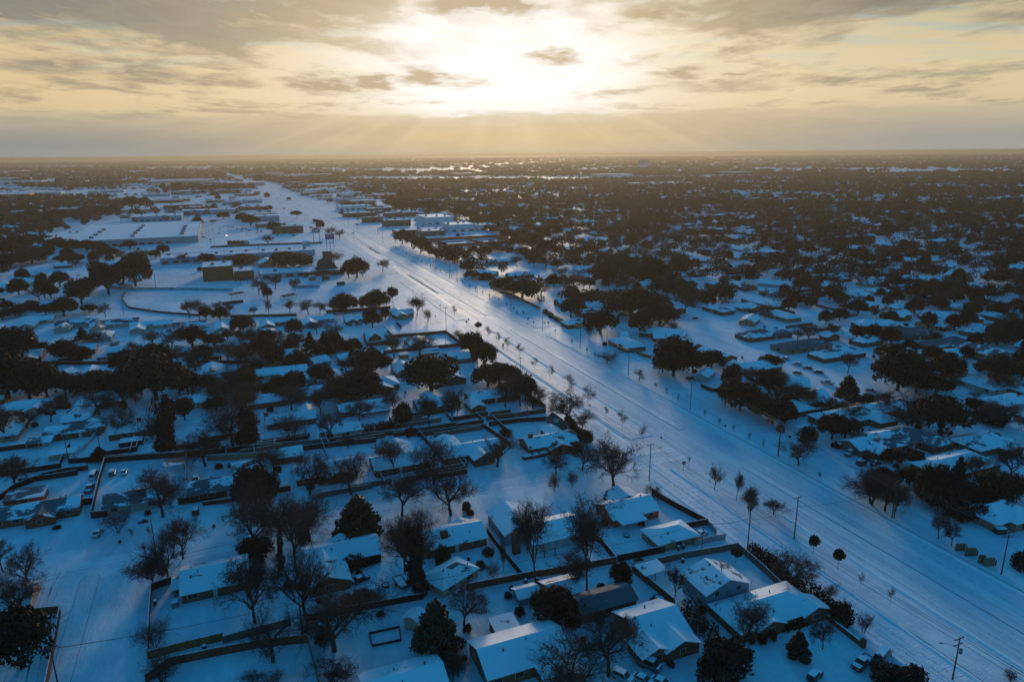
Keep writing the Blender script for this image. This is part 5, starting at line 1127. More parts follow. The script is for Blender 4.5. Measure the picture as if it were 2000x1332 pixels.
def small_sign(c, X_, Yb, Yt, lb, m='dark_metal'):
    x, y = at(c, X_, Yb); h_ = height_at(x, y, pp(c, X_, Yt)[1]); r = thing('road_sign', lb, 'road sign', (x, y, 0), -YAW); m_ = MB(); m_.tube((0, 0, 0), (0, 0, h_), .045, n=6); link('post', m_.mesh('post', ['metal']), r)
    m_ = MB(); m_.box(0, -.06, h_ - .8, .55, .04, .8); link('plate', m_.mesh('plate', [m]), r)
for c, X_, Yb, Yt in (('C1', 625, 752, 676), ('C1', 1180, 642, 574), ('B3', 1407, 420, 358), ('D3', 40, 445, 385), ('D3', 938, 645, 575), ('D3', 1045, 640, 600), ('D2', 1640, 420, 380), ('D2', 1602, 510, 465), ('E2', 1325, 915, 860)):
    x, y = at(c, X_, Yb); small_sign(c, X_, Yb, Yt, uniq('small dark road sign on a thin post', x, y, 'low', 90))
# ------------------------------------------------------------------ fences and hedges
F_ = fence
F_('A1', [(180, 875), (425, 850), (385, 1080), (322, 1400)], 2.0, 'brown_fence', 'tall brown board wall round the dark corner yard at the picture edge')
F_('A1', [(1035, 1170), (1320, 1095), (1560, 1040)], 2.0, 'red_fence', 'rusty red board fence closing the big open yard'); F_('A1', [(1062, 680), (1046, 900), (1035, 1165)], 1.9, 'brown_fence', 'brown fence down the street side of the open yard'); F_('A1', [(1064, 690), (1200, 640)], 1.9, 'dark_fence')
F_('A2', [(130, 1060), (600, 935)], 1.9, 'grey_fence', 'grey board fence continuing from the rusty red one'); F_('A1', [(1022, 1340), (1190, 1215), (1500, 1150), (1790, 1095)], 2.0, 'brown_fence', 'long brown alley fence curving to the bottom edge'); F_('A2', [(360, 1090), (720, 1055)], 2.0, 'brown_fence', 'brown alley fence ending at the thin wire fence')
F_('A2', [(725, 1058), (795, 1340)], 1.1, 'grey_fence', 'thin low wire fence running to the bottom edge', cap=False)
F_('A2', [(725, 905), (1100, 830), (1530, 750)], 1.7, 'dark_fence', 'dark plank fence along the alley below the snowed boat')
F_('A3', [(400, 690), (790, 615), (1110, 560), (1445, 500)], 1.9, 'brown_fence', 'weathered wooden fence along the alley behind the pergola yard'); F_('A4', [(20, 490), (350, 425)], 2.0, 'dark_fence', 'black board fence between pergola yard and pyramid garage'); F_('A3', [(540, 290), (620, 400), (785, 600)], 1.9, 'dark_fence', 'dark fence slanting between the square chimney house and pergola yard')
F_('A3', [(1245, 300), (1340, 370), (1445, 500)], 1.9, 'dark_fence', 'dark fence between the pergola yard and the orange brick house'); F_('A4', [(122, 560), (250, 660), (412, 792)], 1.9, 'brown_fence', 'brown fence slanting behind the bare leaning yard tree')
F_('A4', [(122, 550), (480, 470), (858, 402)], 1.9, 'grey_fence', 'grey fence along the alley behind the tall blue house'); F_('A4', [(862, 402), (1040, 560), (1230, 740)], 1.9, 'grey_fence', 'grey fence beside the dark parkway shrubs'); F_('A4', [(520, 700), (660, 830), (800, 985)], 1.9, 'brown_fence', 'brown fence at the foot of the tall blue house')
r = F_('A4', [(1482, 890), (1600, 985), (1735, 1090)], 1.2, 'red_brick', 'low brick garden wall ending in a square pillar', th=.35); m_ = MB(); x, y = at('A4', 1735, 1085); m_.box(x - r.location.x, y - r.location.y, 0, .9, .9, 1.9); link('pillar', m_.mesh('pillar', ['red_brick']), r)
F_('B3', [(1520, 1180), (1700, 1180)], 1.8, 'dark_fence'); F_('A4', [(262, 20), (420, 110), (648, 232)], 1.9, 'dark_fence', 'long dark fence between the orange brick house and the parkway'); F_('A4', [(485, 262), (650, 232)], 1.9, 'dark_fence', 'short black fence behind the white car')
F_('A4', [(652, 235), (712, 300)], 1.6, 'metal', 'see-through metal railing beside the white car', cap=False); F_('A4', [(555, 385), (695, 345), (775, 335)], 1.7, 'metal', 'metal gate fence below the white car', cap=False)
F_('B1', [(545, 822), (850, 795), (1200, 775), (1590, 755), (2000, 712)], 1.9, 'dark_fence', 'long black alley fence above the walled compound'); F_('B2', [(360, 715), (640, 690), (970, 660)], 1.9, 'grey_fence', 'grey fence continuing the black alley fence'); F_('B2', [(980, 660), (1320, 610), (1660, 582)], 1.8, 'dark_fence', 'dark fence below the long clipped hedge')
F_('B2', [(770, 720), (1050, 685), (1340, 655)], 1.9, 'dark_fence', 'dark fence opposite across the same alley'); F_('B3', [(60, 612), (350, 575), (600, 545)], 1.9, 'dark_fence', 'black fence behind the two gable brick house'); F_('B3', [(620, 530), (860, 500), (1075, 488)], 1.9, 'dark_fence', 'black fence running up to the gambrel shed')
F_('B1', [(822, 815), (1140, 790), (1455, 772), (1465, 1135)], 2.1, 'dark_fence', 'tall pale capped compound wall round the parked cars'); F_('B1', [(822, 815), (770, 1000), (715, 1250), (840, 1238)], 2.1, 'dark_fence', 'tall dark compound wall along the side drive'); F_('B1', [(1465, 1135), (1395, 1140)], 2.1, 'dark_fence')
F_('B1', [(0, 1110), (120, 1020), (340, 935), (520, 895), (692, 872)], 1.9, 'dark_fence', 'curving double dark fence sweeping round the snowy yard'); F_('B1', [(620, 1150), (728, 1135)], 2.0, 'dark_fence'); F_('B1', [(545, 800), (680, 690), (818, 520)], 1.6, 'white_fence', 'pale slanting fence beside the red brick bend house')
F_('B1', [(20, 448), (230, 445), (440, 438)], 1.8, 'dark_fence', 'low dark fence left of the bare trees'); F_('B2', [(20, 800), (250, 790), (485, 768)], 2.0, 'tan_brick', 'pale tan wall along the alley behind the driveway house'); F_('B2', [(560, 820), (765, 808)], 1.8, 'brown_fence'); F_('B1', [(1480, 1000), (1585, 992)], 1.6, 'dark_fence')
F_('B1', [(1585, 1150), (1830, 1118)], 1.3, 'dark_fence', 'low snow topped planter wall before the driveway house'); F_('D1', [(300, 848), (600, 850), (905, 845)], 1.8, 'dark_fence', 'dark fence behind the twin gable house'); F_('D1', [(1540, 838), (1760, 842), (1960, 845)], 1.8, 'dark_fence', 'dark fence above the large white gable')
F_('D2', [(160, 868), (380, 858), (592, 850)], 1.9, 'red_fence', 'bright rusty orange fence behind the beige gable garage'); F_('D2', [(180, 850), (165, 900), (145, 945)], 1.4, 'white_fence', 'curved white fence sweeping down beside the orange one')
F_('B3', [(575, 540), (700, 625), (790, 690)], 1.8, 'dark_fence', 'dark fence between the two gable and boxed hedge houses'); F_('B3', [(60, 580), (150, 680), (245, 800)], 1.8, 'dark_fence', 'dark fence beside the broad gable house'); F_('B3', [(855, 262), (960, 325), (1065, 395)], 1.9, 'brown_fence', 'brown fence from the oaks to the pointed corner'); F_('B3', [(1065, 398), (1058, 425), (820, 460), (600, 485)], 1.9, 'brown_fence', 'brown fence closing the pointed corner yard on the alley')
F_('D2', [(1250, 640), (1480, 625), (1685, 605), (1815, 705)], 1.9, 'brown_fence', 'brown fence with the sharp corner under the pole'); F_('D2', [(1200, 765), (1500, 735), (1815, 705)], 1.9, 'brown_fence', 'brown fence closing the corner yard on the house side'); F_('D2', [(0, 482), (230, 478), (520, 470)], 1.8, 'brown_fence', 'brown fence behind the white ridge house'); F_('D2', [(520, 470), (522, 540)], 1.8, 'brown_fence'); F_('D2', [(750, 445), (1060, 425), (1250, 412)], 1.8, 'dark_fence')
F_('D3', [(420, 225), (600, 315), (820, 422)], 1.9, 'brown_fence', 'long brown fence beside the east verge below the evergreen'); F_('D3', [(1400, 672), (1470, 715), (1560, 728)], 1.8, 'red_fence', 'red brick yard wall below the round roofed house'); F_('D3', [(1572, 760), (1630, 790), (1690, 805)], 1.8, 'red_fence', 'red brick yard wall beside the dark brush trees'); F_('D3', [(280, 155), (330, 192), (470, 186)], 1.8, 'dark_fence')
F_('C1', [(970, 250), (1060, 290), (1130, 295)], 1.8, 'dark_fence', 'dark corner fence behind the estate car'); F_('C1', [(1360, 175), (1500, 240), (1640, 290)], 1.8, 'dark_fence', 'long dark fence behind the dense verge evergreens'); F_('C2', [(0, 470), (200, 480), (440, 440)], 1.8, 'dark_fence')
F_('C2', [(650, 650), (850, 760), (1130, 860)], 1.9, 'dark_fence', 'dark fence below the street end house'); F_('D1', [(980, 285), (955, 345), (1005, 410), (1240, 445), (1560, 470)], 1.3, 'dark_fence', 'low chain fence curving round the playing field', cap=False); F_('D1', [(990, 265), (1290, 262), (1820, 272)], 1.6, 'screen_teal', 'pale teal mesh fence across the far side of the field', cap=False)
F_('D2', [(480, 250), (700, 248)], 2.0, 'screen_teal', 'pale teal mesh fence in front of the low school wing', cap=False); F_('D1', [(1740, 385), (1900, 365)], 2.2, 'dark_fence', 'dark railed backstop beside the dugout', cap=False); F_('E2', [(305, 970), (850, 945), (1400, 928)], 1.9, 'brown_fence', 'long dark fence between the display huts and teal shop strip')
F_('E1', [(615, 470), (930, 462)], 1.6, 'dark_fence', 'distant dark rail in the far parking lot'); F_('E3', [(780, 905), (780, 906)], 1, 'dark_fence') if False else None
def hedge(c, pts, w, h, lb, m='hedge'):
    P = [at(c, *p) for p in pts]; lob = []
    for (x0, y0), (x1, y1) in zip(P, P[1:]):
        n = max(2, int(math.hypot(x1 - x0, y1 - y0) / (w * .5)))
        for i in range(n):
            t = i / n; lob.append((x0 + (x1 - x0) * t - P[0][0] + random.uniform(-.2, .2) * w, y0 + (y1 - y0) * t - P[0][1], h * .38, w * .6, h * .6 * random.uniform(.8, 1.15)))
    V, F = leaf_cloud(np.random.RandomState(len(lob)), min(14000, 300 * len(lob)), lob, .30)
    thing('hedge', lb, 'hedge', (*P[0], 0), 0, None, quads_mesh(V, F, 'hedge', m))
hedge('B2', [(1195, 590), (1400, 560), (1600, 520)], 3.4, 3.6, 'long dark clipped hedge beside the alley hip garage')
hedge('A4', [(975, 440), (1090, 520), (1230, 680), (1330, 720)], 3.4, 3.2, 'dark brushy hedge beside the parkway below the tall pole')
hedge('A4', [(1370, 710), (1450, 800), (1560, 900)], 4.0, 3.4, 'dense evergreen hedge between the corner brick house and parkway')
hedge('A4', [(505, 860), (580, 950), (690, 1060)], 4.4, 3.4, 'snow dusted hedge between the porch gable and corner brick houses')
hedge('A4', [(1170, 965), (1330, 925)], 2.0, 1.3, 'low clipped hedge under the corner brick house windows')
hedge('A2', [(1010, 540), (1240, 480)], 2.4, 2.4, 'dark hedge along the back of the hipped wing house')
hedge('D3', [(855, 440), (960, 510), (1075, 555)], 3.0, 2.0, 'dark low hedge at the corner of the east verge')
hedge('B3', [(1230, 480), (1300, 560), (1400, 640)], 2.4, 1.8, 'tangled brush line between gambrel shed and round shrub', 'brush_leaf')
hedge('E3', [(1000, 1030), (1300, 1015), (1600, 990)], 5, 4, 'dark hedge along the near side of the tennis courts')
hedge('B1', [(1640, 735), (1830, 725), (2000, 700)], 2.5, 2.0, 'low tangled brush along the black alley fence', 'brush_leaf')

# ------------------------------------------------------------------ vehicles
car('B1', 880, 905, 'suv', 'grey', 92); car('B1', 970, 900, 'car', 'silver', 90); car('B1', 702, 1030, 'pickup', 'blue', 86, label='snowy pickup truck parked in front of the covered trailer'); car('B1', 735, 930, 'van', 'white', 86, label='long covered trailer heaped with snow beside the compound wall')
car('B1', 1530, 950, 'suv', 'grey', 92, label='first snowy estate car on the drive of the driveway house'); car('B1', 1528, 1085, 'pickup', 'black', 92, label='snowy pickup in the middle of the three on the drive'); car('B1', 1530, 1205, 'suv', 'black', 92, label='dark snowy estate car at the street end of the drive')
car('A1', 685, 300, 'car', 'silver', 80, label='snow-covered saloon car alone at the corner of the empty street'); car('A2', 1090, 625, 'car', 'black', 14, label='snow buried boat-like dark car in the yard of the hipped wing house')
car('A4', 605, 305, 'car', 'white', 14, label='white car under snow beside the pyramid garage'); car('A4', 240, 1225, 'van', 'grey', -60, label='large dark van with snow striped roof beside the porch gable'); car('A4', 60, 1310, 'suv', 'silver', -60, label='snow-covered estate car by the bottom edge left of the van')
car('A4', 200, 1330, 'car', 'silver', -60, label='snow-covered car cut by the bottom edge in front of the van'); car('A4', 330, 1350, 'car', 'white', -60, label='nearly buried white car at the bottom edge beside the van'); car('A4', 1400, 1305, 'jeep', 'black', 20, label='black boxy off-roader with snowy bonnet in the open yard')
car('A5', 655, 1215, 'pickup', 'red', -165, label='dark red pickup truck with snow heaped on bonnet and bed'); car('A5', 800, 1165, 'van', 'silver', 20, label='snow-buried small trailer behind the dark red pickup')
car('B1', 1500, 265, 'car', 'black', 80); car('B1', 1556, 255, 'car', 'silver', 80); car('B2', 845, 165, 'car', 'silver', 85); car('B2', 928, 210, 'car', 'white', 85); car('B2', 372, 175, 'van', 'white', 80, label='rounded white caravan beside the beige gable garage'); car('B2', 530, 222, 'pickup', 'black', 10)
for c, X_, Y_, ty, pt, yw in (('D1', 1315, 590, 'car', 'grey', 70), ('D1', 1365, 598, 'car', 'black', 70), ('D1', 1690, 600, 'car', 'grey', 80), ('D1', 1730, 622, 'suv', 'black', 60), ('D1', 120, 565, 'suv', 'grey', 0), ('D1', 530, 165, 'car', 'black', 80), ('D1', 615, 155, 'car', 'black', 80), ('D2', 250, 582, 'car', 'black', 85), ('D2', 300, 578, 'car', 'black', 85), ('D2', 648, 572, 'suv', 'white', 88), ('D2', 965, 542, 'car', 'white', 80), ('D2', 1015, 535, 'car', 'grey', 80),
        ('C1', 885, 182, 'suv', 'black', 5), ('C1', 1700, 12, 'car', 'silver', 120), ('C1', 1810, 58, 'car', 'silver', 118), ('C1', 1900, 92, 'car', 'black', 118), ('C1', 1990, 128, 'car', 'black', 118), ('C1', 1808, 135, 'car', 'grey', 120), ('C2', 215, 125, 'car', 'black', 118), ('C2', 290, 222, 'pickup', 'silver', -60), ('C2', 668, 290, 'car', 'grey', -62), ('C2', 810, 340, 'suv', 'black', -60), ('C2', 702, 395, 'car', 'black', 120), ('C2', 962, 402, 'suv', 'grey', -62),
        ('C2', 920, 482, 'pickup', 'black', -62), ('C2', 1718, 668, 'suv', 'black', 120), ('C2', 490, 835, 'pickup', 'grey', 200), ('C2', 710, 920, 'car', 'black', 10), ('D5', 1012, 922, 'pickup', 'black', 120), ('D4', 530, 855, 'car', 'black', 10), ('D4', 1400, 1240, 'car', 'black', 118), ('D4', 1520, 1295, 'car', 'grey', 118)):
    x, y = at(c, X_, Y_); car(c, X_, Y_, ty, pt, yw, near=c not in ('D5', 'D4'))
for i, (X_, Y_) in enumerate([(200, 800), (222, 838), (400, 795), (388, 832), (565, 790), (632, 752), (618, 786), (614, 808), (652, 790), (686, 806), (240, 872), (212, 790), (955, 855), (142, 752), (268, 668), (480, 775), (518, 775), (760, 828), (800, 815), (765, 800), (300, 668), (1120, 855), (312, 920), (305, 895)]):
    car('E2', X_, Y_, random.choice(('car', 'suv', 'pickup')), random.choice(('black', 'grey', 'black', 'blue')), random.choice((0, 90, 92)), near=False)
for c, X_, Y_, ty, pt, lb in (('E2', 992, 462, 'van', 'grey', 'dark van driving away far up the avenue'), ('E2', 960, 492, 'car', 'tan', 'tan car on the distant avenue behind the van'), ('E2', 915, 393, 'suv', 'black', 'farthest dark vehicle up the avenue'), ('E2', 1180, 568, 'car', 'tan', 'lone car mid avenue beyond the dome tree'), ('E2', 792, 492, 'van', 'tan', 'yellowish truck waiting left of the far avenue'), ('E2', 1702, 830, 'car', 'silver', 'lone pale car on the avenue opposite the purple sign')):
    car(c, X_, Y_, ty, pt, 90, label=lb, near=False)

# ------------------------------------------------------------------ bins and yard things
def wbin(c, X_, Y_):
    x, y = at(c, X_, Y_); r = thing('wheelie_bin', uniq('dark wheeled bin capped with snow', x, y, 'square'), 'bin', (x, y, 0), random.uniform(-.3, .3), 'wheeled bins in the snow'); m_ = MB(); m_.box(0, 0, .05, .62, .7, 1.0, tx=1.12, ty=1.12, k=0); link('body', m_.mesh('body', ['bin_dark']), r)
    m_ = MB(); m_.box(0, 0, 1.05, .74, .84, .07); link('lid', m_.mesh('lid', ['bin_dark']), r); m_ = MB(); m_.box(0, 0, 1.12, .7, .8, .12, tx=.8, ty=.8); link('snow_cap', m_.mesh('snow_cap', ['drift']), r)
    for s_ in (-1, 1):
        m_ = MB(); m_.tube((s_ * .3 - .03, .33, .12), (s_ * .3 + .03, .33, .12), .12, n=8); link('wheel', m_.mesh('wheel', ['rubber']), r)
for a in (('A1', 838, 358), ('A1', 1497, 248), ('A1', 1430, 1104), ('A1', 1086, 790), ('A3', 812, 640), ('A3', 886, 630), ('A3', 413, 478), ('A4', 447, 408), ('A4', 482, 398), ('A4', 478, 496), ('A4', 100, 650), ('B2', 1567, 275), ('C1', 1742, 690), ('C1', 1330, 0), ('B1', 660, 428), ('A3', 1525, 650), ('D3', 530, 702), ('E2', 1398, 895)): wbin(*a)
def box_thing(c, X_, Y_, lx, ly, h, m, nm, lb, cat, a=0.0, snowtop=True):
    x, y = at(c, X_, Y_); r = thing(nm, lb, cat, (x, y, 0), a); m_ = MB(); m_.box(0, 0, 0, lx, ly, h); link('body', m_.mesh('body', [m]), r)
    m_ = MB(); m_.box(0, 0, h + .08, lx + .12, ly + .12, .06); m_.box(0, 0, h + .002, lx + .06, ly + .06, .07); link('lid', m_.mesh('lid', [m]), r)
    if snowtop: m_ = MB(); m_.box(0, 0, h + .145, lx, ly, .2, tx=.85, ty=.85); link('snow_cap', m_.mesh('snow_cap', ['drift']), r)
box_thing('C2', 404, 775, 2.6, 1.8, 1.6, 'bin_dark', 'dumpster', 'dark steel dumpster behind the verge pickup', 'dumpster'); box_thing('C2', 585, 925, 2.8, 1.9, 1.6, 'bin_dark', 'dumpster', 'dark steel dumpster below the side garage house', 'dumpster'); box_thing('A5', 1620, 290, 2.8, 1.8, 1.5, 'bin_dark', 'dumpster', 'dark dumpster topped with snow near the sand brick house', 'dumpster', -.3)
box_thing('B1', 1030, 668, 7.5, 4.5, 1.6, 'dark_fence', 'hot_tub_deck', 'dark square timber deck box in the grey chimney yard', 'deck'); box_thing('A1', 1228, 800, 1.4, 1.4, 1.2, 'unit_grey', 'air_conditioner', 'grey air conditioning box beside the blank roofed house', 'air conditioner')
box_thing('B1', 1030, 650, .1, .1, .1, 'dark_fence', 'x', 'x', 'x') if False else None
box_thing('C2', 80, 640, 5.4, 2.4, 2.4, 'white_panel', 'caravan', 'white boxy caravan tucked under the verge evergreens', 'caravan', .2); box_thing('B1', 1460, 690, 8, 5, 2.0, 'grass_screen', 'dog_kennel', 'dark green screened pen under the leaning ivy column', 'pen')
r_ = at('A1', 1010, 212); r = thing('play_tent', 'small red and blue play tent in front of the walled yard house', 'toy tent', (*r_, 0)); m_ = MB(); m_.faces([(-1.1, -.7, 0), (1.1, -.7, 0), (1.1, .7, 0), (-1.1, .7, 0), (0, 0, .95)], [(0, 1, 4), (1, 2, 4), (2, 3, 4), (3, 0, 4)]); link('canopy', m_.mesh('canopy', ['tarp_red']), r); m_ = MB(); m_.box(-1.3, -.2, 0, .8, 1.1, .35, tx=.7, ty=.7); link('base', m_.mesh('base', ['tarp_blue']), r)
def ringy(c, X_, Y_, R_, h, nm, lb, cat):
    x, y = at(c, X_, Y_); r = thing(nm, lb, cat, (x, y, 0)); m_ = MB(); m_.tube((0, 0, 0), (0, 0, h), R_, R_, 18, caps=False); m_.tube((0, 0, 0), (0, 0, h), R_ * .82, R_ * .82, 18, caps=False); n = 18
    P = [(math.cos(6.2832 * i / n) * q, math.sin(6.2832 * i / n) * q, h) for q in (R_, R_ * .82) for i in range(n)]; m_.faces(P, [(i, (i + 1) % n, n + (i + 1) % n, n + i) for i in range(n)]); link('rim', m_.mesh('rim', ['bin_dark']), r)
    m_ = MB(); m_.tube((0, 0, 0), (0, 0, h * .8), R_ * .8, R_ * .8, 16); link('snow_fill', m_.mesh('snow_fill', ['drift']), r)
ringy('A4', 310, 756, 1.5, .6, 'trampoline', 'small round snow filled trampoline beside the brown slanting fence', 'trampoline'); ringy('A2', 1265, 658, .9, .45, 'fire_pit', 'dark ring fire pit beside the snowy trailer frame', 'fire pit'); ringy('A3', 1518, 312, .8, .5, 'fire_pit', 'round dark fire pit in the orange brick house yard', 'fire pit')
x, y = at('A2', 1370, 650); r = thing('flatbed_trailer', 'low flat trailer filled with snow in front of the ivy tree', 'trailer', (x, y, 0), rad(100)); m_ = MB(); m_.box(0, 0, .5, 5.2, 2.2, .12)
for u, v, lx, ly in ((0, -1.1, 5.2, .1), (0, 1.1, 5.2, .1), (-2.6, 0, .1, 2.2), (2.6, 0, .1, 2.2)): m_.box(u, v, .62, lx, ly, .45)
link('frame', m_.mesh('frame', ['dark_metal']), r); m_ = MB(); m_.box(0, 0, .62, 5.0, 2.0, .3); link('snow_load', m_.mesh('snow_load', ['drift']), r)
for s_ in (-1, 1): link('wheel', wheel_mesh()['t'], r, (0, s_ * 1.25, .33))
pr = [at('A2', *p) for p in ((1150, 995), (1360, 950), (1372, 1042), (1172, 1082))]; ox, oy = pr[0]; m_ = MB()
for (xa, ya), (xb, yb) in zip(pr, pr[1:] + pr[:1]): m_.box((xa + xb) / 2 - ox, (ya + yb) / 2 - oy, 0, math.hypot(xb - xa, yb - ya), .2, .45, math.atan2(yb - ya, xb - xa))
thing('raised_bed', 'large empty timber bed frame sunk in the open snowy yard', 'garden bed', (ox, oy, 0), 0, None, m_.mesh('raised_bed', ['dark_fence']))
x, y = at('A3', 920, 440); r = thing('pergola', 'slatted pergola leaning on the two winged house', 'pergola', (x, y, 0)); m_ = MB()
for u in (-3, 0, 3):
    for v in (-2, 2): m_.box(u, v, 0, .15, .15, 2.5)
link('post', m_.mesh('post', ['dark_fence']), r)['kind'] = 'stuff'; m_ = MB()
for i in range(11): m_.box(-3.3 + i * .66, 0, 2.6, .09, 4.8, .2)
for v in (-2, 2): m_.box(0, v, 2.48, 7, .12, .14)
link('slats', m_.mesh('slats', ['trim']), r)
# planter boxes before the boxed hedge house and rounded snowy bushes
for i, (X_, Y_) in enumerate([(930, 778), (985, 768), (1040, 756)]): box_thing('B3', X_, Y_, 4.2, 2.0, .9, 'dark_fence', 'planter_box', ['first', 'middle', 'last'][i] + ' dark planter box of the three before the boxed hedge house', 'planter', .1)
# board screens near the east edge
for i, (X_, Y_, w_) in enumerate([(1340, 415, 2.4), (1412, 450, 2.6), (1490, 500, 1.6), (1540, 520, 2.6)]):
    x, y = at('A5', X_, Y_); m_ = MB(); m_.box(0, 0, 0, w_, .5, 2.3 - .2 * (i == 0)); m_.box(w_ / 2 + .5, 0, 0, .25, .25, 1.6); thing('grass_screen_panel', ['shortest', 'second', 'narrow third', 'last tallest'][i] + ' weathered reed screen of the four beside the avenue', 'screen panel', (x, y, 0), -.35, 'reed screens by the verge', m_.mesh('grass_screen_panel', ['grass_screen']))
# saplings wrapped in teal cloth on the east verge
for c, X_, Yb, Yt in (('C1', 675, 322, 252), ('C1', 775, 376, 306), ('C1', 1005, 500, 444), ('C1', 1130, 568, 520), ('C1', 1252, 636, 572), ('C1', 1390, 706, 642), ('C1', 1512, 774, 700), ('C2', 226, 1032, 990), ('D3', 1068, 690, 650), ('D3', 1185, 755, 720), ('D3', 1248, 790, 752), ('D3', 725, 508, 482), ('D3', 770, 530, 510), ('D3', 640, 458, 435)):
    x, y = at(c, X_, Yb); h_ = min(height_at(x, y, pp(c, X_, Yt)[1]), 3.6); r = thing('wrapped_sapling', uniq('pale teal wrapped sapling on the verge', x, y, 'small', 70), 'sapling', (x, y, .1), 0, 'wrapped saplings on the east verge'); m_ = MB(); m_.tube((0, 0, 0), (.05, 0, h_ * .45), .05, n=5); link('trunk', m_.mesh('trunk', ['bark']), r)
    rs_ = np.random.RandomState(int(X_)); V, F = leaf_cloud(rs_, 160, [(0, 0, h_ * .35, .35, h_ * .25), (0, 0, h_ * .7, .6, h_ * .32)], .16); link('crown', quads_mesh(V, F, 'crown', 'wrap_teal'), r)
# ------------------------------------------------------------------ trees and shrubs one can tell apart
T('A1', [('B', 205, 670, 372, 240), ('B', 165, 870, 590, 300), ('O', 165, 1225, 800, 430), ('D', 70, 1195, 870, 300), ('V', 830, 288, 130, 190), ('Y', 920, 335, 250, 38), ('Y', 1045, 322, 240, 34), ('B', 1185, 640, 290, 270), ('B', 1280, 470, 165, 240), ('U', 1085, 670, 430, 330), ('V', 1085, 1105, 900, 230), ('V', 1135, 1345, 1120, 300), ('B', 20, 560, 330, 180)])
T('A2', [('B', 350, 915, 440, 400), ('U', 650, 600, -40, 440), ('B', 715, 905, 400, 440), ('B', 350, 430, 20, 380), ('S', 390, 440, 320, 190), ('B', 735, 345, 10, 340), ('M', 1080, 312, 42, 340), ('T', 1490, 725, 230, 150), ('B', 1480, 705, 150, 400), ('B', 1400, 560, 180, 300), ('V', 1500, 262, 105, 105), ('V', 1395, 275, 165, 150), ('G', 475, 1190, 830, 470), ('B', 905, 1115, 735, 580), ('V', 345, 1345, 1245, 180), ('V', 500, 1345, 1255, 130), ('B', 925, 1390, 1195, 290), ('M', 1620, 1125, 775, 345), ('V', 1218, 785, 665, 115), ('S', 1110, 775, 690, 160), ('S', 1000, 790, 720, 110), ('S', 835, 1052, 965, 130), ('T', 545, 560, 250, 60), ('S', 1660, 510, 380, 110), ('V', 1770, 1290, 1120, 170), ('S', 690, 360, 270, 100), ('S', 330, 430, 330, 200), ('S', 1040, 520, 440, 200)])
T('A3', [('B', 380, 935, 645, 310), ('U', 882, 660, 20, 320), ('U', 1238, 712, -10, 350), ('U', 1163, 722, 470, 310), ('O', 1000, 910, 680, 340), ('V', 585, 612, 482, 125), ('D', 1470, 640, 500, 150), ('B', 1390, 1285, 840, 470), ('B', 1130, 1400, 960, 520), ('S', 690, 745, 700, 60), ('S', 1140, 940, 850, 130), ('V', 300, 1325, 1150, 180), ('V', 655, 560, 290, 60), ('S', 400, 130, 70, 60)])
T('A4', [('U', 420, 778, 540, 150), ('R', 846, 497, 405, 75), ('B', 1215, 705, 420, 340), ('V', 1505, 745, 640, 120), ('V', 1740, 995, 850, 115), ('B', 1455, 1098, 868, 180), ('M', 1278, 1155, 985, 175), ('S', 770, 1280, 1035, 340), ('S', 660, 1340, 1100, 180), ('U', 892, 1135, 770, 300), ('U', 945, 225, -20, 110), ('E', 1387, 443, 308, 76), ('E', 1560, 542, 405, 84), ('Y', 1720, 668, 560, 46), ('S', 1580, 918, 770, 160), ('S', 845, 1060, 1010, 55), ('S', 960, 1065, 1020, 45), ('S', 1035, 1062, 1000, 65), ('S', 1105, 1035, 975, 60), ('S', 1225, 960, 915, 50), ('S', 60, 640, 500, 130)])
T('A5', [('Y', 855, 788, 665, 52), ('V', 1690, 1330, 1250, 100), ('S', 850, 1350, 1232, 300), ('S', 1010, 1350, 1225, 170), ('C', 1068, 1345, 1235, 50), ('B', 1188, 332, 135, 130), ('B', 1281, 382, 212, 115), ('S', 1765, 545, 420, 130), ('B', 722, 92, -80, 330), ('S', 1320, 190, 60, 200), ('S', 1480, 200, 90, 140), ('O', 1180, 100, -60, 300), ('S', 1755, 250, 190, 90)])
T('B1', [('B', 1275, 1238, 835, 380), ('B', 120, 1003, 755, 340), ('B', 50, 645, 380, 210), ('B', 215, 545, 420, 170), ('B', 397, 493, 300, 210), ('B', 775, 442, 235, 270), ('V', 1065, 357, 262, 95), ('O', 235, 325, 20, 420), ('O', 70, 310, -60, 380), ('O', 370, 300, 60, 260), ('O', 740, 265, 110, 350), ('O', 850, 232, 118, 200), ('O', 1222, 322, -20, 500), ('O', 1000, 60, -60, 260), ('T', 1320, 745, 300, 190), ('O', 1445, 480, 305, 160), ('O', 1690, 405, 308, 200), ('B', 1820, 692, 370, 440), ('B', 975, 605, 365, 210), ('B', 1240, 742, 430, 230), ('B', 1408, 300, 90, 200), ('B', 1605, 842, 560, 330), ('C', 780, 795, 695, 170), ('T', 1950, 690, 380, 180), ('B', 1760, 300, 150, 160), ('B', 550, 250, 150, 240), ('S', 190, 130, 20, 200), ('B', 1940, 300, 200, 220), ('S', 500, 385, 350, 120), ('S', 275, 535, 495, 50)])
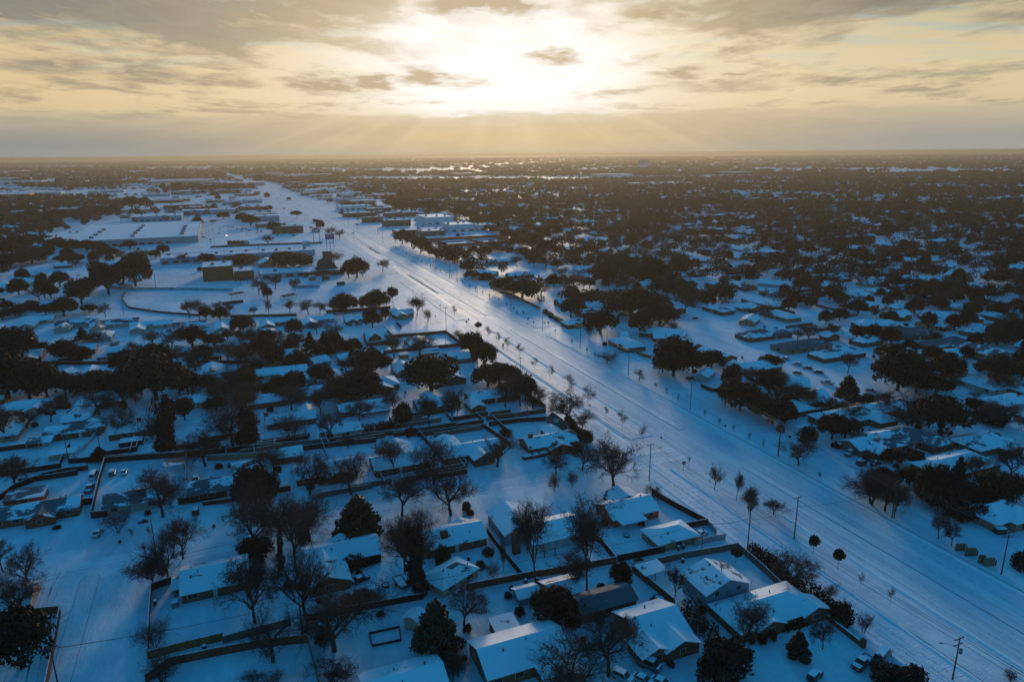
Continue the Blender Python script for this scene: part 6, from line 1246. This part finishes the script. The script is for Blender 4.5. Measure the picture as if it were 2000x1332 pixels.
T('B2', [('B', 678, 402, 210, 230), ('B', 905, 445, 225, 190), ('B', 965, 632, 390, 200), ('V', 680, 658, 420, 270), ('B', 1208, 505, 305, 220), ('B', 1478, 422, 248, 170), ('S', 1545, 500, 340, 160), ('O', 1230, 332, 60, 300), ('O', 1150, 335, 120, 430), ('O', 1060, 330, 150, 240), ('D', 400, 1150, 850, 330), ('B', 390, 1290, 960, 330), ('D', 500, 1130, 900, 200), ('B', 820, 1065, 715, 340), ('B', 1142, 1062, 735, 340), ('B', 545, 885, 690, 260), ('U', 1488, 905, 610, 270), ('B', 1540, 1228, 880, 340), ('B', 1120, 700, 610, 120), ('B', 1750, 510, 300, 160), ('B', 1930, 480, 230, 180), ('S', 60, 700, 650, 120), ('B', 150, 320, 140, 180), ('O', 1400, 250, 190, 100), ('B', 300, 470, 210, 240)])
T('B3', [('B', 747, 378, 150, 250), ('B', 865, 370, 110, 200), ('D', 905, 330, 120, 180), ('B', 1012, 342, 215, 180), ('B', 1250, 532, 225, 300), ('B', 1345, 565, 415, 190), ('S', 1370, 645, 558, 135), ('B', 685, 845, 610, 310), ('B', 372, 450, 290, 130), ('B', 1145, 905, 745, 200), ('B', 1350, 875, 640, 240), ('B', 1595, 1015, 615, 460), ('V', 1132, 1038, 880, 125), ('V', 1270, 1005, 880, 95), ('B', 188, 982, 585, 400), ('U', 155, 525, 275, 150), ('S', 750, 605, 550, 110), ('B', 320, 1222, 860, 440), ('S', 1290, 730, 660, 140), ('B', 1900, 1135, 990, 150), ('O', 610, 218, 50, 260), ('O', 700, 200, 40, 240), ('D', 790, 235, 60, 200), ('S', 435, 1195, 1125, 50), ('S', 475, 1225, 1180, 60), ('B', 960, 390, 300, 170), ('S', 1150, 740, 650, 120), ('S', 20, 600, 540, 120)])
T('B3', [('Y', 978, 86, -5, 66), ('Y', 1098, 171, 48, 64), ('Y', 1247, 266, 115, 82), ('Y', 1395, 373, 205, 130), ('Y', 1533, 456, 372, 42), ('Y', 1663, 549, 398, 86), ('Y', 1826, 652, 512, 66)])
T('C1', [('B', 1090, 1139, 915, 118), ('U', 1278, 1234, 985, 100), ('B', 1385, 1325, 1115, 130), ('B', 1600, 1352, 1225, 180), ('G', 155, 44, -30, 130), ('G', 438, 199, 68, 115), ('Y', 575, 271, 208, 40), ('B', 1817, 928, 715, 290), ('O', 1310, 452, 200, 330), ('O', 1185, 380, 210, 160), ('O', 1590, 565, 350, 330), ('O', 1450, 470, 290, 240), ('O', 1700, 560, 370, 200), ('O', 730, 148, -40, 320), ('D', 640, 120, -20, 190), ('S', 1900, 740, 590, 170), ('O', 1230, 290, 50, 170), ('D', 1560, 300, 100, 240), ('B', 1640, 260, 70, 170), ('B', 1780, 420, 200, 280), ('S', 1660, 640, 575, 70), ('B', 1420, 200, 80, 180), ('O', 1570, 80, -30, 220), ('D', 900, 110, -60, 200), ('O', 1060, 80, -60, 260)])
T('C2', [('B', 795, 492, 262, 210), ('B', 1025, 582, 290, 340), ('O', 1268, 658, 335, 450), ('M', 460, 385, 158, 235), ('S', 640, 395, 308, 140), ('O', 900, 280, -70, 420), ('O', 1060, 300, 30, 300), ('O', 1230, 305, 150, 260), ('O', 330, 700, 480, 270), ('B', 520, 565, 400, 210), ('B', 665, 1258, 975, 420), ('B', 790, 1325, 1060, 380), ('B', 880, 1332, 1080, 260), ('B', 1860, 1052, 715, 310), ('C', 1400, 1185, 860, 210), ('O', 1210, 1235, 930, 320), ('O', 1760, 1255, 1000, 400), ('B', 1555, 1055, 830, 220), ('B', 675, 965, 775, 160), ('O', 850, 905, 790, 200), ('O', 1045, 935, 815, 180), ('B', 1810, 602, 370, 360), ('B', 470, 132, -60, 140), ('B', 130, 420, 260, 230), ('O', 1480, 1270, 1080, 260), ('D', 760, 1130, 960, 260), ('O', 1900, 1200, 1010, 200), ('B', 790, 210, -20, 260), ('O', 1620, 1330, 1130, 240), ('O', 1330, 180, -40, 280), ('O', 1750, 180, -20, 330), ('B', 1790, 300, 130, 260), ('S', 1560, 420, 350, 160), ('S', 1700, 560, 430, 300), ('D', 1000, 1100, 950, 260)])
T('D3', [('O', 680, 328, 178, 270), ('D', 540, 285, 175, 250), ('O', 1290, 605, 420, 280), ('O', 1530, 475, 255, 440), ('O', 1380, 400, 270, 220), ('O', 1690, 470, 290, 300), ('O', 1755, 545, 375, 300), ('D', 1600, 625, 425, 180), ('V', 1198, 622, 535, 85), ('B', 1080, 268, 115, 210), ('B', 1000, 293, 140, 130), ('B', 860, 105, -10, 160), ('O', 1860, 935, 640, 340), ('G', 1342, 842, 722, 180), ('R', 336, 594, 518, 58), ('Y', 150, 472, 382, 44), ('Y', 411, 652, 542, 52), ('Y', 487, 702, 588, 46), ('Y', 562, 747, 628, 52), ('Y', 657, 792, 680, 68), ('O', 250, 135, 50, 110), ('O', 280, 775, 598, 190), ('O', 390, 865, 680, 200), ('D', 330, 850, 620, 120), ('B', 190, 700, 575, 130), ('B', 1160, 270, 170, 120), ('B', 640, 80, 0, 100), ('B', 1420, 240, 130, 180), ('B', 1750, 240, 120, 180), ('O', 1330, 230, 50, 220), ('O', 1470, 160, -20, 240), ('O', 1700, 230, 20, 260), ('O', 1600, 200, 60, 200), ('B', 1950, 450, 260, 180), ('D', 1060, 480, 330, 170), ('B', 830, 330, 190, 130), ('D', 1100, 400, 280, 130), ('V', 1860, 600, 490, 110), ('D', 150, 60, -20, 70), ('O', 1900, 330, 180, 160), ('D', 290, 180, 110, 130), ('D', 400, 190, 130, 120), ('S', 1325, 700, 670, 40)])
for i in range(26):      # tiny shrubs marching along the east verge
    x, y = 172.5 + random.uniform(-.8, .8), 405 + i * 15.5; r_h = random.uniform(1.6, 2.6); tree('V', x, y, r_h, r_h * .6, uniq('tiny vase-shaped verge shrub', x, y, 'little', 80), 'tiny shrubs along the east verge')
T('D2', [('O', 990, 168, 8, 205), ('O', 925, 175, 45, 110), ('O', 900, 445, 295, 215), ('B', 810, 455, 325, 170), ('D', 1085, 435, 290, 170), ('D', 1160, 415, 265, 180), ('R', 1272, 397, 245, 88), ('B', 1460, 468, 308, 145), ('V', 1543, 515, 412, 75), ('C', 630, 785, 600, 150), ('C', 740, 790, 600, 150), ('O', 820, 760, 590, 150), ('O', 955, 765, 645, 160), ('O', 1090, 925, 725, 330), ('B', 1280, 795, 585, 210), ('B', 1482, 792, 610, 200), ('O', 490, 105, -20, 330), ('O', 80, 65, 0, 280), ('B', 610, 458, 332, 120), ('B', 465, 445, 340, 100), ('B', 505, 275, 165, 100), ('B', 355, 262, 145, 110), ('D', 290, 335, 235, 80), ('B', 225, 305, 165, 130), ('B', 365, 665, 568, 100), ('B', 512, 690, 600, 120), ('O', 80, 595, 480, 150), ('B', 75, 672, 580, 110), ('B', 170, 665, 590, 100), ('B', 530, 815, 690, 100), ('B', 460, 1135, 1000, 250), ('B', 60, 1105, 970, 160), ('O', 1570, 1055, 785, 440), ('B', 1190, 120, 20, 100), ('B', 720, 200, 90, 130), ('O', 730, 120, 20, 100), ('B', 700, 455, 350, 90), ('D', 1110, 560, 420, 150), ('B', 830, 660, 510, 160), ('B', 900, 900, 790, 150), ('B', 60, 900, 660, 180), ('D', 120, 820, 680, 150), ('B', 240, 650, 560, 80), ('B', 300, 460, 330, 60), ('B', 190, 460, 390, 80), ('D', 1210, 500, 410, 80), ('B', 1230, 1120, 1060, 100), ('D', 880, 1100, 960, 120)])
T('D1', [('O', 150, 305, 178, 160), ('B', 310, 345, 240, 160), ('O', 640, 375, 178, 210), ('O', 850, 300, 75, 260), ('O', 1060, 235, -10, 250), ('B', 700, 455, 365, 80), ('B', 825, 475, 365, 100), ('O', 500, 470, 325, 220), ('B', 235, 655, 578, 80), ('C', 650, 672, 560, 130), ('B', 760, 705, 585, 160), ('B', 575, 825, 645, 130), ('B', 1200, 705, 585, 160), ('O', 1505, 705, 545, 220), ('B', 1480, 485, 338, 140), ('B', 1560, 505, 335, 120), ('O', 1612, 495, 398, 95), ('O', 1720, 505, 398, 140), ('B', 1800, 455, 365, 100), ('B', 1780, 825, 655, 280), ('O', 1900, 585, 468, 190), ('O', 1220, 860, 690, 270), ('O', 300, 755, 680, 190), ('O', 960, 880, 795, 130), ('O', 100, 860, 565, 380), ('O', 30, 760, 580, 240), ('B', 1560, 770, 680, 140), ('B', 380, 260, 180, 130), ('O', 350, 330, 140, 120), ('O', 470, 240, 120, 150), ('O', 700, 290, 170, 170), ('O', 780, 170, 40, 160), ('O', 620, 280, 200, 120), ('D', 400, 330, 220, 120), ('O', 80, 90, -20, 240), ('O', 250, 60, -30, 220), ('O', 540, 60, -20, 200), ('O', 850, 180, 90, 140), ('D', 960, 140, 50, 150), ('O', 1120, 100, 10, 100), ('B', 1700, 440, 350, 100), ('B', 1960, 660, 560, 90), ('B', 1870, 670, 570, 90), ('O', 700, 440, 380, 120), ('D', 60, 430, 350, 120), ('B', 160, 470, 360, 110), ('D', 240, 430, 350, 140), ('O', 120, 470, 400, 160), ('O', 20, 500, 420, 130), ('D', 360, 460, 380, 130), ('B', 1420, 60, -20, 70), ('S', 1560, 120, 85, 40)])
T('E2', [('E', 1150, 692, 610, 110), ('O', 620, 1110, 1030, 290), ('O', 1010, 1150, 1010, 250), ('O', 1190, 1150, 1030, 250), ('O', 270, 1110, 1030, 170), ('B', 870, 940, 845, 115), ('B', 1490, 860, 765, 110), ('B', 1570, 880, 790, 110), ('O', 1380, 790, 700, 90), ('O', 930, 830, 715, 130), ('B', 1100, 860, 780, 80), ('O', 430, 690, 620, 120), ('B', 190, 760, 680, 100), ('B', 330, 740, 690, 70), ('O', 860, 490, 430, 60), ('D', 700, 760, 650, 170), ('D', 620, 720, 630, 130), ('B', 850, 700, 650, 110), ('B', 1510, 1130, 1000, 210), ('S', 1330, 720, 690, 60), ('B', 230, 440, 350, 110), ('O', 340, 420, 360, 80), ('O', 470, 410, 340, 140), ('O', 580, 410, 340, 130), ('O', 1590, 660, 610, 60), ('O', 780, 330, 250, 120), ('O', 350, 480, 420, 90), ('O', 380, 510, 450, 60)])
T('E1', [('O', 680, 415, 382, 110), ('O', 1100, 408, 375, 60), ('O', 1590, 410, 340, 60), ('O', 1615, 445, 395, 45), ('O', 1540, 450, 400, 45), ('O', 1290, 590, 470, 190), ('O', 1420, 590, 475, 150), ('O', 650, 520, 470, 140), ('O', 770, 520, 475, 120), ('O', 1740, 400, 340, 80), ('D', 1930, 760, 665, 90), ('O', 980, 680, 560, 170), ('O', 860, 640, 560, 170), ('O', 1110, 640, 550, 150), ('D', 560, 720, 600, 200), ('D', 300, 700, 600, 220), ('O', 100, 640, 560, 200), ('O', 500, 980, 890, 150), ('D', 680, 1000, 890, 220), ('D', 850, 1010, 900, 220), ('O', 1270, 980, 900, 150), ('O', 1060, 1060, 970, 240), ('O', 1330, 1150, 1010, 220), ('D', 960, 1000, 910, 160), ('O', 200, 1000, 860, 260), ('O', 60, 1060, 900, 260), ('O', 380, 1100, 960, 260), ('D', 700, 1130, 1020, 240), ('O', 230, 640, 530, 120)] +
  [('O', X_, 462, 442, 40) for X_ in (893, 978, 1027, 1130, 1232, 1325, 1395)] + [('O', X_, 405, 385, 36) for X_ in (940, 1010, 1215, 1310, 1490)])
T('E3', [('O', 430, 930, 795, 160), ('O', 520, 960, 810, 150), ('O', 610, 1010, 860, 170), ('O', 860, 1060, 960, 180), ('O', 960, 1080, 965, 170), ('O', 1120, 1040, 950, 120), ('O', 1230, 1060, 950, 150), ('D', 760, 1060, 980, 150), ('O', 1360, 1010, 935, 140), ('O', 1450, 900, 780, 160), ('O', 1570, 960, 800, 200), ('O', 1700, 1000, 820, 200), ('O', 1800, 920, 760, 180), ('O', 1830, 1050, 890, 200), ('O', 1350, 760, 580, 150), ('O', 1190, 760, 665, 190), ('O', 1570, 680, 580, 130), ('D', 920, 1120, 1000, 130), ('O', 1700, 1100, 1000, 180), ('O', 560, 630, 510, 170), ('O', 420, 640, 520, 150), ('O', 700, 630, 500, 170), ('D', 330, 590, 480, 150), ('D', 990, 680, 560, 160), ('O', 1900, 820, 690, 160), ('D', 1100, 700, 600, 160), ('D', 1440, 660, 560, 160), ('S', 970, 860, 830, 40)])
# trees deeper in the eastern wood and the western block, each its own
BLOCK = [(105, 185, -50, 3000), (181, 320, 735, 985)]
def blk(c, *pts):
    q = [at(c, *p) for p in pts]; BLOCK.append((min(v[0] for v in q), max(v[0] for v in q), min(v[1] for v in q), max(v[1] for v in q)))
blk('B1', (822, 815), (1455, 780), (1465, 1120), (730, 1240)); blk('B1', (0, 1040), (690, 900), (690, 1050)); blk('D1', (760, 430), (1130, 280), (1900, 300), (1700, 440)); blk('B2', (1250, 1050), (1990, 1250), (1400, 1250))
def free(x, y, m=0.0):
    for hx, hy, hw, hd in HOUSES:
        if abs(x - hx) < hw + m and abs(y - hy) < hd + m: return False
    for x0, x1, y0, y1 in BLOCK:
        if x0 < x < x1 and y0 < y < y1: return False
    for (a, b_, c_, d_) in ((237, 277, 30, 460), (-60, 104, 181, 191), (-56, -30, 0, 190), (-60, 112, 415, 470)):
        if a < x < b_ and c_ < y < d_: return False
    return True
random.seed(21)
n_ = 0; tries = 0
while n_ < 190 and tries < 9000:
    tries += 1; px = random.uniform(1040, 2040); py = 470 + 300 * random.random() ** 1.0
    if py > 570 + (px - 1040) * .30: continue
    x, y = G(px, py)
    if x < 186 or not free(x, y, 1) or any((x - a) ** 2 + (y - b_) ** 2 < (3.2 + c_ * .75) ** 2 for a, b_, c_ in TREES): continue
    k = random.choices('ODBU', (52, 22, 20, 6))[0]; h_ = random.uniform(6.2, 10.5); tree(k, x, y, h_, h_ * random.uniform(.85, 1.35), uniq(TNAME[k][1] + ' in the eastern wood', x, y, 'rounded', 28)); n_ += 1
n_ = 0; tries = 0
while n_ < 95 and tries < 6000:      # the same between the western houses
    tries += 1; px = random.uniform(-40, 640); py = random.uniform(470, 800)
    if px > 330 and py < 630: continue
    x, y = G(px, py)
    if not free(x, y, 0) or (-160 < x < 112 and 420 < y < 760) or any((x - a) ** 2 + (y - b_) ** 2 < (2.4 + c_ * .7) ** 2 for a, b_, c_ in TREES): continue
    k = random.choices('ODBVS', (36, 16, 26, 8, 14))[0]; h_ = random.uniform(6, 11) * (.45 if k in 'VS' else 1); tree(k, x, y, h_, h_ * random.uniform(.9, 1.4), uniq(TNAME[k][1] + ' among the western houses', x, y, 'rounded', 28)); n_ += 1
import collections
print('KINDS', collections.Counter(o.name.split('.')[0] for o in D.objects if o.get('category')).most_common(12))
random.seed(5)
def mid_house(x, y, lbl, grp):
    a = random.choice((0, 0, math.pi / 2)); L, w_ = random.uniform(14, 21), random.uniform(9, 12); root = thing('house', lbl, 'house', (x, y, 0), 0, grp); mw, mr = MB(), MB()
    vol(mw, mr, 0, 0, L, w_, a, 2.7, .38, random.choice(('gable', 'hip', 'hip')), 0, 0)
    if random.random() < .6: vol(mw, mr, random.uniform(-5, 5), -w_ * .45, 9, 7, math.pi / 2 - a if a else math.pi / 2, 2.66, .38, 'gable', 0, 0)
    if y < 430: windows_for(root, x, y, L, w_, a, 2.7, x, y, .8)
    link('wall', mw.mesh('wall', [random.choice(('brown_brick', 'red_brick', 'tan_brick', 'grey_siding', 'cream'))]), root); link('roof', mr.mesh('roof', [random.choice(('roof_full', 'roof_full', 'roof_thin'))]), root); HOUSES.append((x, y, 11, 9))
n_ = 0; tries = 0
while n_ < 130 and tries < 9000:
    tries += 1
    if random.random() < .72:
        px = random.uniform(1000, 2060); py = random.uniform(395, 640)
        if py > 560 + (px - 1040) * .2: continue
    else: px = random.uniform(-60, 330); py = random.uniform(455, 560)
    x, y = G(px, py); y = round(y / 30) * 30 + random.uniform(-2, 2); x = round(x / 24) * 24 + random.uniform(-2, 2)
    if 104 < x < 190 or (-215 < x < 100 and y > 560) or not free(x, y, 9) or any((x - a) ** 2 + (y - b_) ** 2 < 49 for a, b_, c_ in TREES): continue
    east = x > 150
    mid_house(x, y, uniq('snowy roofed house in the eastern wood' if east else 'snowy roofed house west of the superstore', x, y, 'low', 26), 'houses in the eastern wood' if east else 'houses of the western block'); n_ += 1

# gaps between the western houses: further roofs, back fences and low shrubs
random.seed(44); n_ = 0; tries = 0
while n_ < 64 and tries < 4000:      # shops lining both sides of the far avenue
    tries += 1; side_ = random.random() < .5; y = random.uniform(1000, 3000); x = random.uniform(-330, 112) if side_ else random.uniform(196, 250 + (y - 900) * .16)
    L, d_ = random.uniform(24, 84), random.uniform(16, 40)
    if side_ and (x + L / 2 > 120 or (x < -150 and y < 1250)) or (not side_ and x - L / 2 < 184): continue
    if any(abs(x - a) < L / 2 + c_ + 6 and abs(y - b_) < d_ / 2 + e_ + 8 for a, b_, c_, e_ in HOUSES): continue
    flatb(None, uniq('low flat roofed shop far up the avenue', x, y, 'wide', 1), None, 0, 0, 0, 0, 0, random.uniform(4.5, 9), random.choice(('brown_brick', 'red_brick', 'grey_siding', 'brown_brick', 'teal_panel', 'tan_brick')), 'shop', 'shop', random.choice((1, 2, 3)), group='shops far up the avenue', win=False, rect=(x - L / 2, y - d_ / 2, x + L / 2, d_)); n_ += 1
n_ = 0
while n_ < 46:
    y = random.uniform(840, 2300); x = random.choice((random.uniform(-150, 115), random.uniform(190, 290)))
    if not free(x, y, 1) and any(abs(x - a) < c_ and abs(y - b_) < e_ for a, b_, c_, e_ in HOUSES): continue
    car(None, 0, 0, random.choice(('car', 'suv', 'pickup')), random.choice(('black', 'grey', 'blue')), random.choice((0, 90)), world=(x, y), near=False); n_ += 1
n_ = 0; tries = 0
while n_ < 30 and tries < 8000:      # further roofs in the eastern blocks by the verge and the curving street
    tries += 1; px = random.uniform(1080, 2060); py = random.uniform(560, 900); x, y = G(px, py)
    if x < 190 or not free(x, y, 5.5) or any((x - a) ** 2 + (y - b_) ** 2 < 25 for a, b_, c_ in TREES): continue
    mid_house(x, y, uniq('snowy roofed house near the curving eastern street', x, y, 'low', 24), 'houses in the eastern wood'); n_ += 1
n_ = 0; tries = 0
while n_ < 55 and tries < 5000:
    tries += 1; px = random.uniform(1100, 2040); py = random.uniform(540, 880); x, y = G(px, py)
    if x < 188 or not free(x, y, 0) or any((x - a) ** 2 + (y - b_) ** 2 < (1.6 + c_ * .6) ** 2 for a, b_, c_ in TREES): continue
    k = random.choices('BVSDU', (50, 12, 16, 16, 6))[0]; h_ = random.uniform(6, 10) * (.4 if k in 'VS' else 1); tree(k, x, y, h_, h_ * random.uniform(.9, 1.4), uniq(TNAME[k][1] + ' in the eastern blocks', x, y, 'rounded', 24)); n_ += 1
random.seed(31); n_ = 0; tries = 0
while n_ < 24 and tries < 8000:
    tries += 1; px = random.uniform(-60, 900); py = random.uniform(640, 850); x, y = G(px, py)
    if x > 100 or any(a < y < b_ for a, b_ in ((176, 196), (281, 291), (347, 358), (380, 412))) or not free(x, y, 8) or any((x - a) ** 2 + (y - b_) ** 2 < 36 for a, b_, c_ in TREES): continue
    mid_house(x, y, uniq('snowy roofed house between the western yards', x, y, 'low', 30), 'houses of the western block'); n_ += 1
n_ = 0; tries = 0
while n_ < 90 and tries < 5000:
    tries += 1; px = random.uniform(-40, 1000) if n_ < 60 else random.uniform(1150, 2000); py = random.uniform(560, 1000) if n_ < 60 else random.uniform(520, 760); x, y = G(px, py)
    if n_ >= 60 and py > 560 + (px - 1040) * .3: continue
    if not free(x, y, 3) or (n_ < 60 and (x > 105 or (-160 < x and 420 < y))) or any(a < y < b_ for a, b_ in ((176, 196), (281, 291), (347, 358))): continue
    L_ = random.uniform(9, 22); P_ = [(x, y), (x + L_, y)] if random.random() < .6 else [(x, y), (x, y + L_)]
    if random.random() < .3: P_.append((P_[1][0] + (9 if P_[1][0] == x else 0), P_[1][1] + (0 if P_[1][0] == x else 9)))
    if not free(*P_[1], .5): continue
    fence(None, None, 1.8, random.choice(('dark_fence', 'brown_fence', 'grey_fence')), world=P_, phrase='board yard fence'); n_ += 1
n_ = 0
while n_ < 110:
    px = random.uniform(0, 1950); py = random.uniform(560, 1320); x, y = G(px, py)
    if 100 < x < 183 or not free(x, y, -1) or any(a < y < b_ for a, b_ in ((178, 194),)): continue
    if free(x, y, 4): continue
    h_ = random.uniform(1.0, 2.2); tree('S', x, y, h_, h_ * random.uniform(1, 1.7), uniq('low foundation shrub', x, y, 'round', 40)); n_ += 1
# ------------------------------------------------------------------ the far wood: uncountable, one object of leaf and twig clumps
def far_tree(rs, n, r, h, s):
    d = rs.normal(size=(n, 3)); d /= np.linalg.norm(d, axis=1, keepdims=True); P = d * np.array([[r, r, h * .38]]) * rs.uniform(.5, 1, (n, 1)); P[:, 2] += h * .6
    nn = d + rs.normal(0, .6, (n, 3)); nn[:, 2] += .2; nn /= np.linalg.norm(nn, axis=1, keepdims=True); u = np.cross(nn, rs.normal(size=(n, 3))); u /= np.linalg.norm(u, axis=1, keepdims=True); v = np.cross(nn, u); q = rs.uniform(.6, 1.3, (n, 1)) * s
    return np.stack([P - u * q, P + v * q * .8, P + u * q, P - v * q * .8], 1).reshape(-1, 3)
rs = np.random.RandomState(3)
def wood(name, label, region, count, tpl, m, clear=True, cat='wood'):
    """scatter copies of a few clump templates over a region of the ground, merged into one mesh"""
    VS = []; k = 0; t = 0
    while k < count and t < count * 6:
        t += 1; x, y = region()
        if x is None: continue
        if clear and not free(x, y, 0): continue
        v = tpl[rs.randint(len(tpl))]; a = rs.uniform(0, 6.28); s_ = rs.uniform(.75, 1.25); c_, d_ = math.cos(a) * s_, math.sin(a) * s_
        w_ = np.empty_like(v); w_[:, 0] = v[:, 0] * c_ - v[:, 1] * d_ + x; w_[:, 1] = v[:, 0] * d_ + v[:, 1] * c_ + y; w_[:, 2] = v[:, 2] * s_ * rs.uniform(.85, 1.15); VS.append(w_); k += 1
    V = np.concatenate(VS); F = np.arange(len(V)).reshape(-1, 4); o = struct(name, quads_mesh(V, F, name, m), kind='stuff'); o['label'] = label; o['category'] = cat; return o
def patch(x, y, s=.004): return math.sin(x * s * 1.3 + 2) * math.sin(y * s * .9 + 1) + .6 * math.sin(x * s * 3.1 + y * s * 1.7) + .4 * math.sin(y * s * 6.3)
def polar(d0, d1, a0, a1, pw=.5):
    d = (d0 ** (1 / pw) + rs.rand() * (d1 ** (1 / pw) - d0 ** (1 / pw))) ** pw; a = math.radians(rs.uniform(a0, a1)); return d * math.sin(a), d * math.cos(a)
def open_land(x, y):       # snow fields, yards of big stores, avenue
    if 95 < x < 190 and y < 2300: return True
    if abs(x - (150 - (y - 2300) * .055)) < 22 and y < 5200: return True
    if -215 < x < 110 and 540 < y < 1250: return True
    if -240 < x < 110 and y < 2300: return rs.rand() < .86
    if 180 < x < 335 and 560 < y < 2100: return rs.rand() < .8 if y > 1050 else (y > 735 and x < 320)
    if 500 < x < 1900 and abs(y - (3150 - (x - 500) * .62)) < 240 * (1 - (x - 500) / 2400): return True
    if -1300 < x < -150 and 2150 < y < 2600: return True
    return False
def reg_near():
    x, y = polar(430, 1500, -16, 62)
    if open_land(x, y) or x < 186 and x > 100: return None, None
    px, py = PXY(x, y)
    if py > 600 or (x < 105 and (x > -150 and y < 760)) or (x < 105 and y < 560): return None, None
    if patch(x, y, .02) < -.62 or y % 74 < 15: return None, None
    return x, y
def reg_mid():
    x, y = polar(1400, 3600, -18, 62)
    if y % 96 < 20 or open_land(x, y) or patch(x, y, .006) < (-.75 if x > 200 else .1): return None, None
    return x, y
def reg_far():
    x, y = polar(3400, 17000, -20, 64, .75)
    if open_land(x, y) or patch(x, y, .0016) < -.55: return None, None
    return x, y
def reg_west():
    x, y = rs.uniform(-760, -180), rs.uniform(500, 1900)
    px, py = PXY(x, y)
    return (None, None) if px < -150 or patch(x, y, .02) < -.7 or (x > -205 and 900 < y < 1200) else (x, y)
def reg_edge():
    x, y = polar(330, 1500, 30, 62); px, py = PXY(x, y)
    return (None, None) if x < 300 or py > 610 or patch(x, y, .02) < -.5 else (x, y)
t_e = [far_tree(rs, 150, 5.2, 9.5, .8) for _ in range(5)]; t_b = [far_tree(rs, 120, 5.0, 10.5, .62) for _ in range(5)]
t_m = [far_tree(rs, 46, 6.5, 11, 1.7) for _ in range(5)]; t_f = [far_tree(rs, 26, 22, 13, 6.5) for _ in range(5)]
wood('far_wood', 'dark evergreen wood spreading through the far neighbourhood', reg_near, 2300, t_e, 'oak_leaf')
wood('far_brush', 'brown leafless wood mixed through the far neighbourhood', reg_near, 2300, t_b, 'brush_leaf')
wood('western_wood', 'dark wood around the western block beyond the school', reg_west, 850, t_e, 'oak_leaf')
wood('eastern_brush', 'dense dark wood towards the eastern picture edge', reg_edge, 850, t_b, 'brush_leaf')
wood('distant_wood', 'brown-green wood fading into the haze', reg_mid, 13000, t_m, 'oak_leaf')
wood('skyline_wood', 'dark wood on the flat horizon', reg_far, 15000, t_f, 'oak_leaf')
# houses too far and too many to tell apart
mw, mr = MB(), MB(); random.seed(9)
for i in range(4200):
    x, y = polar(900, 3300, -17, 62); x = round(x / 26) * 26; y = round(y / 34) * 34 + random.uniform(-2, 2)
    if open_land(x, y) or not free(x, y, 3) or (x < 110 and x > -200 and y < 1800): continue
    mw.box(x, y, 0, 15, 10, 2.7)
    L, w_ = random.uniform(14, 20), random.uniform(9, 12); r_ = 2.0
    mr.faces([(x - L / 2, y - w_ / 2, 2.7), (x + L / 2, y - w_ / 2, 2.7), (x + L / 2, y, 2.7 + r_), (x - L / 2, y, 2.7 + r_), (x + L / 2, y + w_ / 2, 2.7), (x - L / 2, y + w_ / 2, 2.7)], [(0, 1, 2, 3), (3, 2, 4, 5), (0, 3, 5), (1, 4, 2)])
o = struct('distant_housing', mw.mesh('distant_housing', ['brown_brick']), kind='stuff'); o['label'] = 'countless house walls of the far suburbs'; o['category'] = 'suburb'
q_ = link('roof', mr.mesh('roof', ['snow_plain']), o); q_['kind'] = 'stuff'
# far flat sheds that show as pale bars towards the horizon
random.seed(12)
k = 0
while k < 46:
    x, y = polar(2100, 6500, -17, 45, .6)
    if 95 < x < 200: continue
    L, d_ = random.uniform(60, 220), random.uniform(40, 120); h_ = random.uniform(8, 13); m_ = MB(); m_.box(0, 0, 0, L, d_, h_); r = thing('warehouse', uniq('pale flat distant warehouse', x, y, 'long', 1), 'warehouse', (x, y, 0), 0, 'distant flat warehouses'); link('wall', m_.mesh('wall', [random.choice(('white_panel', 'cream', 'grey_siding'))]), r)
    m_ = MB(); m_.box(0, 0, h_ + .01, L + .6, d_ + .6, .4); link('roof', m_.mesh('roof', ['snow_plain']), r); k += 1
# ------------------------------------------------------------------ the air
m = D.materials.new('haze'); m.use_nodes = True; nt = m.node_tree; nt.nodes.clear()
v = nt.nodes.new('ShaderNodeVolumePrincipled'); v.inputs['Color'].default_value = (.44, .395, .31, 1); v.inputs['Density'].default_value = HAZE_D; v.inputs['Anisotropy'].default_value = .5
u = nt.nodes.new('ShaderNodeOutputMaterial'); nt.links.new(v.outputs[0], u.inputs['Volume']); m.cycles.homogeneous_volume = True
b_ = MB(); b_.box(0, 29500, -1, 83000, 63000, 102.5); me = b_.mesh('haze', []); me.materials.append(m); struct('haze', me, kind='stuff')
